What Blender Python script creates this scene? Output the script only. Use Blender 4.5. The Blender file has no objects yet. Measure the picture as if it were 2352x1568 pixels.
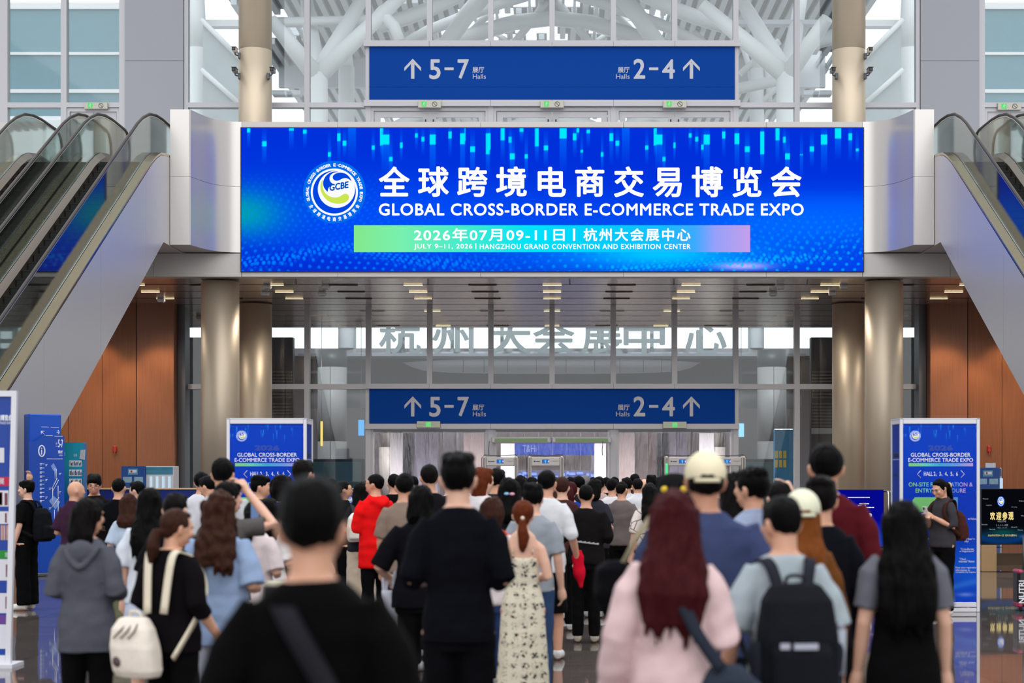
import bpy, bmesh, math, random
import numpy as np
from mathutils import Vector, Matrix, noise
random.seed(7)
SC = bpy.context.scene
COL = SC.collection
F = 3750.0            # focal length in pixels of the 2352 x 1568 frame
CX, CY, EYE = 1268.0, 1085.0, 1.7

# ---------------------------------------------------------------- camera
cam = bpy.data.cameras.new('camera')
cam.sensor_width = 36.0
cam.lens = F * 36.0 / 2352.0
cam.shift_x = -(CX - 1176.0) / 2352.0
cam.shift_y = (CY - 784.0) / 2352.0
cam.clip_end = 400
cam.dof.use_dof = True
cam.dof.focus_distance = 31.0
cam.dof.aperture_fstop = cam.lens / 27.0
cam_o = bpy.data.objects.new('camera', cam)
COL.objects.link(cam_o)
cam_o.location = (0, 0, EYE)
cam_o.rotation_euler = (math.pi / 2, 0, 0)
SC.camera = cam_o

# ---------------------------------------------------------------- exposure
SC.view_settings.view_transform = 'Standard'
SC.view_settings.look = 'None'
SC.view_settings.gamma = 1.0
SC.view_settings.use_curve_mapping = False
SC.view_settings.exposure = 0.0
try:
    SC.cycles.max_bounces = 7
    SC.cycles.diffuse_bounces = 3
    SC.cycles.glossy_bounces = 4
    SC.cycles.transmission_bounces = 4
    SC.cycles.transparent_max_bounces = 12
    SC.cycles.sample_clamp_indirect = 6.0
    SC.cycles.caustics_reflective = False
    SC.cycles.caustics_refractive = False
    SC.cycles.use_adaptive_sampling = True
except Exception:
    pass

# ---------------------------------------------------------------- world: hazy daylight from a glazed atrium roof and the open end of the hall
W = bpy.data.worlds.new('daylight')
SC.world = W
W.use_nodes = True
nt = W.node_tree
nt.nodes.clear()
def wn(t, **kw):
    n = nt.nodes.new(t)
    for k, v in kw.items():
        setattr(n, k, v)
    return n
out = wn('ShaderNodeOutputWorld')
bg = wn('ShaderNodeBackground')
tc = wn('ShaderNodeTexCoord')
sep = wn('ShaderNodeSeparateXYZ')
nt.links.new(tc.outputs['Generated'], sep.inputs[0])
def wmath(op, a, b=None, c=None):
    n = wn('ShaderNodeMath', operation=op)
    for i, v in enumerate((a, b, c)):
        if v is None:
            continue
        if isinstance(v, (int, float)):
            n.inputs[i].default_value = v
        else:
            nt.links.new(v, n.inputs[i])
    return n.outputs[0]
def wmap(v, a, b, c, d):
    n = wn('ShaderNodeMapRange')
    n.interpolation_type = 'SMOOTHSTEP'
    nt.links.new(v, n.inputs[0])
    for i, q in enumerate((a, b, c, d)):
        n.inputs[i + 1].default_value = q
    return n.outputs[0]
X_, Y_, Z_ = sep.outputs
zen = wmap(Z_, 0.25, 0.95, 0.0, 0.95)                 # roof glazing overhead
back = wmath('MULTIPLY', wmap(wmath('MULTIPLY', Y_, -1.0), 0.78, 0.99, 0.0, 1.15), wmap(Z_, -0.03, 0.05, 0.2, 1.0))   # bright lobe added behind the camera for the stripe of highlight on the columns
front = wmath('MULTIPLY', wmap(Y_, 0.4, 0.9, 0.0, 1.1), wmap(Z_, -0.02, 0.04, 0.3, 1.0))       # open sky beyond the hall
tot = wmath('ADD', wmath('ADD', zen, back), wmath('ADD', front, 0.70))
mixc = wn('ShaderNodeMix', data_type='RGBA')
nt.links.new(wmap(Y_, -0.2, 0.6, 0.0, 1.0), mixc.inputs[0])
mixc.inputs[6].default_value = (0.975, 0.985, 1.0, 1)
mixc.inputs[7].default_value = (0.91, 0.955, 1.0, 1)
nt.links.new(mixc.outputs[2], bg.inputs[0])
nt.links.new(tot, bg.inputs[1])
nt.links.new(bg.outputs[0], out.inputs[0])

# ---------------------------------------------------------------- soft daylight from high behind the camera
sun = bpy.data.lights.new('daylight_sun', 'SUN')
sun.energy = 0.72
sun.angle = math.radians(70)
sun.color = (1.0, 0.98, 0.95)
sun_o = bpy.data.objects.new('daylight_sun', sun)
COL.objects.link(sun_o)
sun_o.rotation_euler = (math.radians(48), 0, math.radians(6))

# ================================================================ helpers
def lin(r, g, b):
    def f(c):
        c /= 255.0
        return c / 12.92 if c <= 0.04045 else ((c + 0.055) / 1.055) ** 2.4
    return (f(r), f(g), f(b), 1.0)

MATS = {}
def mat(name, rgb, rough=0.5, metal=0.0, emit=0.0, bump=None, var=0.0, varscale=6.0, spec=0.5, aniso=0, coat=0.0, sheen=0.0):
    """procedural principled material; rgb in display values; bump = (scale xyz, strength)"""
    if name in MATS:
        return MATS[name]
    m = bpy.data.materials.new(name)
    m.use_nodes = True
    n = m.node_tree.nodes
    l = m.node_tree.links
    p = n['Principled BSDF']
    c = lin(*rgb)
    p.inputs['Base Color'].default_value = c
    p.inputs['Roughness'].default_value = rough
    p.inputs['Metallic'].default_value = metal
    p.inputs['Specular IOR Level'].default_value = spec
    if coat:
        p.inputs['Coat Weight'].default_value = coat
    if sheen:
        p.inputs['Sheen Weight'].default_value = sheen
    if emit:
        p.inputs['Emission Color'].default_value = c
        p.inputs['Emission Strength'].default_value = emit
    if var or bump:
        t = n.new('ShaderNodeTexCoord')
    if var:
        no = n.new('ShaderNodeTexNoise')
        no.inputs['Scale'].default_value = varscale
        no.inputs['Detail'].default_value = 4
        l.new(t.outputs['Object'], no.inputs['Vector'])
        mx = n.new('ShaderNodeMix')
        mx.data_type = 'RGBA'
        l.new(no.outputs['Fac'], mx.inputs[0])
        mx.inputs[6].default_value = tuple(max(0, q * (1 - var)) for q in c[:3]) + (1,)
        mx.inputs[7].default_value = tuple(min(1, q * (1 + var)) for q in c[:3]) + (1,)
        l.new(mx.outputs[2], p.inputs['Base Color'])
    if bump:
        mp = n.new('ShaderNodeMapping')
        mp.inputs['Scale'].default_value = bump[0]
        no2 = n.new('ShaderNodeTexNoise')
        no2.inputs['Scale'].default_value = 1.0
        no2.inputs['Detail'].default_value = 3
        bu = n.new('ShaderNodeBump')
        bu.inputs['Strength'].default_value = bump[1]
        bu.inputs['Distance'].default_value = 0.01
        l.new(t.outputs['Object'], mp.inputs[0])
        l.new(mp.outputs[0], no2.inputs['Vector'])
        l.new(no2.outputs['Fac'], bu.inputs['Height'])
        l.new(bu.outputs[0], p.inputs['Normal'])
    MATS[name] = m
    return m

def glow(name, rgb, strength=1.0):
    if name in MATS:
        return MATS[name]
    m = bpy.data.materials.new(name)
    m.use_nodes = True
    n = m.node_tree.nodes
    n.clear()
    e = n.new('ShaderNodeEmission')
    o = n.new('ShaderNodeOutputMaterial')
    e.inputs[0].default_value = lin(*rgb)
    e.inputs[1].default_value = strength
    m.node_tree.links.new(e.outputs[0], o.inputs[0])
    MATS[name] = m
    return m

def glass(name, tint, refl=0.10, rough=0.02):
    """thin architectural pane: tinted see-through with a fresnel reflection"""
    if name in MATS:
        return MATS[name]
    m = bpy.data.materials.new(name)
    m.use_nodes = True
    n = m.node_tree.nodes
    l = m.node_tree.links
    n.clear()
    tr = n.new('ShaderNodeBsdfTransparent')
    tr.inputs[0].default_value = tint
    gl = n.new('ShaderNodeBsdfGlossy')
    gl.inputs['Roughness'].default_value = rough
    fr = n.new('ShaderNodeLayerWeight')
    fr.inputs[0].default_value = 0.12
    mr = n.new('ShaderNodeMapRange')
    mr.inputs[3].default_value = refl
    mr.inputs[4].default_value = 0.75
    mx = n.new('ShaderNodeMixShader')
    o = n.new('ShaderNodeOutputMaterial')
    l.new(fr.outputs['Fresnel'], mr.inputs[0])
    l.new(mr.outputs[0], mx.inputs[0])
    l.new(tr.outputs[0], mx.inputs[1])
    l.new(gl.outputs[0], mx.inputs[2])
    l.new(mx.outputs[0], o.inputs[0])
    MATS[name] = m
    return m

class MB:
    """collects shapes for ONE mesh"""
    def __init__(s):
        s.v = []; s.f = []; s.mi = []; s.cur = 0; s.sm = []
    def add(s, vs, fs, smooth=False):
        b = len(s.v)
        s.v.extend([tuple(q) for q in vs])
        for f in fs:
            s.f.append(tuple(b + i for i in f)); s.mi.append(s.cur); s.sm.append(smooth)
        return s
    def box(s, x0, x1, y0, y1, z0, z1):
        x0, x1 = sorted((x0, x1)); y0, y1 = sorted((y0, y1)); z0, z1 = sorted((z0, z1))
        return s.add([(x0,y0,z0),(x1,y0,z0),(x1,y1,z0),(x0,y1,z0),(x0,y0,z1),(x1,y0,z1),(x1,y1,z1),(x0,y1,z1)],
                     [(0,3,2,1),(4,5,6,7),(0,1,5,4),(1,2,6,5),(2,3,7,6),(3,0,4,7)])
    def bbox(s, x0, x1, y0, y1, z0, z1, r=0.01):
        """box with chamfered vertical and horizontal edges"""
        x0, x1 = sorted((x0, x1)); y0, y1 = sorted((y0, y1)); z0, z1 = sorted((z0, z1))
        r = min(r, (x1-x0)/2.1, (y1-y0)/2.1, (z1-z0)/2.1)
        ring = lambda a, z: [(x0+a,y0,z),(x1-a,y0,z),(x1,y0+a,z),(x1,y1-a,z),(x1-a,y1,z),(x0+a,y1,z),(x0,y1-a,z),(x0,y0+a,z)]
        def inset(z):
            return [(x0+r,y0+r,z),(x1-r,y0+r,z),(x1-r,y0+r,z),(x1-r,y1-r,z),(x1-r,y1-r,z),(x0+r,y1-r,z),(x0+r,y1-r,z),(x0+r,y0+r,z)]
        rs = [inset(z0), ring(r, z0+r), ring(r, z1-r), inset(z1)]
        vs = [p for q in rs for p in q]
        fs = [tuple(range(7,-1,-1)), tuple(range(24,32))]
        for k in range(3):
            for i in range(8):
                j = (i+1) % 8
                fs.append((k*8+i, k*8+j, k*8+8+j, k*8+8+i))
        return s.add(vs, fs)
    def prism(s, pts, d):
        """planar polygon pts (3D) extruded by vector d"""
        n = len(pts); d = Vector(d)
        a = [Vector(p) for p in pts]
        return s.add(a + [p + d for p in a], [tuple(range(n)), tuple(range(2*n-1, n-1, -1))] + [(i, n+i, n+(i+1)%n, (i+1)%n) for i in range(n)])
    def quad(s, a, b, c, d):
        return s.add([a, b, c, d], [(0, 1, 2, 3)])
    def poly(s, pts):
        return s.add(pts, [tuple(range(len(pts)))])
    def tube(s, path, rad, n=10, cap=True, smooth=True, flat=None):
        """round tube along a path; rad = number or list; flat = (a, b) ellipse factors"""
        path = [Vector(p) for p in path]
        if not isinstance(rad, (list, tuple)):
            rad = [rad] * len(path)
        up = Vector((0, 0, 1)); vs = []
        prev = None
        for i, p in enumerate(path):
            t = (path[min(i+1, len(path)-1)] - path[max(i-1, 0)]).normalized()
            if prev is None:
                a = t.cross(up)
                if a.length < 1e-3: a = t.cross(Vector((0, 1, 0)))
                a.normalize()
            else:
                a = (prev - t * prev.dot(t)).normalized()
            prev = a
            b = t.cross(a)
            fa, fb = flat or (1, 1)
            for k in range(n):
                w = 2 * math.pi * k / n
                vs.append(p + a * (math.cos(w) * rad[i] * fa) + b * (math.sin(w) * rad[i] * fb))
        fs = []
        for i in range(len(path)-1):
            for k in range(n):
                j = (k+1) % n
                fs.append((i*n+k, i*n+j, (i+1)*n+j, (i+1)*n+k))
        s.add(vs, fs, smooth)
        if cap:
            b = len(s.v) - len(vs)
            s.f.append(tuple(b+k for k in range(n-1, -1, -1))); s.mi.append(s.cur); s.sm.append(False)
            s.f.append(tuple(b+(len(path)-1)*n+k for k in range(n))); s.mi.append(s.cur); s.sm.append(False)
        return s
    def lathe(s, cx, cy, prof, n=32, smooth=True):
        """prof = [(r, z)...] from bottom to top, capped"""
        vs = []; fs = []
        for r, z in prof:
            for k in range(n):
                w = 2*math.pi*k/n
                vs.append((cx+r*math.cos(w), cy+r*math.sin(w), z))
        for i in range(len(prof)-1):
            for k in range(n):
                j = (k+1) % n
                fs.append((i*n+k, i*n+j, (i+1)*n+j, (i+1)*n+k))
        s.add(vs, fs, smooth)
        b = len(s.v)-len(vs)
        s.f.append(tuple(b+k for k in range(n-1,-1,-1))); s.mi.append(s.cur); s.sm.append(False)
        s.f.append(tuple(b+(len(prof)-1)*n+k for k in range(n))); s.mi.append(s.cur); s.sm.append(False)
        return s
    def sph(s, c, r, n=14, m=10):
        """ellipsoid, r = (rx, ry, rz) or number"""
        if not isinstance(r, (tuple, list)): r = (r, r, r)
        c = Vector(c); vs = [c - Vector((0,0,r[2]))]; fs = []
        for i in range(1, m):
            a = -math.pi/2 + math.pi*i/m
            for k in range(n):
                w = 2*math.pi*k/n
                vs.append(c + Vector((r[0]*math.cos(a)*math.cos(w), r[1]*math.cos(a)*math.sin(w), r[2]*math.sin(a))))
        vs.append(c + Vector((0,0,r[2])))
        for k in range(n):
            j = (k+1) % n
            fs.append((0, 1+j, 1+k))
            for i in range(m-2):
                fs.append((1+i*n+k, 1+i*n+j, 1+(i+1)*n+j, 1+(i+1)*n+k))
            fs.append((1+(m-2)*n+k, 1+(m-2)*n+j, len(vs)-1))
        return s.add(vs, fs, True)
    def mesh(s, name, mats, off=(0,0,0)):
        me = bpy.data.meshes.new(name)
        o = Vector(off)
        me.from_pydata([(v[0]-o.x, v[1]-o.y, v[2]-o.z) for v in s.v], [], s.f)
        if not isinstance(mats, (list, tuple)): mats = [mats]
        for m in mats: me.materials.append(m)
        me.polygons.foreach_set('material_index', s.mi)
        me.polygons.foreach_set('use_smooth', s.sm)
        me.update()
        return me

def link(name, me, parent=None, loc=(0,0,0)):
    o = bpy.data.objects.new(name, me)
    COL.objects.link(o)
    o.location = loc
    if parent is not None:
        o.parent = parent
    return o
def tag(o, label=None, cat=None, group=None, kind=None):
    if label: o['label'] = label
    if cat: o['category'] = cat
    if group: o['group'] = group
    if kind: o['kind'] = kind
    return o
def thing(name, label, cat, loc=(0,0,0), rz=0.0, group=None):
    o = bpy.data.objects.new(name, None)
    o.empty_display_size = 0.2
    COL.objects.link(o)
    o.location = loc
    o.rotation_euler = (0, 0, rz)
    return tag(o, label, cat, group)
def part(name, mb, mats, parent, label=None):
    """mb is in world coordinates when the parent is not turned"""
    p = parent; off = Vector((0,0,0))
    while p is not None:
        off += p.location; p = p.parent
    o = link(name, mb.mesh(name, mats, off), parent)
    if label: o['label'] = label
    return o
def lone(name, mb, mats, label, cat, group=None, org=None):
    org = org or mb.v[0]
    o = link(name, mb.mesh(name, mats, org), None, org)
    return tag(o, label, cat, group)
def struct(name, mb, mats, label=None):
    o = link(name, mb.mesh(name, mats))
    o['kind'] = 'structure'
    if label: o['label'] = label
    return o
def dup(root, loc, rz=0.0, label=None):
    """a thing with copies of its parts and sub-parts"""
    r = root.copy(); COL.objects.link(r)
    r.location = loc; r.rotation_euler = (0, 0, rz)
    if label: r['label'] = label
    for ch in list(root.children):
        c = ch.copy(); COL.objects.link(c); c.parent = r
        for g in ch.children:
            d = g.copy(); COL.objects.link(d); d.parent = c
    return r
def P(px, py, Y):
    """the point at depth Y seen at this pixel of the photograph"""
    return Vector(((px - CX) * Y / F, Y, EYE - (py - CY) * Y / F))

# ---------------------------------------------------------------- lettering
TXT = {}
def text_pts(s, space=1.0):
    key = (s, space)
    if key not in TXT:
        c = bpy.data.curves.new('t', 'FONT')
        c.body = s; c.size = 1.0; c.space_character = space; c.resolution_u = 4
        o = bpy.data.objects.new('t', c); COL.objects.link(o)
        me = bpy.data.meshes.new_from_object(o.evaluated_get(bpy.context.evaluated_depsgraph_get()))
        vs = [(v.co.x, v.co.y) for v in me.vertices]; fs = [tuple(p.vertices) for p in me.polygons]
        bpy.data.objects.remove(o); bpy.data.curves.remove(c); bpy.data.meshes.remove(me)
        TXT[key] = (vs, fs)
    return TXT[key]
def text_fit(mb, s, x0, x1, z0, z1, y, space=1.0, bold=0.0, slant=0.0, vertical=False):
    """flat lettering facing -Y fitted into the rectangle; bold in units of its height"""
    vs, fs = text_pts(s, space)
    a = min(v[0] for v in vs); b = max(v[0] for v in vs); c = min(v[1] for v in vs); d = max(v[1] for v in vs)
    if bold:
        t = bold * (z1 - z0); x0 += t; x1 -= t; z0 += t; z1 -= t
    kx = (x1-x0)/(b-a); kz = (z1-z0)/(d-c)
    sh = [(0, 0)]
    if bold:
        sh += [(t*math.cos(q*math.pi/4), t*math.sin(q*math.pi/4)) for q in range(8)]
    for i, (ox, oz) in enumerate(sh):
        mb.add([(x0+(v[0]-a)*kx+ox+slant*(v[1]-c)*kz, y-0.00004*i, z0+(v[1]-c)*kz+oz) for v in vs], fs)
    return mb
def text_px(mb, s, px0, px1, py0, py1, Y, dy=0.0, **kw):
    """lettering on a vertical face at depth Y between these pixels of the photograph"""
    A = P(px0, py1, Y); B = P(px1, py0, Y)
    return text_fit(mb, s, A.x, B.x, A.z, B.z, Y - dy, **kw)
# ================================================================ materials of the hall
YW, YF = 46.6, 39.35           # curtain wall, front of the bridge
SOF, DECK, PAR = 6.42, 9.05, 10.15
MOD = 1.745                    # window module

def wood_mat():
    m = mat('wood_veneer', (150, 84, 44), rough=0.42)
    n = m.node_tree.nodes; l = m.node_tree.links; p = n['Principled BSDF']
    t = n.new('ShaderNodeTexCoord'); mp = n.new('ShaderNodeMapping')
    mp.inputs['Scale'].default_value = (60, 60, 1.0)
    a = n.new('ShaderNodeTexNoise'); a.inputs['Scale'].default_value = 1.0; a.inputs['Detail'].default_value = 5
    r = n.new('ShaderNodeValToRGB')
    r.color_ramp.elements[0].position = 0.3; r.color_ramp.elements[0].color = lin(130, 78, 48)
    r.color_ramp.elements[1].position = 0.7; r.color_ramp.elements[1].color = lin(148, 92, 58)
    l.new(t.outputs['Object'], mp.inputs[0]); l.new(mp.outputs[0], a.inputs['Vector'])
    l.new(a.outputs['Fac'], r.inputs[0]); l.new(r.outputs[0], p.inputs['Base Color'])
    return m
WOOD = wood_mat()

def floor_mat():
    m = mat('polished_stone', (72, 66, 64), rough=0.035, spec=0.7)
    n = m.node_tree.nodes; l = m.node_tree.links; p = n['Principled BSDF']
    t = n.new('ShaderNodeTexCoord'); mp = n.new('ShaderNodeMapping')
    br = n.new('ShaderNodeTexBrick'); br.offset = 0.0
    br.inputs['Color1'].default_value = lin(102, 93, 89); br.inputs['Color2'].default_value = lin(90, 83, 80)
    br.inputs['Mortar'].default_value = lin(52, 48, 46)
    br.inputs['Scale'].default_value = 1.0; br.inputs['Brick Width'].default_value = 1.2; br.inputs['Row Height'].default_value = 1.2
    br.inputs['Mortar Size'].default_value = 0.006; br.inputs['Bias'].default_value = 0.0
    l.new(t.outputs['Object'], br.inputs['Vector'])
    mp.inputs['Scale'].default_value = (0.6, 5.0, 1.0)
    no = n.new('ShaderNodeTexNoise'); no.inputs['Scale'].default_value = 2.0; no.inputs['Detail'].default_value = 5
    l.new(t.outputs['Object'], mp.inputs[0]); l.new(mp.outputs[0], no.inputs['Vector'])
    mx = n.new('ShaderNodeMix'); mx.data_type = 'RGBA'; mx.blend_type = 'OVERLAY'; mx.inputs[0].default_value = 0.45
    l.new(br.outputs['Color'], mx.inputs[6]); l.new(no.outputs['Fac'], mx.inputs[7])
    l.new(mx.outputs[2], p.inputs['Base Color'])
    n2 = n.new('ShaderNodeTexNoise'); n2.inputs['Scale'].default_value = 1.1; n2.inputs['Detail'].default_value = 2
    bu = n.new('ShaderNodeBump'); bu.inputs['Strength'].default_value = 0.05; bu.inputs['Distance'].default_value = 0.012
    l.new(t.outputs['Object'], n2.inputs['Vector']); l.new(n2.outputs['Fac'], bu.inputs['Height'])
    l.new(bu.outputs[0], p.inputs['Normal'])
    return m

CREAM = mat('cream_panel', (206, 203, 200), rough=0.4, metal=0.1)
SATIN = mat('satin_panel', (212, 208, 205), rough=0.28, metal=0.5)
CHAMP = mat('champagne_metal', (204, 189, 168), rough=0.48, metal=0.6)
ALU = mat('aluminium', (182, 182, 188), rough=0.42, metal=0.15)
ALUD = mat('dark_aluminium', (92, 94, 100), rough=0.45, metal=0.4)
BLACKM = mat('black_matte', (14, 14, 16), rough=0.6)
DARK = mat('dark_gap', (24, 23, 24), rough=0.8)
GREY = mat('grey_cladding', (150, 152, 161), rough=0.5, metal=0.1)
WHITE = mat('white_paint', (236, 238, 242), rough=0.5)
STEEL = mat('stainless_steel', (196, 190, 180), rough=0.16, metal=1.0)
TRIMM = mat('bronze_steel', (160, 138, 110), rough=0.22, metal=1.0, bump=((3, 1.2, 3), 0.5))
RUBBER = mat('handrail_rubber', (46, 34, 30), rough=0.45, spec=0.25)
SIGNB = mat('sign_blue', (0, 62, 150), rough=0.6, spec=0.08)
SIGNT = mat('sign_lettering', (186, 188, 198), rough=0.5)
GLASS = glass('clear_glass', (0.90, 0.94, 0.94, 1), 0.05)
GLASSL = glass('lobby_glass', (0.86, 0.91, 0.92, 1), 0.045)
GLASSE = glass('balustrade_glass', (0.86, 0.91, 0.89, 1), 0.03)
TEAL = mat('teal_facade', (84, 138, 156), rough=0.3, var=0.1, varscale=3.0)

# soffit: long metal planks across the hall
m = mat('metal_planks', (238, 226, 220), rough=0.2, metal=0.85)
n = m.node_tree.nodes; l = m.node_tree.links
t = n.new('ShaderNodeTexCoord'); w = n.new('ShaderNodeTexWave'); w.bands_direction = 'Y'
w.inputs['Scale'].default_value = 1.05
r = n.new('ShaderNodeValToRGB'); r.color_ramp.elements[0].position = 0.0; r.color_ramp.elements[0].color = (0, 0, 0, 1)
r.color_ramp.elements[1].position = 0.08; r.color_ramp.elements[1].color = (1, 1, 1, 1)
bu = n.new('ShaderNodeBump'); bu.inputs['Strength'].default_value = 0.25; bu.inputs['Distance'].default_value = 0.02
l.new(t.outputs['Object'], w.inputs[0]); l.new(w.outputs['Fac'], r.inputs[0]); l.new(r.outputs[0], bu.inputs['Height'])
l.new(bu.outputs[0], n['Principled BSDF'].inputs['Normal'])
PLANK = m

# ================================================================ floor and ceilings
b = MB(); b.box(-40, 40, -12, 100, -0.3, 0.0)
struct('floor', b, floor_mat())
b = MB(); b.box(-17.5, 17.5, YF + 0.36, 53.2, SOF, SOF + 0.16)
struct('ceiling', b, PLANK)
b = MB(); b.box(-20, 20, YF + 0.5, 53.2, SOF + 0.17, DECK); b.box(-20, 20, 53.2, 61.2, DECK - 0.3, DECK)
struct('floor_upper', b, CREAM)
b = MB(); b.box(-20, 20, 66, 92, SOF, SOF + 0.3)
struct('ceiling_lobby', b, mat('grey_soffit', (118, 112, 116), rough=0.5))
# open slots across the planks, with lamps and air slots set in them
slots = [41.0, 42.56, 44.2, 45.85, 47.6, 49.2, 50.9, 52.4]
b = MB()
for y in slots: b.box(-17.4, 17.4, y - 0.02, y + 0.02, SOF - 0.004, SOF + 0.004)
struct('trim_1', b, DARK)
LAMP = glow('warm_lamp', (255, 226, 170), 2.6)
slot_li = bpy.data.lights.new('slot_lamp', 'SPOT'); slot_li.energy = 220; slot_li.color = (1.0, 0.9, 0.76); slot_li.spot_size = math.radians(140); slot_li.spot_blend = 0.7; slot_li.shadow_soft_size = 0.35
lamp0 = None; vent0 = None
def setin(kind, k, y, row):
    global lamp0, vent0
    x = k * MOD
    if kind == 'lamp':
        if lamp0 is None:
            lamp0 = thing('ceiling_light', '', 'light', (x, y, SOF), group='slot lights in the plank soffit')
            q = MB(); q.bbox(x-0.26, x+0.26, y-0.045, y+0.045, SOF-0.012, SOF-0.003, 0.004); part('housing', q, STEEL, lamp0)
            q = MB(); q.box(x-0.235, x+0.235, y-0.03, y+0.03, SOF-0.022, SOF-0.0125); part('lens', q, LAMP, lamp0, 'glowing warm lens')
            o = lamp0
        else: o = dup(lamp0, (x, y, SOF))
        if row[:4] in ('fron', 'thir'):
            lo = bpy.data.objects.new('slot_lamp', slot_li); COL.objects.link(lo); lo.location = (x, y, SOF-0.04)
        o['label'] = 'warm slot light in the soffit, %s' % row
    else:
        if vent0 is None:
            vent0 = thing('ceiling_vent', '', 'vent', (x, y, SOF), group='air slots in the plank soffit')
            q = MB(); q.bbox(x-0.36, x+0.36, y-0.05, y+0.05, SOF-0.022, SOF-0.003, 0.006); part('frame', q, mat('vent_bronze', (70, 54, 44), rough=0.4, metal=0.6), vent0)
            q = MB(); q.box(x-0.34, x+0.34, y-0.012, y+0.012, SOF-0.027, SOF-0.0225); part('slot', q, BLACKM, vent0)
            o = vent0
        else: o = dup(vent0, (x, y, SOF))
        o['label'] = 'dark air slot in the soffit, %s' % row
for ri, y in enumerate(slots):
    for k in range(-6, 7):
        if ri > 2 and (abs(k) > 3 or ri in (3, 5, 6)): continue
        row = ['front row', 'second row', 'third row', '', 'behind the glass wall', '', 'far behind the glass wall', 'rearmost row'][ri]
        side = 'on the centre line' if k == 0 else '%s place %s of centre' % (['first','second','third','fourth','fifth','sixth'][abs(k)-1], 'left' if k < 0 else 'right')
        setin('lamp' if k % 2 == 0 else 'vent', k, y, row + ', ' + side)
# small speakers and sprinkler heads under the slots
q = MB(); sp0 = None
for i, (px, row) in enumerate(((614, 0), (748, 0), (1793, 0), (1938, 0), (609, 1), (740, 1), (1776, 1), (1912, 1), (370, 2))):
    y = slots[row]; x = (px - CX) * y / F
    if sp0 is None:
        sp0 = thing('ceiling_speaker', '', 'speaker', (x, y, SOF), group='speaker boxes under the soffit')
        part('body', MB().bbox(x-0.1, x+0.1, y-0.09, y+0.09, SOF-0.11, SOF, 0.03), WHITE, sp0); part('grille', MB().box(x-0.07, x+0.07, y-0.06, y+0.06, SOF-0.115, SOF-0.1105), ALUD, sp0)
        o = sp0
    else: o = dup(sp0, (x, y, SOF))
    o['label'] = 'white speaker box under the soffit, %s row, %s' % (('front', 'second', 'third')[row], {614: 'leftmost', 748: 'second from left', 1793: 'second from right', 1938: 'rightmost', 609: 'leftmost', 740: 'second from left', 1776: 'second from right', 1912: 'rightmost', 370: 'far left'}[px])
spr0 = None
for i, px in enumerate((680, 983, 1309, 1548, 1854)):
    y = 40.2; x = (px - CX) * y / F
    if spr0 is None:
        spr0 = thing('sprinkler', '', 'sprinkler', (x, y, SOF), group='sprinkler heads near the soffit edge')
        part('stem', MB().tube([(x, y, SOF), (x, y, SOF-0.09)], 0.012, 8), ALUD, spr0); part('deflector', MB().lathe(x, y, [(0.045, SOF-0.1), (0.045, SOF-0.09)], 12), ALUD, spr0)
        o = spr0
    else: o = dup(spr0, (x, y, SOF))
    o['label'] = 'tiny dark sprinkler head at the soffit edge, %s from left' % ('first', 'second', 'third', 'fourth', 'fifth')[i]

# ================================================================ bridge front
b = MB()
seams = [-7.48] + [(px - CX) * YF / F for px in (776, 1104, 1432, 1760)] + [7.48]
for x0, x1 in zip(seams[:-1], seams[1:]):
    b.box(x0 + 0.004, x1 - 0.004, YF, YF + 0.35, SOF, 6.56)
    b.box(x0 + 0.004, x1 - 0.004, YF, YF + 0.35, 9.985, PAR)
b.cur = 1; b.box(-7.47, 7.47, YF + 0.05, YF + 0.34, SOF + 0.01, PAR - 0.01)
b.cur = 0
for s in (-1, 1):
    xs = [7.488, 9.6, 12.0, 14.4, 17.4]
    for x0, x1 in zip(xs[:-1], xs[1:]): b.box(s*x0, s*(x1-0.006), YF, YF + 0.35, SOF, 6.98)
struct('wall_bridge', b, [CREAM, DARK])
def bez(p0, p1, p2, p3, n=14):
    return [tuple((1-t)**3*a + 3*(1-t)**2*t*c + 3*(1-t)*t*t*d + t**3*e for a, c, d, e in zip(p0, p1, p2, p3)) for t in [i/n for i in range(n+1)]]
for s, nm in ((-1, 'wall_bridge_left'), (1, 'wall_bridge_right')):
    pl = [(-8.89, 38.0), (-8.45, 38.0), (-8.415, 38.02)] + bez((-8.405, 38.06), (-8.25, 38.75), (-8.1, 39.33), (-7.484, 39.35), 60) + [(-7.484, 39.62), (-8.89, 39.62)]
    b = MB()
    for z0, z1 in ((7.0, 8.585), (8.592, PAR)):
        pts = [(-s*-1*x if False else (x if s < 0 else -x), y, z0) for x, y in pl]
        b.prism(pts, (0, 0, z1 - z0))
    struct(nm, b, SATIN)
    b = MB()
    xs = (-12.15, -17.4) if s < 0 else (12.15, 17.4)
    b.box(xs[0], xs[1], 39.4, 39.7, 6.98, 9.0)
    xs = (-12.35, -17.4) if s < 0 else (12.35, 17.4)
    b.box(xs[0], xs[1], 39.6, 39.9, 9.0, 10.2)
    b.box((-8.9 if s < 0 else 8.9), (-12.2 if s < 0 else 12.2), 39.72, 39.9, 6.98, 9.04)
    struct('wall_landing_%s' % ('left' if s < 0 else 'right'), b, CREAM)

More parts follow.
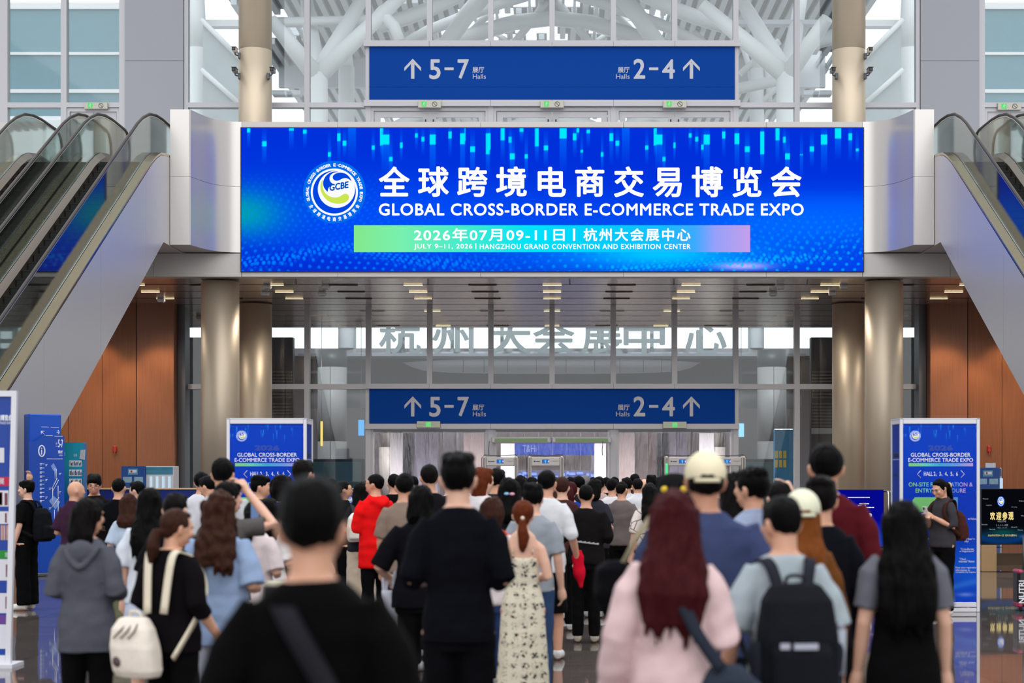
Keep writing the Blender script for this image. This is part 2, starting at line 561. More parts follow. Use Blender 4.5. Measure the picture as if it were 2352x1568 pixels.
# ================================================================ columns
def column(name, x, y, r, z0, z1, seam, label):
    b = MB()
    p = [(r, z0), (r, z1 - 0.1)]
    b.lathe(x, y, [(r, z0), (r, (seam or z1) - 0.006)], 48)
    if seam: b.lathe(x, y, [(r - 0.006, seam - 0.006), (r - 0.006, seam)], 48).lathe(x, y, [(r, seam), (r, z1)], 48)
    o = struct(name, b, CHAMP, label)
    return o
for s in (-1, 1):
    sd = 'left' if s < 0 else 'right'
    column('column_front_%s' % sd, s*8.17, 40.2, 0.465, 0, SOF - 0.03, None, 'front round champagne metal column, %s' % sd)
    column('column_rear_%s' % sd, s*8.28, 45.55, 0.46, 0, SOF - 0.03, None, 'rear round champagne metal column, %s' % sd)
    column('column_upper_%s' % sd, s*8.28, 45.55, 0.46, DECK, 23.0, 13.46, 'upper round champagne metal column, %s' % sd)

# ================================================================ curtain wall
nwin = [0]; ntrim = [1]
def win(x0, x1, z0, z1, m=GLASS, y=YW):
    nwin[0] += 1
    return struct('window_%d' % nwin[0], MB().box(x0, x1, y - 0.008, y + 0.008, z0, z1), m)
def trim(mb, m=ALU, label=None):
    ntrim[0] += 1
    return struct('trim_%d' % ntrim[0], mb, m, label)
W2 = 0.075
# lower storey
for k in range(-4, 5):
    x = k * MOD
    z0 = 0 if abs(k) == 4 else (0 if abs(k) in (1, 3) else 4.22)
    b = MB(); b.box(x - W2, x + W2, YW - 0.12, YW + 0.12, z0, SOF)
    trim(b)
for k in range(-3, 3): win(k*MOD + W2, (k+1)*MOD - W2, 4.22, SOF, GLASSL)
for s in (-1, 1):
    for x0, x1 in ((3*MOD + W2, 4*MOD - W2), (4*MOD + W2, 10.36)):
        win(s*x0, s*x1, 0.1, 4.07, GLASSL); win(s*x0, s*x1, 4.22, SOF, GLASSL)
        b = MB(); b.box(s*x0, s*x1, YW - 0.14, YW + 0.1, 4.08, 4.22); b.box(s*x0, s*x1, YW - 0.1, YW + 0.1, 0, 0.1); trim(b)
    b = MB(); b.box(s*10.36, s*10.56, YW - 0.5, YW + 0.1, 0, SOF); trim(b, ALUD)
b = MB()
for k in range(-3, 3):
    b.box(k*MOD + 0.004 - (0.09 if k == -3 else 0), (k+1)*MOD - 0.004 + (0.09 if k == 2 else 0), YW - 0.22, YW + 0.1, 4.085, 4.225)
    b.box(k*MOD + 0.004 - (0.09 if k == -3 else 0), (k+1)*MOD - 0.004 + (0.09 if k == 2 else 0), YW - 0.22, YW + 0.1, 2.94, 3.085)
trim(b, ALU)
# upper storey
TOP = 23.0
for k in range(-4, 5):
    x = k * MOD
    b = MB(); b.box(x - W2, x + W2, YW - 0.12, YW + 0.12, DECK if abs(k) in (1, 3, 4) else 13.95, TOP); trim(b)
for k in range(-3, 3): win(k*MOD + W2, (k+1)*MOD - W2, 13.97, TOP)
for s in (-1, 1):
    for x0, x1 in ((3*MOD + W2, 4*MOD - W2), (4*MOD + W2, 10.36), (12.32, 13.82), (13.98, 15.5)):
        win(s*x0, s*x1, 12.23, TOP)
        if not (12 < x0 < 13): win(s*x0, s*x1, DECK, 12.09)
        b = MB(); b.box(s*x0, s*x1, YW - 0.14, YW + 0.1, 12.09, 12.23); trim(b)
    b = MB()
    for x0, x1 in ((10.36, 10.47), (12.15, 12.32), (13.82, 13.98), (15.5, 15.76)): b.box(s*x0, s*x1, YW - 0.14, YW + 0.1, DECK, TOP)
    trim(b)
    b = MB()
    for z0, z1 in ((DECK, 13.395), (13.405, TOP)): b.box(s*10.48, s*12.14, YW - 0.2, YW + 0.2, z0, z1)
    struct('wall_pier_%s' % ('left' if s < 0 else 'right'), b, GREY)
b = MB()
for k in range(-3, 3):
    e0 = 0.12 if k == -3 else 0; e1 = 0.12 if k == 2 else 0
    b.box(k*MOD + 0.004 - e0, (k+1)*MOD - 0.004 + e1, YW - 0.24, YW + 0.1, 13.81, 13.97)
    b.box(k*MOD + 0.004 - e0, (k+1)*MOD - 0.004 + e1, YW - 0.24, YW + 0.1, 12.11, 12.28)
trim(b)

# hall direction signs
def arrow(q, x, z, w, h, y):
    """upward arrow, centred at x, from z to z+h"""
    t = 0.17*w
    q.box(x - t/1.7, x + t/1.7, y - 0.004, y, z, z + h*0.8)
    q.poly([(x, y-0.0045, z+h), (x-w/2, y-0.0045, z+h*0.56), (x-w/2, y-0.0045, z+h*0.38), (x, y-0.0045, z+h*0.83), (x+w/2, y-0.0045, z+h*0.38), (x+w/2, y-0.0045, z+h*0.56)][::-1])
def hall_sign(label, z0, z1, dpx, Y, seam):
    t = thing('hall_sign', label, 'sign', (0, Y, z0))
    q = MB(); q.box(-5.2, 5.2, Y, Y + 0.08, z0 if seam is None else seam + 0.003, z1)
    if seam: q.box(-5.2, 5.2, Y, Y + 0.08, z0, seam - 0.003)
    part('panel', q, SIGNB, t)
    y = Y - 0.004
    for s in ('left', 'right'):
        q = MB()
        if s == 'left':
            A = P(948, 181 + dpx, Y); B = P(948, 135 + dpx, Y)
            arrow(q, A.x, A.z, 0.475, B.z - A.z, y); part('arrow', q, SIGNT, t)
            q = MB(); text_px(q, '5', 986, 1012, 136+dpx, 182+dpx, y, bold=0.025); text_px(q, '7', 1051, 1077, 136+dpx, 181+dpx, y, bold=0.025)
            a = P(1021, 161+dpx, Y); c = P(1042, 155+dpx, Y); q.box(a.x, c.x, y-0.002, y, a.z, c.z); part('numeral', q, SIGNT, t)
            q = MB(); text_px(q, '展厅', 1085, 1112, 154+dpx, 167+dpx, y, bold=0.02); text_px(q, 'Halls', 1086, 1116, 170+dpx, 181+dpx, y); part('lettering', q, SIGNT, t)
        else:
            A = P(1588, 181 + dpx, Y); B = P(1588, 135 + dpx, Y)
            arrow(q, A.x, A.z, 0.475, B.z - A.z, y); part('arrow', q, SIGNT, t)
            q = MB(); text_px(q, '2', 1455, 1482, 135+dpx, 181+dpx, y, bold=0.025); text_px(q, '4', 1521, 1550, 136+dpx, 181+dpx, y, bold=0.025)
            a = P(1491, 161+dpx, Y); c = P(1512, 155+dpx, Y); q.box(a.x, c.x, y-0.002, y, a.z, c.z); part('numeral', q, SIGNT, t)
            q = MB(); text_px(q, '展厅', 1419, 1446, 154+dpx, 167+dpx, y, bold=0.02); text_px(q, 'Halls', 1415, 1446, 170+dpx, 181+dpx, y); part('lettering', q, SIGNT, t)
hall_sign('wide blue hall direction sign above the upper level doors', 12.29, 13.80, 0, YW - 0.16, 12.66)
hall_sign('wide blue hall direction sign above the ground level doors', 3.09, 4.08, 775, YW - 0.16, None)

# doors of the upper level
def door_pair(i, x0, x1, z0, z1, leafs=True):
    o = struct('door_%d' % i, MB().box(x0, x0+0.08, YW-0.1, YW+0.06, z0, z1).box(x1-0.08, x1, YW-0.1, YW+0.06, z0, z1).box(x0+0.08, x1-0.08, YW-0.1, YW+0.06, z1-0.1, z1), ALU)
    if not leafs: return o
    mid = (x0+x1)/2
    for a, c in ((x0+0.1, mid-0.01), (mid+0.01, x1-0.1)):
        q = MB(); y0, y1 = YW-0.05, YW+0.01
        q.box(a, a+0.17, y0, y1, z0+0.02, z1-0.12).box(c-0.17, c, y0, y1, z0+0.02, z1-0.12).box(a+0.17, c-0.17, y0, y1, z1-0.28, z1-0.12).box(a+0.17, c-0.17, y0, y1, z0+0.02, z0+0.25)
        f = part('door_leaf', q, ALU, o)
        part('pane', MB().box(a+0.17, c-0.17, YW-0.025, YW-0.015, z0+0.25, z1-0.28), GLASS, f)
        hx = c-0.1 if c < mid+0.01 else a+0.1
        part('pull_handle', MB().tube([(hx, YW-0.12, z0+0.6), (hx, YW-0.12, z1-0.35)], 0.022, 8).tube([(hx, YW-0.05, z0+0.8), (hx, YW-0.12, z0+0.8)], 0.012, 6).tube([(hx, YW-0.05, z1-0.5), (hx, YW-0.12, z1-0.5)], 0.012, 6), STEEL, f)
    return o
for i, k in enumerate((-3, -1, 1)): door_pair(i+1, k*MOD + W2, (k+2)*MOD - W2, DECK, 12.10)
door_pair(4, -13.82, -12.32, DECK, 12.08); door_pair(5, 12.32, 13.82, DECK, 12.08)
for i, k in enumerate((-3, -1, 1)): door_pair(6+i, k*MOD + W2, (k+2)*MOD - W2, 0, 2.93, False)

# green exit lamps over the doors
EXG = glow('exit_green', (90, 225, 110), 1.0)
ex0 = None
def exit_sign(px0, px1, py0, py1, label, symbol=True, wide=False):
    Y = YW - (0.22 if px0 < 300 or px0 > 2000 else 0.32)
    A = P(px0, py1, Y); B = P(px1, py0, Y)
    t = thing('exit_sign', label, 'sign', (A.x, Y, A.z))
    part('case', MB().bbox(A.x, B.x, Y, Y+0.08, A.z, B.z, 0.008), mat('sign_case', (178, 176, 166), rough=0.4, metal=0.3), t)
    cx = (A.x + B.x)/2 if wide else A.x + (B.x-A.x)*0.26
    h = B.z - A.z; w = h*0.72; z0 = A.z + h*0.16; z1 = B.z - h*0.12
    part('lamp', MB().box(cx-w/2, cx+w/2, Y-0.004, Y, z0, z1), EXG, t)
    q = MB(); c = Vector((cx, Y-0.006, (z0+z1)/2)); u = (z1-z0)
    q.sph((c.x+0.06*u, c.y, c.z+0.33*u), (0.08*u, 0.002, 0.08*u), 8, 6)
    for a, d in (((0.02, 0.22), (-0.05, -0.05)), ((-0.05, -0.05), (0.14, -0.18)), ((0.14, -0.18), (0.08, -0.4)), ((-0.05, -0.05), (-0.16, -0.22)), ((-0.16, -0.22), (-0.34, -0.24)), ((0.02, 0.18), (0.2, 0.06)), ((0.2, 0.06), (0.32, 0.14)), ((0.02, 0.18), (-0.16, 0.1)), ((-0.16, 0.1), (-0.2, -0.04))):
        q.tube([(c.x+a[0]*u, c.y, c.z+a[1]*u), (c.x+d[0]*u, c.y, c.z+d[1]*u)], 0.035*u, 6, flat=(1, 1))
    part('running_figure', q, mat('pictogram_white', (225, 245, 228), rough=0.5), t)
    q = MB()
    if wide:
        text_fit(q, '安全出口', A.x+0.04, cx-w*0.75, A.z+h*0.3, B.z-h*0.3, Y-0.002); text_fit(q, 'EXIT', cx+w*0.75, B.x-0.06, A.z+h*0.32, B.z-h*0.32, Y-0.002)
        part('lettering', q, mat('exit_letter', (130, 190, 130), rough=0.5), t)
    else:
        ex = A.x + (B.x-A.x)*0.72; r = h*0.34
        ring = [(ex + r*math.cos(k*math.pi/12), Y-0.003, (A.z+B.z)/2 + r*math.sin(k*math.pi/12)) for k in range(25)]
        q.tube(ring, 0.008, 6, cap=False); q.tube([(ex-r*0.7, Y-0.003, (A.z+B.z)/2+r*0.7), (ex+r*0.7, Y-0.003, (A.z+B.z)/2-r*0.7)], 0.008, 6)
        part('round_mark', q, ALUD, t)
exit_sign(960, 1013, 231, 247, 'green exit lamp over the left upper doors')
exit_sign(1241, 1295, 231, 247, 'green exit lamp over the middle upper doors')
exit_sign(1523, 1577, 231, 247, 'green exit lamp over the right upper doors')
exit_sign(193, 247, 235, 250, 'green exit lamp over the upper side door, far left')
exit_sign(2292, 2346, 236, 252, 'green exit lamp over the upper side door, far right')
exit_sign(957, 1011, 967, 982, 'green exit lamp below the ground level sign, left', wide=True)
exit_sign(1523, 1577, 968, 983, 'green exit lamp below the ground level sign, right', wide=True)

# ================================================================ wood walls
for s, nm in ((-1, 'wall_left'), (1, 'wall_right')):
    b = MB()
    b.box(s*10.57, s*11.6, 45.6, 46.9, 0, SOF)
    d = Vector((-5.6, -2.6, 0)).normalized()
    def pt(u): return (-11.62 + d.x*u, 45.62 + d.y*u)
    us = [0.0, 0.93, 1.83, 2.75, 3.7, 6.2]
    for u0, u1 in zip(us[:-1], us[1:]):
        a = pt(u0 + 0.006); c = pt(u1 - 0.006)
        poly = [(a[0], a[1], 0), (c[0], c[1], 0), (c[0]-0.06, c[1]+0.12, 0), (a[0]-0.06, a[1]+0.12, 0)]
        if s > 0: poly = [(-x, y, z) for x, y, z in poly]
        b.prism(poly, (0, 0, SOF))
    b.cur = 1
    a = pt(0); c = pt(6.2)
    poly = [(a[0]-0.05, a[1]+0.1, 0), (c[0]-0.05, c[1]+0.1, 0), (c[0]-0.05, c[1]+0.4, 0), (a[0]-0.05, a[1]+0.4, 0)]
    if s > 0: poly = [(-x, y, z) for x, y, z in poly]
    b.prism(poly, (0, 0, SOF))
    struct(nm, b, [WOOD, DARK])
    # red pull box on the wood panel
    A = P(264 if s < 0 else 2272, 1031, 45.0)
    yy = 45.62 - (abs(A.x) - 11.62) * 2.6/5.6 - 0.08
    A = P(264 if s < 0 else 2272, 1031, yy)
    t = thing('fire_alarm', 'red fire alarm on the wood panel, %s' % ('left side' if s < 0 else 'right side'), 'alarm', tuple(A))
    part('case', MB().bbox(A.x-0.05, A.x+0.05, A.y-0.03, A.y+0.06, A.z-0.09, A.z+0.09, 0.02), mat('alarm_red', (170, 30, 24), rough=0.4), t)
    part('tag', MB().box(A.x-0.01, A.x+0.015, A.y-0.035, A.y-0.031, A.z-0.17, A.z-0.06), mat('alarm_red', (170, 30, 24)), t)
    # downlight washing the wood
    li = bpy.data.lights.new('wall_washer', 'SPOT'); li.energy = 290; li.color = (1.0, 0.74, 0.48); li.spot_size = math.radians(75); li.spot_blend = 0.5; li.shadow_soft_size = 0.12
    for j, (x, y) in enumerate(((-12.35, 44.0), (-10.9, 44.3), (-13.6, 43.2))):
        lo = bpy.data.objects.new('wall_washer', li); COL.objects.link(lo); lo.location = ((x if s < 0 else -x), y, SOF - 0.06)
        lo.rotation_euler = (math.radians(14), 0, 0)
# ================================================================ escalators
def trim_path():
    pts = [(20.6, 0.1), (21.4, 0.12)]
    k = 0.577
    def zi(y): return 8.21 + (y - 35.6) * k
    y0 = 22.6
    pts += [(22.0, 0.28), (22.6, zi(22.6))]
    for y in (24, 27, 30, 33, 35.6, 36.3): pts.append((y, zi(y)))
    pts += [(36.75, 8.83), (37.2, 8.99), (37.7, 9.07), (38.2, 9.10), (39.35, 9.10)]
    return pts
TP = trim_path()
def offs(path, d):
    """parallel path, d upwards"""
    res = []
    for i, (y, z) in enumerate(path):
        a = path[max(i-1, 0)]; c = path[min(i+1, len(path)-1)]
        t = Vector((c[0]-a[0], c[1]-a[1])).normalized()
        res.append((y - t.y*d, z + t.x*d))
    return res
def strip(q, lo, hi, x0, x1):
    """solid band between two YZ paths"""
    n = len(lo)
    vs = []
    for (y, z), (y2, z2) in zip(lo, hi): vs += [(x0, y, z), (x1, y, z), (x1, y2, z2), (x0, y2, z2)]
    fs = [(0, 1, 2, 3), tuple((n-1)*4 + i for i in (3, 2, 1, 0))]
    for i in range(n-1):
        for k in range(4):
            j = (k+1) % 4
            fs.append((i*4+k, (i+1)*4+k, (i+1)*4+j, i*4+j))
    return q.add(vs, fs)
def escalator(s, xin, glass_in, glass_out, xout, label):
    """s = side of the hall; distances from the centre line"""
    t = thing('escalator', label, 'escalator', (s*(xin+xout)/2, 30, 0), group='escalators to the upper level')
    X = lambda x: s*x
    # cladding of the truss
    low = []
    for y, z in TP:
        low.append((y, z))
    def zlow(y): return max(0.0, min(6.98, 8.21 + (y - 35.6)*0.577 - 2.27))
    for nm, x0, x1 in (('side_panel', xin, xin+0.05), ('side_panel', xout-0.05, xout)):
        q = MB()
        ys = sorted(set([p[0] for p in TP if p[0] < 37.46] + [22.61, 24.4, 27.4, 30.4, 33.4, 36.4, 37.4] + [38.2, 39.35]))
        def zt(y):
            for a, c in zip(TP[:-1], TP[1:]):
                if a[0] <= y <= c[0]: return a[1] + (c[1]-a[1])*(y-a[0])/(c[0]-a[0])
            return 9.1
        cuts = [20.6, 25.0, 28.6, 32.2, 35.8, 39.35]
        for a, c in zip(cuts[:-1], cuts[1:]):
            yy = [a+0.004] + [y for y in ys if a+0.01 < y < c-0.01] + [c-0.004]
            strip(q, [(y, zlow(y)) for y in yy], [(y, zt(y)-0.05) for y in yy], X(x0), X(x1))
        part(nm, q, mat('escalator_cladding', (206, 202, 203), rough=0.36, metal=0.38), t)
    q = MB(); yy = [22.2, 24, 27, 30, 33, 36, 37.4, 39.3]
    strip(q, [(y, zlow(y)+0.01) for y in yy], [(y, zlow(y)+0.05) for y in yy], X(xin+0.05), X(xout-0.05))
    part('underside', q, mat('escalator_cladding', (168, 164, 166)), t)
    # deck trims, outer and inner, of polished steel
    for nm, x0, x1, g in (('deck_trim', xin, glass_in-0.02, 0), ('deck_trim', glass_out+0.02, xout, 0)):
        q = MB(); strip(q, offs(TP, -0.06), offs(TP, 0.0), X(x0), X(x1)); part(nm, q, TRIMM, t, 'bronze toned steel trim')
    for x0, x1, x2 in ((glass_in+0.02, glass_in+0.10, glass_in+0.13), (glass_out-0.02, glass_out-0.13, glass_out-0.16)):
        q = MB(); hi = offs(TP, 0.0); lo = offs(TP, -0.1); lo2 = offs(TP, -0.3)
        n = len(hi); vs = []; fs = []
        for i in range(n): vs += [(X(x0), *hi[i]), (X(x1), *lo[i]), (X(x2), *lo2[i])]
        for i in range(n-1):
            for k in range(2): fs.append((i*3+k, (i+1)*3+k, (i+1)*3+k+1, i*3+k+1))
        q.add(vs, fs); part('skirt', q, mat('skirt_steel', (112, 100, 90), rough=0.3, metal=0.8), t)
    # glass and handrails
    up = offs(TP, 0.80)
    for gx in (glass_in, glass_out):
        base = TP[1:]; topp = up[1:]
        cuts = [0, 4, 5, 6, 7, 9, len(base)-1]
        q = MB(); strip(q, base, topp, X(gx)-0.006, X(gx)+0.006)
        # rounded head of the newel at the upper end
        yE = base[-1][0]; pts = [(X(gx)-0.006, yE+0.42*math.sin(a), 9.5-0.4*math.cos(a)) for a in [math.pi*i/10 for i in range(11)]]
        q.prism(pts, (0.012, 0, 0))
        part('balustrade_glass', q, GLASSE, t)
        q = MB()
        path = [(X(gx), y, z) for y, z in offs(TP, 0.86)][1:]
        yE = path[-1][1]
        path += [(X(gx), yE + 0.46*math.sin(a), 9.5 + 0.46*math.cos(a)) for a in [math.pi*i/8 for i in range(1, 9)]]
        q.tube(path, 0.038, 8, flat=(1.0, 0.75)); part('handrail', q, RUBBER, t, 'dark rubber handrail')
        q = MB(); q.tube([(X(gx), y, z) for y, z in offs(TP, 0.815)][1:], 0.016, 6); part('rail_profile', q, STEEL, t)
    # steps
    q = MB(); x0, x1 = X(glass_in+0.13), X(glass_out-0.16)
    y, z = 22.9, 0.0
    k = 0.577; y = 22.4
    sp = offs(TP, -0.2)
    y = 22.6
    while y < 36.6:
        z = 8.21 + (y - 35.6)*k - 0.13
        q.box(x0, x1, y, y+0.38, z-0.5, z)
        q.box(x0, x1, y-0.012, y, z-0.03, z-0.012)
        y += 0.40*0.866*1.0
    q.box(x0, x1, 36.6, 39.6, 8.45, 8.66); q.box(x0, x1, 20.6, 22.6, -0.1, 0.03)
    part('step_band', q, mat('escalator_steps', (8, 8, 10), rough=0.5, metal=0.3), t, 'black grooved steps')
for s, sd in ((-1, 'left'), (1, 'right')):
    escalator(s, 8.9, 9.12, 10.30, 10.5, 'escalator with bronze trim at the %s side, next to the big screen' % sd)
    escalator(s, 10.56, 10.75, 11.95, 12.15, 'escalator with bronze trim at the %s side, outer one cut by the frame' % sd)

# ================================================================ the bright hall beyond the upper glass
# ribbed roof with daylight between the ribs
random.seed(3)
b = MB()
for i in range(-27, 28):
    x = i*0.5
    y = 56.0
    while y < 96:
        L = 2.2
        hole = noise.noise(Vector((x*0.16, y*0.2, 2.0))) > 0.16 and random.random() < 0.75
        zz = 22.4 - 0.0016*x*x*3
        if not hole:
            b.cur = 0; b.box(x-0.13, x+0.13, y, y+L, zz, zz+0.25); b.cur = 2; b.box(x-0.25, x+0.25, y, y+L, zz+0.25, zz+0.3)
        elif random.random() < 0.6: b.cur = 0; b.box(x-0.06, x+0.06, y, y+L-0.05, zz, zz+0.25)
        y += L
b.cur = 1
for y in range(56, 97, 4): b.box(-13.7, 13.7, y-0.06, y+0.06, 22.72, 22.9)
struct('ceiling_atrium', b, [mat('roof_rib', (208, 213, 220), rough=0.5), WHITE, mat('roof_sheet', (150, 156, 165), rough=0.5)])
# white steel trees
def steel_tree(label, base, trunk_top, r, branches):
    t = thing('steel_tree', label, 'column', tuple(base))
    part('trunk', MB().tube([base, trunk_top], [r, r*0.95], 20), WHITE, t)
    for path, rad in branches: part('branch', MB().tube(path, rad, 16), WHITE, t)
def PT(px, py, Y): return tuple(P(px, py, Y))
def TR(label, Y, jx, jy, r, ends):
    j = PT(jx, jy, Y); b0 = (j[0], j[1], DECK if Y < 61 else SOF + 0.3)
    steel_tree(label, b0, (j[0], j[1], j[2]+0.1), r, [([j, PT(ex, ey, eY)], [r*0.85, r*0.55]) for ex, ey, eY in ends])
TR('white branching steel column seen through the upper glass, left', 60.0, 728, 176, 0.42, [(842, -20, 62), (925, -12, 60), (622, 45, 58.5), (700, -30, 66)])
TR('white branching steel column seen through the upper glass, right', 60.0, 1808, 176, 0.42, [(1690, -20, 62), (1612, 10, 60), (1900, 42, 58.5), (1845, -30, 66)])
TR('slim white steel column behind the left branching column', 66.0, 796, 160, 0.34, [(796, 100, 66)])
TR('white steel column seen at the left edge of the upper glass', 58.0, 452, 120, 0.45, [(452, -40, 58)])
TR('white steel column seen at the right edge of the upper glass', 58.0, 2088, 120, 0.45, [(2088, -40, 58)])
TR('slim white steel column behind the right branching column', 66.0, 1738, 165, 0.3, [(1738, 100, 66)])
t = thing('roof_truss', 'white tubular roof truss seen through the upper glass', 'truss', PT(1268, 20, 72))
def chord(pts, r, Y0=72.0): part('tube', MB().tube([PT(*q) if len(q) == 3 else PT(q[0], q[1], Y0) for q in pts], r, 10), WHITE, t)
chord([(1000, 110), (1100, 76), (1180, 52), (1268, 42), (1356, 52), (1436, 76), (1540, 112)], 0.34)
chord([(880, 130), (985, 70), (1060, 40), (1150, 8), (1210, -10)], 0.24, 70)
chord([(1656, 130), (1551, 70), (1476, 40), (1386, 8), (1326, -10)], 0.24, 70)
chord([(1262, -10), (1225, 45), (1170, 112)], 0.17); chord([(1274, -10), (1311, 45), (1366, 112)], 0.17)
chord([(1110, -10), (1068, 40), (1018, 112)], 0.36, 68); chord([(1426, -10), (1468, 40), (1518, 112)], 0.36, 68)
chord([(1180, -12), (1125, 30), (1060, 95)], 0.16, 74); chord([(1356, -12), (1411, 30), (1476, 95)], 0.16, 74)
chord([(1000, -10), (960, 50), (905, 112)], 0.14, 76); chord([(1536, -10), (1576, 50), (1631, 112)], 0.14, 76)
chord([(870, 60), (930, 42), (990, 20), (1060, -14)], 0.30, 66); chord([(1666, 60), (1606, 42), (1546, 20), (1476, -14)], 0.30, 66)
chord([(1240, 30), (1205, 70), (1165, 110)], 0.13, 75); chord([(1296, 30), (1331, 70), (1371, 110)], 0.13, 75)
chord([(1080, 30), (1130, 70), (1190, 112)], 0.13, 78); chord([(1456, 30), (1406, 70), (1346, 112)], 0.13, 78)
chord([(1690, 205), (1770, 188), (1830, 175)], 0.22, 64); chord([(1700, 170), (1745, 130), (1790, 95)], 0.14, 66); chord([(1735, 250), (1780, 205), (1835, 160)], 0.12, 66)
chord([(1750, 120), (1765, 180), (1768, 240)], 0.12, 66); chord([(1690, 60), (1720, 150), (1735, 240)], 0.11, 67)
chord([(1825, 110), (1870, 96), (1915, 84)], 0.3, 63); chord([(630, 50), (700, 48), (845, 44)], 0.16, 62)
chord([(870, 20), (890, 45), (905, 60), (918, 95)], 0.22, 60)
chord([(1010, 150), (1060, 260), (1090, 300)], 0.2, 70); chord([(1180, 300), (1268, 262), (1360, 300)], 0.4, 66); chord([(1430, 300), (1500, 265), (1580, 300)], 0.3, 66); chord([(900, 300), (970, 262), (1010, 300)], 0.3, 66)
# rear galleries of that hall, glass rails and beams
for s in (-1, 1):
    b = MB()
    for px0, px1, py0, py1, Y in ((625, 848, 45, 55, 63), (625, 690, 207, 217, 61)):
        A = P(px0, py1, Y); B = P(px1, py0, Y)
        b.box(s*A.x*-1 if False else (A.x if s < 0 else -A.x), (B.x if s < 0 else -B.x), Y, Y+0.5, A.z, B.z)
    for px0, px1, py0, py1, Y in ((640, 845, 55, 200, 80),):
        A = P(px0, py1, Y); B = P(px1, py0, Y)
        b.box((A.x if s < 0 else -A.x), (B.x if s < 0 else -B.x), Y, Y+0.3, A.z, B.z)
    struct('wall_gallery_%s' % ('left' if s < 0 else 'right'), b, mat('gallery_white', (214, 218, 226), rough=0.6))
b = MB()
for s in (-1, 1):   # sloping glass rails of the outside stairs
    sg = lambda p: (p[0] if s < 0 else -p[0], p[1], p[2])
    Y = 57.0
    for poly in (((466, 55), (549, 140), (549, 236), (466, 160)), ((466, 166), (549, 244), (549, 300), (466, 300))):
        b.prism([sg(PT(x, y, Y)) for x, y in poly], (0, 0.06, 0))
struct('wall_stair_rail', b, mat('frosted_rail', (176, 184, 190), rough=0.25, var=0.12, varscale=2.0))
b = MB()
for s in (-1, 1):
    sg = lambda p: (p[0] if s < 0 else -p[0], p[1], p[2])
    for a, c in (((462, 45), (552, 135)), ((462, 160), (552, 240))):
        b.tube([sg(PT(a[0], a[1], 56.9)), sg(PT(c[0], c[1], 56.9))], 0.09, 8)
    b.box(*(sorted((sg(PT(466, 0, 58.5))[0], sg(PT(549, 0, 58.5))[0]))), 58.5, 58.9, P(0, 60, 58.5).z, P(0, 45, 58.5).z)
struct('trim_stair', b, WHITE)
# teal facade across the court, seen through the outer upper windows
b = MB(); c = MB()
for s in (-1, 1):
    X = lambda px, Y=64.0: (P(px, 0, Y).x if s < 0 else -P(px, 0, Y).x)
    Z = lambda py, Y=64.0: P(0, py, Y).z
    for py0, py1 in ((22, 121), (127, 206), (214, 268)): b.box(X(-40), X(300), 64.0, 64.3, Z(py1), Z(py0))
    for py0, py1 in ((7, 22), (121, 127), (206, 214), (268, 300), (-30, -6)): c.box(X(-40), X(300), 63.9, 64.3, Z(py1), Z(py0))
    c.box(X(-40), X(300), 63.6, 64.3, Z(420), Z(281))
struct('wall_teal_facade', b, TEAL)
struct('wall_white_bands', c, WHITE)

# ================================================================ lobby behind the ground level glass
b = MB()
b.box(-22, 22, 92, 92.3, 0, SOF)
struct('wall_lobby_back', b, mat('lobby_wall', (190, 184, 190), rough=0.6))
b = MB()
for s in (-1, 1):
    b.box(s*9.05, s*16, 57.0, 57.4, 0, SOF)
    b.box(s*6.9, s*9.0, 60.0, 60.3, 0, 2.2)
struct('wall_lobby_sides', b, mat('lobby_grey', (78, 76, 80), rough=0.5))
q = MB()
for s in (-1, 1):
    for z0, z1 in ((4.3, 5.25), (3.3, 4.15)):
        z = z0
        while z < z1:
            q.box(s*9.08, s*10.1, 56.9, 57.0, z, z+0.055); z += 0.11
lv = tag(struct('trim_louvres', q, mat('louvre', (118, 112, 108), rough=0.4, metal=0.3)), kind='structure')
b = MB()
for s in (-1, 1):
    for x0, x1, z0, z1 in ((9.06, 10.7, 3.05, 3.25), (10.6, 10.75, 0, 5.0)): b.box(s*x0, s*x1, 56.85, 57.0, z0, z1)
struct('trim_shopfront', b, ALU)
b = MB()
for s in (-1, 1): b.box(s*7.0, s*8.95, 59.9, 60.0, 0.05, 2.1)
struct('window_40', b, mat('shop_teal', (96, 142, 150), rough=0.15))
cap = mat('dark_capital', (44, 48, 50), rough=0.5)
for s in (-1, 1):
    sd = 'left' if s < 0 else 'right'
    for nm, x, y, r, z in (('near', 8.48, 63.0, 0.56, 5.75), ('far', 7.65, 77.3, 0.55, 5.9)):
        t = thing('clad_column', 'round clad lobby column with dark top behind the glass, %s, %s one' % (sd, nm), 'column', (s*x, y, 0))
        q = MB(); q.lathe(s*x, y, [(r, 0), (r, 2.9)], 32).lathe(s*x, y, [(r, 2.905), (r, z)], 32)
        part('shaft', q, mat('column_clad', (150, 146, 144), rough=0.5), t)
        part('capital', MB().lathe(s*x, y, [(r*1.0, z), (r*1.02, SOF)], 32), cap, t, 'dark capital')
        part('joint', MB().box(s*x-0.012, s*x+0.012, y-r-0.003, y-r+0.05, 0, z), cap, t)
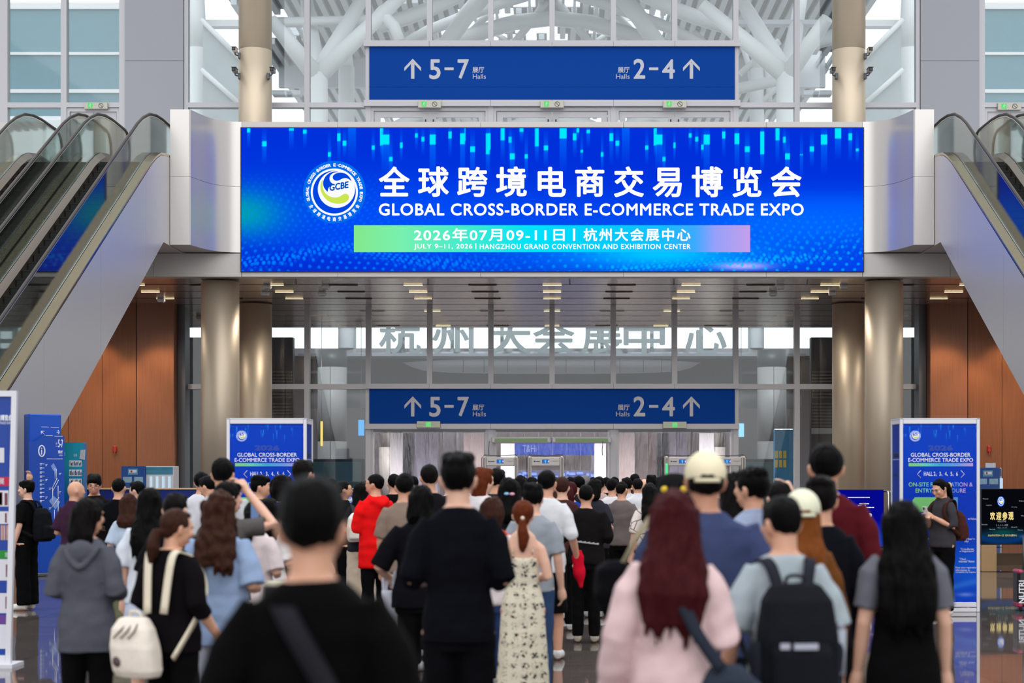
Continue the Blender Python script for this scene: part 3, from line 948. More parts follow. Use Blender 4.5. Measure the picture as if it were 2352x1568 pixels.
# glazed court above the lobby, with the venue name in big letters
b = MB()
arc = [(x, 65.2 + 0.012*x*x) for x in range(-14, 15, 2)]
for (x0, y0), (x1, y1) in zip(arc[:-1], arc[1:]):
    b.prism([(x0, y0, SOF-0.02), (x1, y1, SOF-0.02), (x1, y1+0.3, SOF-0.02), (x0, y0+0.3, SOF-0.02)], (0, 0, 0.14))
struct('trim_court_edge', b, GREY)
b = MB()
for i, (x, y) in enumerate(arc[1:-1]):
    b.box(x-0.07, x+0.07, y, y+0.15, SOF+0.1, 11)
struct('trim_court_mullions', b, mat('court_mullion', (120, 130, 132), rough=0.5))
t = thing('venue_letters', 'big dark venue name letters against the bright court glazing', 'sign', (0, 64.4, SOF+0.1))
part('rail', MB().box(-10, 10, 64.25, 65.9, SOF-0.14, SOF-0.03), ALUD, t)
for ch, px in zip('杭州大会展中心', (918, 1040, 1172, 1272, 1382, 1480, 1622)):
    q = MB(); Y = 64.3
    vs, fs = text_pts(ch, 1.0)
    a = min(v[0] for v in vs); c = max(v[0] for v in vs); d = min(v[1] for v in vs); e = max(v[1] for v in vs)
    A = P(px-46, 812, Y); B = P(px+46, 738, Y)
    f3 = [(A.x+(v[0]-a)/(c-a)*(B.x-A.x), A.z+(v[1]-d)/(e-d)*(B.z-A.z)) for v in vs]
    for k in range(9):
        ox, oz = (0, 0) if k == 0 else (0.028*math.cos(k*math.pi/4), 0.028*math.sin(k*math.pi/4))
        q.add([(x+ox, Y+0.0001*k, z+oz) for x, z in f3], fs)
        q.add([(x+ox, Y+0.12+0.0001*k, z+oz) for x, z in f3], fs)
    part('letter', q, mat('letter_grey', (96, 106, 108), rough=0.5), t)
# white lens-shaped light well in the lobby ceiling
pl = [(925, 832), (985, 828), (1060, 825), (1160, 823.5), (1268, 823), (1376, 823.5), (1476, 825), (1551, 828), (1609, 832), (1590, 843), (1560, 851), (1500, 855), (1400, 857), (1268, 857.5), (1140, 857), (1036, 855), (972, 850), (945, 842)]
b = MB(); b.prism([PT(x, y, 66.2) for x, y in pl], (0, 0.25, 0))
b.cur = 1
for px in (985, 1064, 1112, 1166, 1232, 1300, 1366, 1424, 1478, 1520):
    A = P(px, 855, 66.18); B = P(px, 826, 66.18); b.box(A.x-0.008, A.x+0.008, 66.19, 66.2, A.z, B.z)
struct('wall_light_well', b, [mat('well_white', (240, 240, 250), rough=0.6), ALUD])
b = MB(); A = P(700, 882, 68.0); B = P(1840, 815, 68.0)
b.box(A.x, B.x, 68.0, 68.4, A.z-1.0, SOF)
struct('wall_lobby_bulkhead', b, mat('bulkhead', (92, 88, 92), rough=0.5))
# boards and booths seen through the doorways
cols = {'board_white': (232, 230, 238), 'board_lilac': (176, 172, 198), 'board_pink': (206, 188, 190), 'board_dark': (58, 56, 66), 'board_blue': (22, 72, 182)}
n_ = 0
for px0, px1, py0, py1, Y, c, lb in ((896, 925, 992, 1130, 56, 'board_white', 'tall white board behind the left doorway'),
        (925, 945, 992, 1130, 58, 'board_dark', 'narrow dark sheet for the dark gap behind the left doorway'), (950, 1006, 992, 1130, 57, 'board_lilac', 'lilac board behind the left doorway'),  # the dark sheet stands in for a shaded gap beside the white board
        (1010, 1062, 992, 1130, 59, 'board_white', 'wide pale board behind the left doorway'), (1064, 1112, 992, 1130, 56, 'board_pink', 'pinkish board behind the left doorway'),
        (1150, 1182, 1018, 1130, 55, 'board_white', 'white board at the left of the middle doorway'), (1365, 1392, 1018, 1130, 55, 'board_white', 'white board at the right of the middle doorway'),
        (1420, 1458, 992, 1130, 56, 'board_pink', 'pinkish board behind the right doorway'), (1466, 1506, 992, 1130, 58, 'board_pink', 'pale pinkish board behind the right doorway'),
        (1510, 1536, 992, 1130, 60, 'board_dark', 'narrow dark board behind the right doorway'), (1538, 1578, 992, 1130, 57, 'board_lilac', 'lilac board behind the right doorway'), (1606, 1640, 992, 1130, 55, 'board_white', 'bright white board behind the right doorway')):
    A = P(px0, py1, Y); B = P(px1, py0, Y)
    lone('partition_board', MB().bbox(A.x, B.x, Y, Y+0.12, 0, B.z, 0.01), mat(c, cols[c], rough=0.5), lb, 'board', org=(A.x, Y, 0))
A = P(1182, 1045, 70); B = P(1366, 1012, 70)
t = thing('booth_fascia', 'blue booth fascia with pale lettering inside the middle doorway', 'booth', (A.x, 70, 0))
part('panel', MB().bbox(A.x, B.x, 70, 70.3, A.z, B.z, 0.02), glow('booth_blue', (24, 70, 190), 0.9), t)
q = MB(); text_px(q, 'T&Hi', 1200, 1232, 1022, 1038, 69.98); part('lettering', q, glow('booth_letter', (150, 170, 230), 0.9), t)
part('leg', MB().box(A.x, A.x+0.15, 70, 70.3, 0, A.z), GREY, t); part('leg', MB().box(B.x-0.15, B.x, 70, 70.3, 0, A.z), GREY, t)
q = MB(); random.seed(5)
for i in range(26):
    px = random.uniform(1190, 1370); w = random.uniform(4, 16); py = random.uniform(1085, 1102)
    A = P(px, py+4, 66); B = P(px+w, py-2, 66); q.box(A.x, B.x, 66, 66.05, A.z, B.z)
A = P(1186, 1104, 66); B = P(1372, 1080, 66)
t = thing('booth_counter', 'booth counter with bright blue light strips inside the middle doorway', 'counter', (A.x, 66, 0))
part('body', MB().bbox(A.x, B.x, 66.06, 66.6, 0, B.z, 0.03), mat('booth_grey', (120, 122, 150), rough=0.4), t)
part('light_strip', q, glow('blue_led', (120, 150, 255), 1.6), t)
# hanging light strips in the lobby
for px0, px1, py0, py1, Y, rgb, st, lb in ((736, 741, 967, 1024, 52, (255, 206, 90), 1.6, 'vertical warm light tube hanging behind the left glass'), (823, 836, 964, 1000, 52.6, (90, 170, 255), 1.4, 'vertical blue screen strip behind the left glass'), (1696, 1709, 972, 1003, 52.6, (150, 215, 255), 1.4, 'vertical pale blue screen strip behind the right glass')):
    A = P(px0, py1, Y); B = P(px1, py0, Y)
    t = thing('light_strip', lb, 'light', (A.x, Y, A.z))
    part('tube', MB().bbox(A.x, B.x, Y, Y+0.05, A.z, B.z, 0.01), glow('strip_%d' % px0, rgb, st), t)
    part('hanger', MB().tube([((A.x+B.x)/2, Y+0.025, B.z), ((A.x+B.x)/2, Y+0.025, SOF)], 0.008, 6), ALUD, t)
# big poster with yellow panels behind the right glass
A = P(1778, 1110, 50); B = P(1822, 985, 50)
t = thing('lobby_poster', 'blue poster with yellow panels behind the right glass', 'poster', (A.x, 50, 0))
part('board', MB().bbox(A.x, B.x, 50, 50.08, 0, B.z, 0.01), mat('poster_blue', (60, 132, 176), rough=0.3), t)
q = MB()
for i in range(2):
    for j in range(3):
        a = P(1780+j*9.5, 1052+i*21, 49.99); c = P(1787+j*9.5, 1035+i*21, 49.99); q.box(a.x, c.x, 49.985, 50, a.z, c.z)
part('panel', q, mat('poster_yellow', (226, 196, 96), rough=0.4), t)

# clear plastic strip curtains in the ground level doorways
PLA = bpy.data.materials.new('clear_plastic'); PLA.use_nodes = True
n = PLA.node_tree.nodes; l = PLA.node_tree.links; n.clear()
tr = n.new('ShaderNodeBsdfTransparent'); tr.inputs[0].default_value = (0.93, 0.93, 0.95, 1)
gl = n.new('ShaderNodeBsdfGlossy'); gl.inputs['Roughness'].default_value = 0.12; gl.inputs[0].default_value = (0.95, 0.93, 0.96, 1)
tcn = n.new('ShaderNodeTexCoord'); mp = n.new('ShaderNodeMapping'); mp.inputs['Scale'].default_value = (14, 14, 1.6)
no = n.new('ShaderNodeTexNoise'); no.inputs['Scale'].default_value = 1.0; no.inputs['Detail'].default_value = 3
bu = n.new('ShaderNodeBump'); bu.inputs['Strength'].default_value = 0.5; bu.inputs['Distance'].default_value = 0.03
mx = n.new('ShaderNodeMixShader'); mx.inputs[0].default_value = 0.09; o = n.new('ShaderNodeOutputMaterial')
l.new(tcn.outputs['Object'], mp.inputs[0]); l.new(mp.outputs[0], no.inputs['Vector']); l.new(no.outputs['Fac'], bu.inputs['Height']); l.new(bu.outputs[0], gl.inputs['Normal'])
l.new(tr.outputs[0], mx.inputs[1]); l.new(gl.outputs[0], mx.inputs[2]); l.new(mx.outputs[0], o.inputs[0])
for k, lb in ((-3, 'left'), (-1, 'middle'), (1, 'right')):
    x0, x1 = k*MOD + 0.16, (k+2)*MOD - 0.16; zb = 0.15
    t = thing('strip_curtain', 'clear plastic strip curtain in the %s ground level doorway' % lb, 'curtain', (x0, YW-0.2, 2.9))
    part('rail', MB().box(x0, x1, YW-0.23, YW-0.17, 2.86, 2.93), ALUD, t)
    for j in range(8):
        a = x0 + (x1-x0)*j/8; c = x0 + (x1-x0)*(j+1)/8 + 0.03
        q = MB(); N = 6
        pts = [(a + (c-a)*i/N, YW-0.2 + (0.004 if j % 2 else -0.004) + 0.012*math.sin(math.pi*i/N)) for i in range(N+1)]
        for (xa, ya), (xb, yb) in zip(pts[:-1], pts[1:]): q.add([(xa, ya, zb), (xb, yb, zb), (xb, yb, 2.87), (xa, ya, 2.87)], [(0, 1, 2, 3)], True)
        part('strip', q, PLA, t)
# air curtain units over the middle doorway
t = thing('air_curtain', 'long grey air curtain with green band over the middle doorway', 'air curtain', (0, YW-0.5, 2.55))
A = P(1128, 1017, YW-0.45); B = P(1405, 1003, YW-0.45); M_ = (A.x+B.x)/2
for x0, x1 in ((A.x, M_-0.01), (M_+0.01, B.x)):
    f = part('unit', MB().bbox(x0, x1, YW-0.45, YW-0.24, A.z, B.z, 0.03), ALU, t)
    q = MB(); q.box(x0+0.1, x1-0.1, YW-0.456, YW-0.45, A.z+0.035, A.z+0.13); part('band', q, mat('band_green', (116, 150, 96), rough=0.3), f)
for x in (A.x+0.1, B.x-0.1): part('cable', MB().tube([(x-0.15, YW-0.46, A.z+0.05), (x-0.17, YW-0.46, A.z-0.2), (x-0.16, YW-0.47, A.z-0.35)], 0.012, 6), ALUD, t)

# spots added under the lobby ceiling to brighten the lobby
li = bpy.data.lights.new('lobby_fill', 'SPOT'); li.energy = 4600; li.color = (1.0, 0.95, 0.9); li.spot_size = math.radians(130); li.spot_blend = 0.6; li.shadow_soft_size = 0.25
for x in (-7.5, -2.5, 2.5, 7.5):
    for y, e in ((50.2, 1), (73, 1.6), (84, 1.6)):
        lo = bpy.data.objects.new('lobby_fill', li); COL.objects.link(lo); lo.location = (x, y, SOF - 0.08)

li2 = bpy.data.lights.new('court_fill', 'SPOT'); li2.energy = 2200; li2.color = (0.95, 0.97, 1.0); li2.spot_size = math.radians(95); li2.spot_blend = 0.6; li2.shadow_soft_size = 0.3  # unseen fill spots added to light the letters, bulkhead and light well
for x in (-8, -3, 3, 8):
    lo = bpy.data.objects.new('court_fill', li2); COL.objects.link(lo); lo.location = (x, 57.5, DECK - 0.4); lo.rotation_euler = (math.radians(70), 0, 0)
# ================================================================ LED screen on the bridge
def s2l(a):
    a = a/255.0
    return np.where(a <= 0.04045, a/12.92, ((a+0.055)/1.055)**2.4)
SX0, SX1, SZ0, SZ1, SY = (555-CX)*YF/F, (1982-CX)*YF/F, P(0, 623, YF).z, P(0, 295, YF).z, YF-0.05
SCR = thing('led_screen', 'huge bright blue LED screen on the bridge announcing the trade expo', 'screen', (0, YF, SZ0))
part('cabinet', MB().box(SX0-0.02, SX1+0.02, SY+0.002, YF-0.002, SZ0-0.02, SZ1+0.02), BLACKM, SCR)
NU, NV = 800, 184
U, V = np.meshgrid(np.linspace(0, 1427, NU+1), np.linspace(328, 0, NV+1))
def gs(cu, cv, su, sv, p=2): return np.exp(-(np.abs((U-cu)/su)**p + np.abs((V-cv)/sv)**p))
C = np.zeros(U.shape + (3,)); C[:] = (0, 48, 214)
def over(col, a):
    global C
    C = C*(1-a[..., None]) + np.array(col, float)*a[..., None]
over((0, 92, 255), 0.55*gs(330, 220, 300, 110)); over((0, 104, 250), 0.9*gs(1300, 215, 330, 62)); over((0, 96, 255), 0.6*gs(1420, 190, 260, 40))
over((0, 80, 245), 0.5*gs(560, 190, 500, 60)); over((0, 120, 255), 0.8*gs(930, 285, 360, 60)); over((0, 205, 255), 0.85*gs(960, 290, 170, 26))
over((0, 150, 190), 0.9*gs(15, 190, 95, 62)); over((0, 170, 150), 0.5*gs(0, 190, 60, 40)); over((0, 70, 225), 0.5*gs(200, 120, 220, 60))
over((0, 42, 205), 0.75*gs(120, 318, 330, 40)); over((0, 70, 240), 0.5*gs(1380, 318, 110, 26))
over((196, 176, 255), 0.95*gs(1150, 316, 62, 9, 2.2)); over((0, 44, 208), 0.6*gs(700, 60, 900, 70))
# halftone waves
def dots(wave, wt, col, pu=21.0, pv=14.0, rad=3.7):
    ph = wave
    q = (V + ph)/pv; row = np.floor(q)
    uu = U/pu + 0.5*(row % 2) + 0.13*np.sin(row*1.7)
    du = (uu - np.floor(uu) - 0.5)*pu; dv = (q - row - 0.5)*pv
    d = np.sqrt(du*du + dv*dv)
    over(col, np.clip((rad - d)/1.4 + 0.5, 0, 1)*np.clip(wt, 0, 1))
wv = 34*np.sin(U/150.0 + 0.6) + 9*np.sin(U/60.0 + V/40.0)
lowmask = np.clip((V-225-40*np.sin(U/420.0))/60.0, 0, 1)
dots(wv, 0.62*lowmask*np.clip((760-U)/200.0, 0, 1), (0, 142, 255))
dots(0.5*wv + 20*np.sin(U/260), 0.65*lowmask*np.clip((U-560)/200.0, 0, 1), (0, 190, 255), 27.0, 14.0)
dots(-wv, 0.30*gs(130, 190, 240, 70, 3), (0, 140, 255), 17.0, 11.0, 3.4)
dots(30*np.sin(U/120.0), 0.35*gs(1290, 250, 230, 46, 3), (0, 170, 255), 20.0, 12.0, 3.4)
# crowded crest of the wave
cr = 306 - 22*np.exp(-((U-230)/110.0)**2)*1.6 + 0.00004*(U-230)**2
dots(1.6*wv, 0.8*np.exp(-((V-cr)/13.0)**2)*np.clip((520-np.abs(U-230)*1.3)/200, 0, 1), (0, 138, 255), 13.0, 8.0, 3.6)
cr2 = 322 - 0.085*(U-880) + 0.00007*(U-880)**2
dots(1.3*wv, 0.8*np.exp(-((V-cr2)/9.0)**2)*np.clip((U-800)/90, 0, 1)*np.clip((1400-U)/120, 0, 1), (0, 180, 255), 12.0, 8.0, 3.6)
# falling light blocks: (centre, width, top, bottom of the bright core, reach of the tail)
ST = [(17, 8, 0, 10, 40), (53, 10, 30, 42, 75), (115, 11, 0, 6, 45), (146, 8, 4, 13, 40), (202, 7, 55, 66, 95), (224, 8, 12, 30, 70), (237, 8, 29, 41, 60), (254, 19, 0, 0, 70), (303, 7, 40, 50, 70), (322, 7, 0, 40, 60), (331, 18, 15, 38, 95), (343, 8, 66, 76, 100), (367, 6, 33, 46, 70),
      (402, 6, 12, 22, 45), (417, 7, 20, 31, 55), (439, 14, 15, 38, 110), (479, 8, 8, 24, 60), (508, 11, 12, 37, 110), (513, 2, 0, 30, 40), (531, 11, 42, 55, 110), (566, 9, 12, 60, 100), (570, 3, 12, 50, 60), (600, 9, 0, 28, 70), (617, 7, 20, 34, 80), (622, 11, 58, 72, 110), (643, 9, 0, 9, 30), (654, 7, 60, 70, 110),
      (678, 8, 0, 42, 70), (699, 10, 40, 51, 80), (738, 16, 0, 24, 95), (765, 8, 12, 28, 60), (772, 6, 0, 10, 25), (781, 6, 50, 56, 75), (796, 8, 4, 12, 40), (828, 6, 55, 66, 95), (849, 8, 12, 30, 75), (863, 8, 29, 41, 65), (882, 18, 0, 0, 80), (930, 7, 40, 50, 75), (950, 7, 0, 40, 60), (958, 17, 15, 38, 90), (970, 7, 66, 76, 100), (994, 5, 33, 46, 70),
      (1030, 6, 12, 22, 45), (1045, 7, 20, 31, 55), (1058, 6, 38, 50, 65), (1068, 14, 15, 38, 110), (1107, 7, 8, 24, 60), (1137, 11, 12, 37, 90), (1161, 11, 42, 55, 90), (1195, 9, 8, 60, 90), (1230, 9, 0, 28, 75), (1246, 6, 20, 34, 60), (1253, 11, 58, 72, 105), (1285, 7, 60, 62, 105), (1309, 10, 42, 54, 80), (1337, 14, 15, 38, 95), (1369, 14, 0, 24, 65), (1397, 8, 12, 28, 70), (1413, 7, 47, 53, 70)]
def streaks(C, U, V, ST, k=1.0):
    for c, w, t0, t1, tail in ST:
        inx = np.clip((w*k/2 - np.abs(U - c*k))/(1.1*k) + 0.5, 0, 1)
        t0_, t1_, tl = t0*k, t1*k, tail*k*1.12
        core = np.clip((V-t0_)/2.0+0.5, 0, 1)*np.clip((t1_-V)/2.0+0.5, 0, 1)
        tailf = 0.75*np.clip(1-(V-t1_)/(tl-t1_+1), 0, 1)*(V > t1_) + 0.6*np.clip(1-(t0_-V)/(0.8*t0_+8*k), 0, 1)*(V < t0_)
        a = inx*np.maximum(core, 0)
        b_ = inx*tailf*0.8
        C = C*(1-b_[..., None]) + np.array((0, 120, 255.0))*b_[..., None]
        C = C*(1-a[..., None]) + np.array((0, 226, 255.0))*a[..., None]
    return C
C = streaks(C, U, V, ST)
def color_sheet(name, C, x0, x1, z0, z1, y, parent, strength=1.0, emissive=True):
    """a flat printed or lit sheet facing -Y whose design is stored per vertex; C rows run from bottom to top"""
    nv, nu = C.shape[0], C.shape[1]
    xs = np.linspace(x0, x1, nu); zs = np.linspace(z0, z1, nv)
    Xg, Zg = np.meshgrid(xs, zs)
    co = np.stack([Xg, np.full_like(Xg, y), Zg], -1).reshape(-1, 3)
    off = Vector((0, 0, 0)); p = parent
    while p is not None: off += p.location; p = p.parent
    co = co - np.array(off)
    idx = np.arange(nv*nu).reshape(nv, nu)
    q = np.stack([idx[:-1, :-1], idx[:-1, 1:], idx[1:, 1:], idx[1:, :-1]], -1).reshape(-1, 4)
    me = bpy.data.meshes.new(name)
    me.vertices.add(len(co)); me.vertices.foreach_set('co', co.ravel())
    me.loops.add(q.size); me.loops.foreach_set('vertex_index', q.ravel().astype(np.int32))
    me.polygons.add(len(q)); me.polygons.foreach_set('loop_start', (np.arange(len(q))*4).astype(np.int32))
    me.update(calc_edges=True)
    at = me.color_attributes.new('design', 'FLOAT_COLOR', 'POINT')
    rgba = np.ones((nv*nu, 4)); rgba[:, :3] = s2l(np.clip(C.reshape(-1, 3), 0, 255))
    at.data.foreach_set('color', rgba.ravel().astype(np.float32))
    key = 'sheet_%s_%.2f' % ('lit' if emissive else 'print', strength)
    if key not in MATS:
        m = bpy.data.materials.new(key); m.use_nodes = True
        n = m.node_tree.nodes; l = m.node_tree.links
        a = n.new('ShaderNodeAttribute'); a.attribute_name = 'design'
        if emissive:
            n.clear(); a = n.new('ShaderNodeAttribute'); a.attribute_name = 'design'
            e = n.new('ShaderNodeEmission'); e.inputs[1].default_value = strength; o = n.new('ShaderNodeOutputMaterial')
            l.new(a.outputs['Color'], e.inputs[0]); l.new(e.outputs[0], o.inputs[0])
        else:
            p = n['Principled BSDF']; p.inputs['Roughness'].default_value = 0.5; p.inputs['Specular IOR Level'].default_value = 0.12; l.new(a.outputs['Color'], p.inputs['Base Color'])
        MATS[key] = m
    me.materials.append(MATS[key])
    return link(name, me, parent)
color_sheet('display', C, SX0, SX1, SZ0, SZ1, SY, SCR, 1.08)
LW = glow('screen_white', (255, 255, 255), 1.05)
q = MB()
for i, ch in enumerate('全球跨境电商交易博览会'):
    bx = [(870, 941, 382, 451), (960, 1031, 382, 452), (1050, 1120, 383, 452), (1139, 1210, 382, 452), (1235, 1300, 383, 452), (1321, 1388, 382, 452), (1410, 1479, 382, 453), (1499, 1566, 385, 453), (1589, 1660, 382, 453), (1682, 1749, 383, 453), (1770, 1841, 382, 453)][i]
    text_px(q, ch, bx[0], bx[1], bx[2], bx[3], SY, 0.006, bold=0.024)
part('headline', q, LW, SCR)
q = MB(); text_px(q, 'GLOBAL CROSS-BORDER E-COMMERCE TRADE EXPO', 870, 1846, 467, 495, SY, 0.006, space=1.10, bold=0.03); part('headline', q, LW, SCR)
# date bar
n1, n2 = 160, 8
UU = np.repeat(np.linspace(0, 1, n1)[None], n2, 0)
st = [(0, (132, 232, 140)), (0.12, (120, 240, 176)), (0.3, (60, 235, 210)), (0.45, (0, 226, 250)), (0.6, (0, 208, 255)), (0.78, (20, 190, 255)), (0.86, (60, 170, 255)), (0.91, (150, 160, 250)), (1, (196, 160, 235))]
CB = np.stack([np.interp(UU, [a for a, _ in st], [c[i] for _, c in st]) for i in range(3)], -1)
A = P(813, 579, SY); B = P(1723, 517, SY)
color_sheet('date_bar', CB, A.x, B.x, A.z, B.z, SY-0.004, SCR, 1.0)
q = MB()
text_px(q, '2026年07月09-11日', 951, 1297, 524, 554, SY, 0.01, space=1.15, bold=0.02); a = P(1316, 553, SY); c = P(1321, 525, SY); q.box(a.x, c.x, SY-0.011, SY-0.01, a.z, c.z); part('date_line', q, LW, SCR); q = MB()
text_px(q, '杭州大会展中心', 1340, 1586, 524, 554, SY, 0.01, space=1.2, bold=0.022)
text_px(q, 'JULY 9–11, 2026', 951, 1085, 560, 574, SY, 0.01, space=1.12, bold=0.02); a = P(1092, 572, SY); c = P(1094, 559, SY); q.box(a.x, c.x, SY-0.011, SY-0.01, a.z, c.z)
text_px(q, 'HANGZHOU GRAND CONVENTION AND EXHIBITION CENTER', 1102, 1586, 560, 572, SY, 0.01, space=1.15, bold=0.02)
part('date_line', q, LW, SCR)

# round expo emblem, drawn once as flat shapes of radius 1
def emblem_mb(detail=True):
    R0 = 565.0
    q = MB()
    def disc(cx, cz, r, y, n=64, r2=None):
        if r2 is None: q.poly([(cx+r*math.cos(2*math.pi*i/n), y, cz+r*math.sin(2*math.pi*i/n)) for i in range(n)])
    def pl(pts, y): q.poly([((a-1005)/R0, y, -(c-785)/R0) for a, c in pts])
    def smooth(pts, it=2):
        for _ in range(it):
            r = []
            for a, c in zip(pts, pts[1:] + pts[:1]): r += [(0.75*a[0]+0.25*c[0], 0.75*a[1]+0.25*c[1]), (0.25*a[0]+0.75*c[0], 0.25*a[1]+0.75*c[1])]
            pts = r
        return pts
    q.cur = 0; disc(0, 0, 1.0, 0)
    q.cur = 1; disc(0, 0, 425/R0, -0.004)
    q.cur = 2; disc(0, 0, 388/R0, -0.008)
    q.cur = 1; disc(38/R0, 50/R0, 335/R0, -0.012)
    q.cur = 2
    pl(smooth([(1110, 425), (1000, 412), (920, 438), (850, 495), (808, 575), (798, 640), (820, 710), (855, 755), (888, 790), (890, 735), (915, 690), (950, 660), (992, 645), (940, 610), (916, 560), (925, 500), (960, 455), (1020, 430)]), -0.016)
    pl(smooth([(972, 520), (990, 478), (1040, 445), (1120, 432), (1210, 452), (1280, 512), (1330, 608), (1270, 552), (1210, 532), (1150, 542), (1090, 577), (1040, 588), (990, 565)]), -0.016)
    q.cur = 3
    pl(smooth([(800, 540), (765, 620), (752, 700), (765, 780), (810, 865), (880, 940), (970, 985), (1070, 1000), (1170, 988), (1245, 945), (1275, 890), (1260, 840), (1220, 815), (1180, 818), (1130, 850), (1080, 880), (1000, 887), (920, 865), (850, 815), (805, 740), (788, 650)]), -0.016)
    q.cur = 4
    t2 = MB(); text_fit(t2, 'GCBE', -0.17, 0.45, 0.05, 0.27, 0, bold=0.05, slant=0.2)
    a = math.radians(10)
    q.add([(x*math.cos(a)-z*math.sin(a)+0.02, -0.02+y, x*math.sin(a)+z*math.cos(a)) for x, y, z in t2.v], t2.f)
    q.cur = 1
    def around(txt, r, a0, a1, size, inner, bold):
        n = len(txt)
        for i, ch in enumerate(txt):
            if ch == ' ': continue
            w = math.radians(a0 + (a1-a0)*(i+0.5)/n)
            wd = {'-': 0.35, 'I': 0.3, 'M': 1.0}.get(ch, 0.78)*size
            hh = 0.14*size if ch == '-' else size
            t3 = MB(); text_fit(t3, ch, -wd/2, wd/2, -hh/2, hh/2, -0.006, bold=bold if ch != '-' else 0)
            ox, oz = r*math.cos(w), r*math.sin(w); ro = w - math.pi/2 if not inner else w + math.pi/2
            q.add([(ox+x*math.cos(ro)-z*math.sin(ro), y, oz+x*math.sin(ro)+z*math.cos(ro)) for x, y, z in t3.v], t3.f)
    if detail:
        around('GLOBAL CROSS-BORDER E-COMMERCE TRADE EXPO', 0.865, 200, -21, 0.10, False, 0.06)
        around('全球跨境电商交易博览会', 0.865, 206, 334, 0.135, True, 0.03)
    return q
def emblem(parent, px, py, rpx, Y, lit, dim=1.0, wide=1.0):
    c = P(px, py, Y); r = rpx*Y/F
    nm = 'emblem_lit' if lit else 'emblem_print'
    if nm not in EMB:
        f = (lambda k, c: glow('em_'+k, c, 1.0)) if lit else (lambda k, c: mat('emp_'+k, c, rough=0.45))
        EMB[nm] = emblem_mb().mesh(nm, [f('ring', (0, 108, 236)), f('white', (250, 252, 255)), f('blue', (0, 70, 224)), f('green', (204, 230, 80)), f('navy', (0, 84, 176))])
    o = link('emblem', EMB[nm], parent)
    off = Vector((0, 0, 0)); p = parent
    while p is not None: off += p.location; p = p.parent
    o.location = c - off; o.scale = (r*wide, r, r)
    return o
EMB = {}
emblem(SCR, 768, 441, 72, SY-0.01, True)
# ================================================================ printed signs, booths and equipment
PW = mat('print_white', (236, 240, 250), rough=0.5)
PB = mat('print_blue', (4, 50, 150), rough=0.5, spec=0.12)
FRAME = mat('sign_frame', (226, 226, 234), rough=0.4, metal=0.2)
def blue_print(nu, nv, k, seed, top=(0, 66, 204), low=(0, 96, 226), deep=(0, 52, 186)):
    """blue printed ground with falling light blocks near the top; k = vertices per photo pixel"""
    U, V = np.meshgrid(np.arange(nu)/k, np.arange(nv)[::-1]/k)
    h = nv/k; w = nu/k
    C = np.zeros(U.shape + (3,)); C[:] = top
    def ov(col, a):
        nonlocal C
        C = C*(1-a[..., None]) + np.array(col, float)*a[..., None]
    ov(deep, 0.8*np.exp(-((V-h*0.45)/(h*0.25))**2)); ov(low, 0.8*np.exp(-((V-h*0.8)/(h*0.1))**2)*np.exp(-((U-w*0.8)/(w*0.5))**2))
    ov((60, 130, 235), 0.6*np.exp(-((V-h*0.93+0.25*(U-w*0.5))/(h*0.02))**2)); ov((150, 160, 240), 0.7*np.exp(-((V-h*0.955)/(h*0.012))**2 - ((U-w*0.85)/(w*0.12))**2))
    r = random.Random(seed)
    for i in range(26):
        c = r.uniform(0, w); t0 = r.uniform(-4, 26); ww = r.choice((2.0, 2.5, 3.5)); L = r.uniform(10, 26)
        a = np.clip((ww/2-np.abs(U-c))/0.8+0.5, 0, 1)*np.clip((V-t0)/2, 0, 1)*np.clip((t0+L-V)/L*1.6, 0, 1)*r.uniform(0.4, 0.8)
        ov((40, 150, 245), a)
    return C
def sheet_px(name, C, px0, px1, py0, py1, Y, parent, lit=False, strength=1.0, dy=0.0):
    A = P(px0, py1, Y); B = P(px1, py0, Y)
    return color_sheet(name, C, A.x, B.x, A.z, B.z, Y-dy, parent, strength, lit)
def grad_mats(name, cols): return [mat('%s_%d' % (name, i), c, rough=0.5) for i, c in enumerate(cols)]
GR = [(140, 214, 130), (110, 214, 190), (70, 170, 230), (110, 160, 235), (190, 160, 225)]
def word_grad(q, words, Y, dy, n=5):
    pass
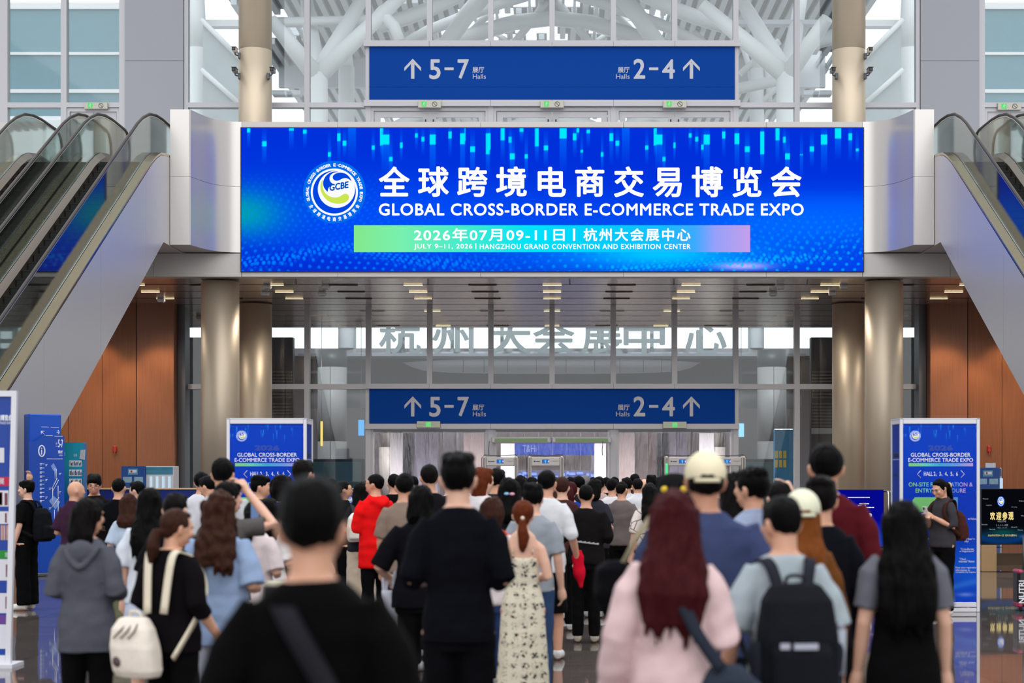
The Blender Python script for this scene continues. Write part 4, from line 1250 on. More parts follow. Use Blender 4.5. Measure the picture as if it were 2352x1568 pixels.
def sign_box(dx, side, label, hall_only=False):
    Y = 19.9; s = F/Y
    A = P(2067+dx, 1416, Y); B = P(2251+dx, 960, Y)
    D = 0.55
    t = thing('expo_sign', label, 'sign', ((A.x+B.x)/2, Y, 0))
    q = MB(); w = 0.04
    for x0, x1 in ((A.x, A.x+w), (B.x-w, B.x)):
        for y0 in (Y, Y+D-w): q.bbox(x0, x1, y0, y0+w, 0, B.z, 0.006)
    for y0 in (Y, Y+D-w):
        q.bbox(A.x+w, B.x-w, y0+0.004, y0+w, B.z-0.07, B.z, 0.006); q.bbox(A.x+w, B.x-w, y0+0.004, y0+w, 0.06, 0.12, 0.006)
        q.bbox(A.x+w, B.x-w, y0+0.004, y0+w, 0.0, 0.05, 0.006)
    for x0, x1 in ((A.x+0.004, A.x+w), (B.x-w, B.x-0.004)):
        q.bbox(x0, x1, Y+w, Y+D-w, B.z-0.07, B.z, 0.006); q.bbox(x0, x1, Y+w, Y+D-w, 0.06, 0.12, 0.006)
    part('frame', q, FRAME, t)
    q = MB(); q.box(A.x+w, B.x-w, Y+0.02, Y+0.03, 0.12, B.z-0.07); q.box(A.x+w, B.x-w, Y+D-0.03, Y+D-0.02, 0.12, B.z-0.07)
    q.box(A.x+0.015, A.x+0.025, Y+w, Y+D-w, 0.12, B.z-0.07); q.box(B.x-0.025, B.x-0.015, Y+w, Y+D-w, 0.12, B.z-0.07)
    part('panel', q, PB, t)
    q = MB(); q.box(A.x, B.x, Y, Y+D, B.z-0.012, B.z); part('top', q, FRAME, t)
    Yp = Y + 0.018
    C = blue_print(170, 420, 1.0, 11)
    color_sheet('print', C, A.x+w, B.x-w, 0.12, B.z-0.07, Yp, t, 1.0, False)
    Yt = Yp - 0.002
    q = MB()
    text_px(q, 'GLOBAL CROSS-BORDER', 2092+dx, 2229+dx, 1039.5, 1048.5, Yt, bold=0.012); text_px(q, 'E-COMMERCE TRADE EXPO', 2086+dx, 2235+dx, 1051.5, 1060.5, Yt, bold=0.012)
    part('title', q, PW, t)
    q = MB(); text_px(q, 'HALL 2、3、4、5、6', 2122+dx, 2200+dx, 1083, 1093, Yt, bold=0.01)
    part('hall_line', q, PW, t)
    for x0, x1 in ((2115, 2107), (2207, 2215)):
        q = MB(); q.tube([PT(x0+dx, 1080, Yt), PT(x1+dx, 1088.5, Yt), PT(x0+dx, 1097, Yt)], 0.004, 4); part('chevron', q, PW, t)
    q = MB(); text_px(q, '2026', 2131+dx, 2189+dx, 1022, 1035, Yt, bold=0.1); part('year', q, mat('faint_blue', (8, 66, 182), rough=0.5), t)
    n1 = 40; UU = np.repeat(np.linspace(0, 1, n1)[None], 2, 0)
    CB = np.stack([np.interp(UU, np.linspace(0, 1, 5), [c[i] for c in GR]) for i in range(3)], -1)
    sheet_px('colour_bar', CB, 2087+dx, 2235+dx, 1063, 1070.5, Yt, t)
    gm = grad_mats('print_grad', GR)
    for txt, x0, x1, y0, y1 in (('ON-SITE REGISTRATION &', 2087, 2234, 1107.5, 1117), ('ENTRY PROCEDURE', 2103, 2218, 1121.5, 1131)):
        q = MB(); text_px(q, txt, x0+dx, x1+dx, y0, y1, Yt, bold=0.012)
        a = P(2087+dx, 0, Yt).x; c = P(2235+dx, 0, Yt).x
        q.mi = [min(4, max(0, int(5*((sum(q.v[i][0] for i in f)/len(f))-a)/(c-a)))) for f in q.f]
        part('procedure_title', q, gm, t)
    q = MB(); pts = [(2096, 1148), (2102, 1141.5), (2160, 1141.5), (2160, 1175.5), (2096, 1175.5)]
    q.poly([PT(x+dx, y, Yt) for x, y in pts][::-1]); part('card', q, mat('card_green', (120, 200, 120), rough=0.5), t)
    q = MB(); pts = [(2190, 1141.5), (2200, 1141.5), (2200, 1175.5), (2190, 1175.5)]
    q.poly([PT(x+dx, y, Yt) for x, y in pts][::-1]); part('card', q, mat('card_blue', (70, 150, 225), rough=0.5), t)
    q = MB()
    for txt, x0, x1, y0, y1 in (('to Follow', 2223, 2243, 1189, 1193), ('d Expo" in', 2219, 2239, 1235, 1240), ('nu', 2216, 2224, 1241, 1245), ('"Visit', 2128, 2140, 1235, 1240), ('"Cross-Border', 2206, 2237, 1258, 1263), ('or Registration"', 2204, 2238, 1263.5, 1268.5), ('"Check', 2204, 2219, 1281, 1285.5), ('redentials" Button', 2202, 2238, 1286, 1291), ('Enter your registration', 2195, 2244, 1301, 1306), ('information to', 2195, 2228, 1306.5, 1311), ('complete the inquiry', 2195, 2241, 1311.5, 1316)):
        text_px(q, txt, x0+dx, x1+dx, y0, y1, Yt)
    part('instructions', q, PW, t)
    emblem(t, 2102+dx, 1001, 13.5, Yt-0.002, False)
    # narrow side face
    xs = (A.x + 0.013) if side < 0 else (B.x - 0.013)
    q = MB()
    def side_text(txt, u0, u1, z0, z1, bold=0.02):
        m = MB(); text_fit(m, txt, u0, u1, z0, z1, 0, bold=bold)
        if side > 0: q.add([(xs+0.001, Y+v[0], v[2]) for v in m.v], m.f)
        else: q.add([(xs-0.001, Y+D-v[0], v[2]) for v in m.v], m.f)
    side_text('全球跨境电商交易博览会', 0.08, 0.47, P(0, 1050, Y).z, P(0, 1040, Y).z); side_text('GLOBAL CROSS-BORDER E-COMMERCE TRADE EXPO', 0.08, 0.47, P(0, 1056, Y).z, P(0, 1053, Y).z, 0)
    side_text('2、3、4', 0.16, 0.4, P(0, 1096, Y).z, P(0, 1086, Y).z)
    part('side_title', q, PW, t)
    return t
sign_box(0, -1, 'tall blue expo sign box in white frame, right side, behind the woman with phone')
sign_box(-1547, 1, 'tall blue expo sign box in white frame, left of the crowd')

# far left exhibitor banner, near the camera
Y = 14.3
A = P(-75, 1556, Y); B = P(38, 897, Y)
t = thing('exhibitor_banner', 'tall white framed banner with product pictures cut by the left frame edge', 'banner', ((A.x+B.x)/2, Y, 0), 0.0)
lean = -0.055
def lb(z): return lean*(1 - z/2.42)
q = MB()
for x0, x1 in ((A.x, A.x+0.04), (B.x-0.045, B.x)):
    q.add([(x0+lb(0), Y, 0.02), (x1+lb(0), Y, 0.02), (x1, Y, B.z), (x0, Y, B.z), (x0+lb(0), Y+0.05, 0.02), (x1+lb(0), Y+0.05, 0.02), (x1, Y+0.05, B.z), (x0, Y+0.05, B.z)], [(0, 1, 2, 3), (7, 6, 5, 4), (0, 4, 5, 1), (1, 5, 6, 2), (2, 6, 7, 3), (3, 7, 4, 0)])
q.box(A.x+0.04, B.x-0.045, Y, Y+0.05, B.z-0.05, B.z); q.box(A.x+0.04+lb(0), B.x-0.045+lb(0), Y, Y+0.05, 0.02, 0.1)
part('frame', q, FRAME, t)
q = MB(); q.box(A.x-0.05, B.x+0.0, Y-0.12, Y+0.2, 0, 0.03); part('foot', q, FRAME, t)
q = MB(); q.add([(A.x+0.04+lb(0), Y+0.02, 0.1), (B.x-0.045+lb(0), Y+0.02, 0.1), (B.x-0.045, Y+0.02, B.z-0.05), (A.x+0.04, Y+0.02, B.z-0.05), (A.x+0.04+lb(0), Y+0.03, 0.1), (B.x-0.045+lb(0), Y+0.03, 0.1), (B.x-0.045, Y+0.03, B.z-0.05), (A.x+0.04, Y+0.03, B.z-0.05)], [(0, 1, 2, 3), (7, 6, 5, 4), (0, 4, 5, 1), (2, 6, 7, 3)])
part('print', q, mat('banner_blue', (6, 62, 160), rough=0.4, var=0.15, varscale=1.5), t)
def bpx(px, py):   # banner surface point, follows the lean
    p = P(px, py, Y); return p
def bquad(q, x0, x1, y0, y1, d=0.0):
    a = P(x0, y1, Y); c = P(x1, y0, Y); q.add([(a.x, Y+0.018-d, a.z), (c.x, Y+0.018-d, a.z), (c.x, Y+0.018-d, c.z), (a.x, Y+0.018-d, c.z)], [(0, 1, 2, 3)])
q = MB(); text_px(q, '球跨境电商交易博览会', -60, 28, 952, 966, Y+0.016, bold=0.03); text_px(q, 'GLOBAL CROSS-BORDER TRADE EXPO', -60, 28, 968, 974, Y+0.016); part('title', q, PW, t)
for rgb, nm, x0, x1, y0, y1 in (((196, 14, 72), 'red', -40, 25, 1095, 1116), ((20, 140, 40), 'green', -40, 22, 1264, 1283), ((24, 110, 190), 'blue', -40, 21, 1340, 1360), ((110, 60, 150), 'purple', -40, 19, 1413, 1432)):
    q = MB(); bquad(q, x0, x1, y0, y1); part('heading', q, mat('banner_%s' % nm, rgb, rough=0.5), t, '%s heading strip' % nm)
for x0, x1, y0, y1 in ((-30, 8, 1028, 1062), (-30, 18, 1126, 1163), (-30, 18, 1174, 1203), (-30, 21, 1284, 1333), (-30, 20, 1362, 1408), (-30, 18, 1434, 1490)):
    q = MB(); bquad(q, x0, x1, y0, y1); part('picture_card', q, mat('card_pale', (222, 222, 232), rough=0.5), t)
q = MB()
for x0, x1, y0, y1 in ((-4, 4, 1130, 1160), (9, 16, 1132, 1160), (10, 14, 1178, 1200), (12, 17, 1296, 1325), (11, 16, 1370, 1398)): bquad(q, x0, x1, y0, y1, 0.002)
bquad(q, -10, 3, 1132, 1158, 0.002)
part('picture', q, mat('picture_mixed', (120, 60, 76), rough=0.5, var=0.6, varscale=9.0), t)
q = MB()
for x in (0, 6, 13): bquad(q, x, x+5, 1206, 1240, 0.002)
part('picture', q, mat('picture_people', (200, 160, 150), rough=0.5, var=0.4, varscale=12.0), t)
q = MB(); text_px(q, '展', -8, 10, 1098, 1112, Y+0.014); text_px(q, '览', 11, 18, 1268, 1279, Y+0.014); part('heading_text', q, PW, t)

# hall directory pylon (turned towards the entrance)
Y = 27.0; s_ = F/Y
c0 = P(102, 1085, Y)
t = thing('directory_pylon', 'tall blue hall directory pylon with floor map on the left', 'sign', (c0.x, Y, 0), math.radians(35))
def dz(py): return EYE - (py-CY)/s_
def dx_(px): return c0.x + (px-102)/s_/0.955
q = MB(); q.bbox(dx_(70), dx_(142), Y+0.05, Y+0.33, 0.0, dz(950), 0.02); part('rear_slab', q, mat('pylon_blue', (14, 80, 190), rough=0.35), t)
q = MB(); pts = [(62, 1320), (140, 1320), (140, 1001), (100, 999), (79, 1014), (62, 1014)]
q.prism([(dx_(x), Y, dz(y)) for x, y in pts][::-1], (0, -0.14, 0)); part('front_slab', q, mat('pylon_front', (18, 72, 176), rough=0.3), t)
q = MB(); q.bbox(dx_(58), dx_(146), Y-0.2, Y+0.4, 0, 0.05, 0.01); part('plinth', q, ALUD, t)
PYW = mat('pylon_white', (225, 232, 248), rough=0.5)
q = MB(); yf = Y - 0.142; yr = Y + 0.047
def dtext(q, txt, x0, x1, y0, y1, y, **k): text_fit(q, txt, dx_(x0), dx_(x1), dz(y1), dz(y0), y, **k)
def dbar(q, x0, x1, y0, y1, y): q.box(dx_(x0), dx_(x1), y-0.002, y, dz(y1), dz(y0))
dbar(q, 97, 114, 979.5, 980.5, yr); dbar(q, 118, 136, 980.5, 981.5, yr)
dtext(q, '5-7', 126, 137, 1009, 1027, yf, bold=0.02); dtext(q, '展厅', 121, 125, 1016, 1021, yf); dtext(q, 'Halls', 121, 125, 1023, 1026, yf)
dtext(q, '登录大厅', 126, 136, 1034, 1041, yf, bold=0.03); dtext(q, 'Lobby', 128, 136, 1043, 1048, yf); dbar(q, 101, 136, 1053, 1054, yf); dbar(q, 99, 114, 1000, 1001, yf); dbar(q, 118, 136, 1001, 1002, yf)
part('lettering', q, PYW, t)
q = MB()
for a, c in (((97, 990), (104, 998)), ((97, 990), (97, 997)), ((97, 990), (104, 990)), ((131, 992), (137, 992)), ((134, 987), (137, 992)), ((134, 997), (137, 992))):
    q.tube([(dx_(a[0]), yr-0.004, dz(a[1])), (dx_(c[0]), yr-0.004, dz(c[1]))], 0.008, 4)
part('arrow', q, PYW, t)
q = MB(); ring = [(dx_(90)+0.05*math.cos(w), yf-0.003, dz(1036)+0.09*math.sin(w)) for w in [math.pi*k/12 for k in range(25)]]
q.tube(ring, 0.012, 6, cap=False); dtext(q, 'i', 88.6, 91.4, 1028, 1044, yf, bold=0.02); part('info_mark', q, PYW, t)
q = MB(); random.seed(9)
for poly in (((110, 1070), (116, 1063), (122, 1074), (116, 1082)), ((106, 1150), (116, 1138), (131, 1152), (120, 1170))):
    q = MB(); q.poly([(dx_(x), yf-0.001, dz(y)) for x, y in poly][::-1]); part('map_block', q, mat('pylon_map', (120, 150, 215), rough=0.5), t)
q = MB()
for a, c in (((119, 1075), (119, 1100)), ((122, 1076), (122, 1102)), ((124, 1098), (112, 1122)), ((127, 1102), (115, 1126)), ((114, 1120), (114, 1160)), ((126, 1115), (126, 1150)), ((112, 1165), (128, 1142)), ((118, 1170), (118, 1200)), ((126, 1150), (126, 1195))):
    q.tube([(dx_(a[0]), yf-0.003, dz(a[1])), (dx_(c[0]), yf-0.003, dz(c[1]))], 0.006, 4)
part('map_route', q, PYW, t)
q = MB()
for i in range(10):
    y = 1064 + i*9.3; dbar(q, 86, 91, y, y+2, yf); dbar(q, 91.5, 96, y+0.5, y+1.5, yf); dbar(q, 86, 90, y+3.4, y+4.4, yf)
for x, y in ((98, 1066), (98, 1100), (98, 1140), (128, 1086), (128, 1128), (106, 1120), (106, 1165)): dbar(q, x, x+5, y, y+1.2, yf); dbar(q, x, x+3.5, y+3, y+4, yf)
part('legend', q, PYW, t)

# teal information board with a paper taped on it
Y = 30.5
A = P(138, 1160, Y); B = P(191, 1016, Y)
t = thing('info_board', 'teal and blue information board with white schedule rows, left', 'board', ((A.x+B.x)/2, Y, 0))
n1, n2 = 30, 40
Ug, Vg = np.meshgrid(np.linspace(0, 1, n1), np.linspace(0, 1, n2))
CB = np.zeros((n2, n1, 3)); lo = np.array((10, 50, 150.)); hi = np.array((40, 165, 195.))
w_ = np.clip((Vg-0.35)*2.2, 0, 1)[..., None]; CB[:] = lo*(1-w_) + hi*w_
part('body', MB().bbox(A.x, B.x, Y, Y+0.25, 0, B.z, 0.01), mat('board_side', (30, 110, 170), rough=0.4), t)
color_sheet('print', CB, A.x, B.x, 0.05, B.z-0.01, Y-0.003, t, 1.0, False)
q = MB()
for y0, y1 in ((1057, 1071), (1078, 1093), (1099, 1114)):
    a = P(159, y1, Y); c = P(188, y0, Y); q.box(a.x, c.x, Y-0.006, Y-0.004, a.z, c.z)
text_px(q, '议程', 169, 177, 1042, 1048, Y-0.004); text_px(q, '参观', 141, 150, 1038, 1046, Y-0.004); part('schedule_row', q, PW, t)
q = MB()
for r, (y0, y1) in enumerate(((1059, 1069), (1080, 1091), (1101, 1112))):
    for k in range(9):
        a = P(160.5+k*3.1, y1, Y); c = P(161.8+k*3.1+0.7*((k*7+r) % 2), y0+((k*5+r) % 3)*2, Y); q.box(a.x, c.x, Y-0.008, Y-0.0065, a.z, c.z)
part('schedule_text', q, mat('print_navy', (20, 40, 100), rough=0.5), t)
A = P(181, 1056, Y-0.05); B = P(197, 1032, Y-0.05)
q = MB(); q.add([(A.x, Y-0.012, A.z+0.02), (B.x-0.02, Y-0.05, A.z), (B.x, Y-0.07, B.z), (A.x+0.02, Y-0.012, B.z-0.01), (A.x, Y-0.008, A.z+0.02), (B.x-0.02, Y-0.046, A.z), (B.x, Y-0.066, B.z), (A.x+0.02, Y-0.008, B.z-0.01)], [(0, 1, 2, 3), (7, 6, 5, 4), (0, 3, 7, 4), (1, 5, 6, 2), (0, 4, 5, 1), (3, 2, 6, 7)])
lone('paper_sheet', q, mat('paper', (232, 234, 240), rough=0.7), 'white paper sheet taped on the edge of the teal board', 'paper', org=tuple(A))

# long blue registration counter
Y = 34.0
A = P(186, 1121, Y); B = P(852, 1121, Y)
t = thing('registration_counter', 'long blue registration counter with thin wooden top', 'counter', ((A.x+B.x)/2, Y, 0))
part('body', MB().bbox(A.x, B.x, Y+0.03, Y+0.6, 0, A.z-0.03, 0.01), mat('counter_blue', (10, 36, 128), rough=0.4), t)
part('counter_top', MB().bbox(A.x-0.02, B.x+0.02, Y, Y+0.65, A.z-0.03, A.z, 0.008), mat('counter_wood', (206, 176, 130), rough=0.4), t)
emblem(t, 803, 1147, 8, Y+0.02, False)
# water and power bank cabinets
def cabinet(px0, pxm, px1, pyt, label, s=1):
    Y = 37.2
    A = P(px0, 1085, Y); M_ = P(pxm, 1085, Y); B = P(px1, pyt, Y)
    t = thing('vending_cabinet', label, 'cabinet', ((A.x+B.x)/2, Y, 0), group='blue self service cabinets')
    part('side_cabinet', MB().bbox(A.x, M_.x, Y, Y+0.6, 0, B.z, 0.01), mat('cabinet_blue', (30, 78, 156), rough=0.35), t)
    q = MB(); q.bbox(M_.x+0.005, B.x, Y+0.05, Y+0.6, 0, B.z, 0.01); part('dispenser', q, mat('cabinet_white', (214, 214, 216), rough=0.4), t)
    q = MB(); a = P(pxm+2, pyt+19, Y); c = P(px1-1, pyt+2, Y); q.box(a.x, c.x, Y+0.04, Y+0.05, a.z, c.z); part('header', q, mat('cabinet_teal', (70, 140, 170), rough=0.4, var=0.3, varscale=4), t)
    w = pxm - px0
    for k in range(4):
        x = pxm + (px1-pxm)*(0.2+0.22*k)
        a = P(x-3, pyt+60, Y); c = P(x+3, pyt+24, Y)
        q = MB(); q.tube([((a.x+c.x)/2, Y+0.03, a.z), ((a.x+c.x)/2, Y+0.03, c.z)], (c.x-a.x)/2, 12); part('light_tube', q, glow('tube_glow', (196, 222, 240), 0.95), t)
    q = MB(); a = P(px0+0.29*w, pyt+20, Y); c = P(px0+0.7*w, pyt+6, Y); q.box(a.x, c.x, Y-0.006, Y, a.z, c.z); part('notice', q, mat('notice_teal', (110, 160, 190), rough=0.4), t)
    q = MB(); a2 = P(px0+0.35*w, pyt+15, Y); c2 = P(px0+0.65*w, pyt+9, Y); q.box(a2.x, c2.x, Y-0.009, Y-0.0065, a2.z, c2.z); part('notice', q, PW, t)
    q = MB(); o_ = P(px0+0.44*w, pyt+12, Y); q.sph((o_.x, Y-0.01, o_.z), (0.025, 0.004, 0.025), 10, 6); part('badge', q, mat('badge_red', (170, 70, 50), rough=0.4), t)
    for u0, u1 in ((0.08, 0.45), (0.55, 0.92)):
        q = MB(); a = P(px0+u0*w, pyt+38, Y); c = P(px0+u1*w, pyt+25, Y); q.box(a.x, c.x, Y-0.006, Y, a.z, c.z); part('notice', q, mat('notice_pale', (150, 186, 204), rough=0.4, var=0.3, varscale=12), t)
cabinet(278, 333, 397, 1070, 'blue cabinet with glowing tubes behind the counter, left')
t_ = cabinet(2242, 2297, 2302, 1074, 'blue cabinet behind the right expo sign box')
A = P(2264, 1074, 37.4); B = P(2287, 1063, 37.4)
lone('name_card', MB().bbox(A.x, B.x, 37.4, 37.43, A.z, B.z, 0.004), mat('paper', (232, 234, 240)), 'small white card standing on the right blue cabinet', 'card', org=tuple(A))

# welcome screen, far right
Y = 28.0
A = P(2255, 1248, Y); B = P(2418, 1123, Y)
t = thing('welcome_screen', 'dark welcome screen with golden characters at the right edge', 'screen', ((A.x+B.x)/2, Y, 0))
part('cabinet', MB().bbox(A.x-0.01, B.x+0.01, Y, Y+0.1, A.z-0.02, B.z+0.01, 0.006), BLACKM, t)
nu, nv = 82, 63
U2, V2 = np.meshgrid(np.linspace(0, 163, nu), np.linspace(125, 0, nv))
CW = np.zeros(U2.shape+(3,)); CW[:] = (6, 8, 14)
def ov2(col, a):
    global CW
    CW = CW*(1-a[..., None]) + np.array(col, float)*a[..., None]
ov2((10, 60, 130), 0.8*np.exp(-((V2-112-8*np.sin(U2/30))/12)**2)); ov2((20, 110, 110), 0.6*np.exp(-((V2-100)/10)**2-((U2-50)/40)**2)); ov2((110, 120, 150), 0.5*np.exp(-((V2-108)/3)**2-((U2-96)/8)**2))
color_sheet('display', CW, A.x, B.x, A.z, B.z, Y-0.003, t, 1.0, True)
GOLD = glow('screen_gold', (238, 214, 140), 1.0)
q = MB()
for i, ch in enumerate('欢迎参观'): text_px(q, ch, 2274+14*i, 2286+14*i, 1175, 1194, Y-0.005, bold=0.03)
text_px(q, '2026年07月09-11日', 2269, 2306, 1226.5, 1231.5, Y-0.005); text_px(q, '杭州大会展中心', 2309, 2336, 1226.5, 1231.5, Y-0.005)
part('gold_text', q, GOLD, t)
q = MB()
text_px(q, 'WELCOME', 2291, 2311, 1195, 1199, Y-0.005); text_px(q, '2、3、4、5、6号馆', 2288, 2315, 1203, 1208, Y-0.005); text_px(q, 'HALL 2、3、4、5、6', 2291, 2313, 1210, 1213, Y-0.005)
for txt, x, y in (('Welcome!', 2257, 1145), ('Welkom', 2340, 1150), ('Chào mừng', 2323, 1164), ('Hoşgeldiniz', 2265, 1160), ('Willkommen', 2345, 1184), ('Bienvenido', 2255, 1204), ('Witamy', 2337, 1217), ('Bem-vindo', 2273, 1215), ('ยินดี', 2323, 1210)):
    text_px(q, txt, x, x+13, y-1.4, y+1.6, Y-0.005)
part('pale_text', q, glow('screen_pale', (170, 180, 196), 0.8), t)
emblem(t, 2299, 1151, 11.5, Y-0.006, True, wide=0.72)
t2 = t
q = MB(); a = P(2257, 1312, Y); c = P(2280, 1254, Y); q.bbox(A.x, A.x+0.26, Y+0.0, Y+0.5, 0, A.z-0.025, 0.01); part('plinth', q, mat('plinth_wood', (176, 142, 100), rough=0.5), t); q = MB(); q.bbox(B.x-0.26, B.x, Y, Y+0.5, 0, A.z-0.025, 0.01)
part('plinth', q, mat('plinth_wood', (176, 142, 100), rough=0.5), t)
q = MB(); q.box(A.x+0.26, B.x-0.26, Y+0.08, Y+0.5, 0.02, 0.1); q.box(A.x+0.26, B.x-0.26, Y+0.3, Y+0.5, 0.1, 0.3); part('shelf', q, mat('plinth_dark', (96, 74, 54), rough=0.5), t)
# blue notice screens on the right
def blue_board(px0, px1, label, words):
    Y = 28.2
    A = P(px0, 1255, Y); B = P(px1, 1125, Y)
    t = thing('notice_screen', label, 'screen', ((A.x+B.x)/2, Y, 0))
    part('cabinet', MB().bbox(A.x-0.01, B.x+0.01, Y, Y+0.1, A.z-0.02, B.z+0.01, 0.006), BLACKM, t)
    nu, nv = 50, 66
    U2, V2 = np.meshgrid(np.linspace(0, 100, nu), np.linspace(130, 0, nv))
    C = np.zeros(U2.shape+(3,)); C[:] = (4, 8, 140)
    a = np.clip((V2-82+0.25*(U2-40))/36, 0, 1)[..., None]*0.8; C = C*(1-a) + np.array((0, 86, 220.))*a
    a = (0.8*np.exp(-((V2-118+0.3*(U2-40))/4)**2 - ((U2-50)/22)**2))[..., None]; C = C*(1-a) + np.array((150, 150, 235.))*a
    color_sheet('display', C, A.x, B.x, A.z, B.z, Y-0.003, t, 1.0, True)
    if words:
        q = MB(); 
        text_px(q, '全', 1967, 1984, 1178, 1195, Y-0.005, bold=0.03); text_px(q, '球', 1987, 2003, 1178, 1195, Y-0.005, bold=0.03); text_px(q, 'GLOBAL', 1966, 1997, 1199, 1203, Y-0.005)
        for x0, x1, y in ((1947, 2001, 1142), (1974, 1998, 1156.5), (1970, 1991, 1160.5), (1976, 2011, 1165), (1976, 1994, 1213), (1978, 1993, 1216.5)):
            n_ = int((x1-x0)/3.2)
            for k in range(n_):
                u = x0 + k*3.2; a = P(u, y+0.9, Y); c = P(u+2.6, y-0.9, Y); q.box(a.x, c.x, Y-0.006, Y-0.005, a.z, c.z)
        part('screen_text', q, LW, t)
        q = MB()
        for x0, x1, y in ((1993, 2006, 1232), (1997, 2020, 1236), (1993, 2011, 1240)):
            for k in range(int((x1-x0)/3)):
                u = x0 + k*3; a = P(u, y+0.9, Y); c = P(u+2.2, y-0.9, Y); q.box(a.x, c.x, Y-0.006, Y-0.005, a.z, c.z)
        part('screen_text', q, glow('screen_teal', (90, 190, 220), 0.9), t)
    q = MB(); q.bbox(A.x+0.0, B.x, Y+0.02, Y+0.5, 0, A.z-0.025, 0.01); part('plinth', q, mat('plinth_wood', (176, 142, 100)), t)
    q = MB(); q.box((A.x+B.x)/2-0.05, (A.x+B.x)/2+0.25, Y+0.01, Y+0.02, A.z-0.2, A.z-0.08); part('vent_slot', q, mat('plinth_dark', (96, 74, 54)), t)
blue_board(1910, 2029, 'blue notice screen on a wooden plinth behind the maroon shirted man', True)
blue_board(2047, 2120, 'second blue notice screen, mostly hidden behind the right expo sign box', False)
bar0 = None
for i, px in enumerate((2034.5, 2041.5)):
    Y = 28.2
    a = P(px-2, 1128, Y); w = 0.11
    q = MB(); x = a.x
    Y = 27.9; q.tube([(x, Y, 0.02), (x, Y, a.z-0.06), (x, Y+0.02, a.z-0.01), (x, Y+0.06, a.z), (x, Y+0.88, a.z), (x, Y+0.93, a.z-0.02), (x, Y+0.95, a.z-0.08), (x, Y+0.95, 0.02)], 0.018, 8)
    t = thing('barrier_frame', 'polished steel barrier hoop beside the blue notice screen, %s one' % ('left', 'right')[i], 'barrier', (x, Y, 0), group='steel barrier hoops')
    part('hoop', q, STEEL, t)
    q = MB(); q.tube([(x, Y, 0.5), (x, Y+0.95, 0.5)], 0.012, 6); part('cross_bar', q, STEEL, t)
    q = MB(); q.bbox(x-0.012, x+0.012, Y-0.05, Y+0.98, 0, 0.02, 0.005); part('foot', q, ALUD, t)

# walk-through metal detectors
GATE = mat('gate_beige', (206, 202, 200), rough=0.4)
for i, (px0, px1, lb_) in enumerate(((1108, 1190, 'first from the left'), (1212, 1295, 'second from the left'), (1527, 1610, 'third, with green light'), (1630, 1713, 'fourth, rightmost'))):
    Y = 44.5
    A = P(px0, 1047, Y); B = P(px1, 1047, Y); H = A.z
    t = thing('metal_detector', 'walk-through metal detector before the doors, %s' % lb_, 'security gate', ((A.x+B.x)/2, Y, 0), group='walk-through metal detectors')
    for x0, x1 in ((A.x, A.x+0.10), (B.x-0.10, B.x)):
        q = MB(); q.bbox(x0, x1, Y, Y+0.55, 0, H, 0.03); f = part('post', q, GATE, t)
        q = MB(); q.box(x0+0.03, x0+0.045, Y-0.004, Y, 0.1, H-0.05); q.box(x0+0.06, x0+0.075, Y-0.004, Y, 0.1, H-0.05); part('groove', q, ALUD, f)
        if i >= 2 and ((i == 2 and x0 == A.x) or (i == 3 and x0 != A.x)):
            q = MB(); q.box(x0+0.02, x1-0.02, Y-0.008, Y-0.005, 1.25, 1.45 if i == 3 else 1.95); part('signal_light', q, glow('signal_green', (90, 235, 150), 1.0), f)
    q = MB(); q.bbox(A.x+0.10, B.x-0.10, Y+0.08, Y+0.5, H-0.27, H-0.03, 0.02); f = part('header', q, GATE, t)
    m_ = (A.x+B.x)/2
    q = MB(); q.bbox(m_-0.1, m_+0.09, Y+0.072, Y+0.08, H-0.2, H-0.09, 0.004); part('display', q, glow('gate_screen', (60, 110, 190), 0.9), f)
    q = MB(); q.poly([(m_-0.01, Y+0.07, H-0.1), (m_-0.045, Y+0.07, H-0.14), (m_+0.025, Y+0.07, H-0.14)][::-1]); q.box(m_-0.025, m_+0.005, Y+0.069, Y+0.07, H-0.185, H-0.14); part('display_arrow', q, glow('gate_arrow', (90, 200, 255), 1.0), f)
    q = MB(); q.box(m_+0.06, m_+0.085, Y+0.069, Y+0.071, H-0.17, H-0.12); part('display_mark', q, glow('gate_mark', (230, 200, 240), 1.0), f)
    q = MB(); q.sph((m_-0.31, Y+0.075, H-0.145), (0.018, 0.004, 0.024), 8, 6); q.box(m_-0.285, m_-0.16, Y+0.074, Y+0.079, H-0.16, H-0.135); part('maker_mark', q, mat('maker_navy', (60, 84, 124), rough=0.5), f)
    q = MB(); q.box(m_+0.15, m_+0.36, Y+0.076, Y+0.079, H-0.135, H-0.13); q.box(m_+0.2, m_+0.31, Y+0.076, Y+0.079, H-0.155, H-0.151); part('caption', q, ALUD, f)
    q = MB(); q.tube([(A.x-0.02, Y+0.06, 1.3), (A.x-0.02, Y+0.06, H-0.05), (A.x+0.06, Y+0.06, H+0.03), ((A.x+B.x)/2, Y+0.06, H+0.005), (B.x-0.06, Y+0.06, H+0.035), (B.x+0.02, Y+0.06, H-0.05)], 0.009, 6); part('cable', q, BLACKM, t)

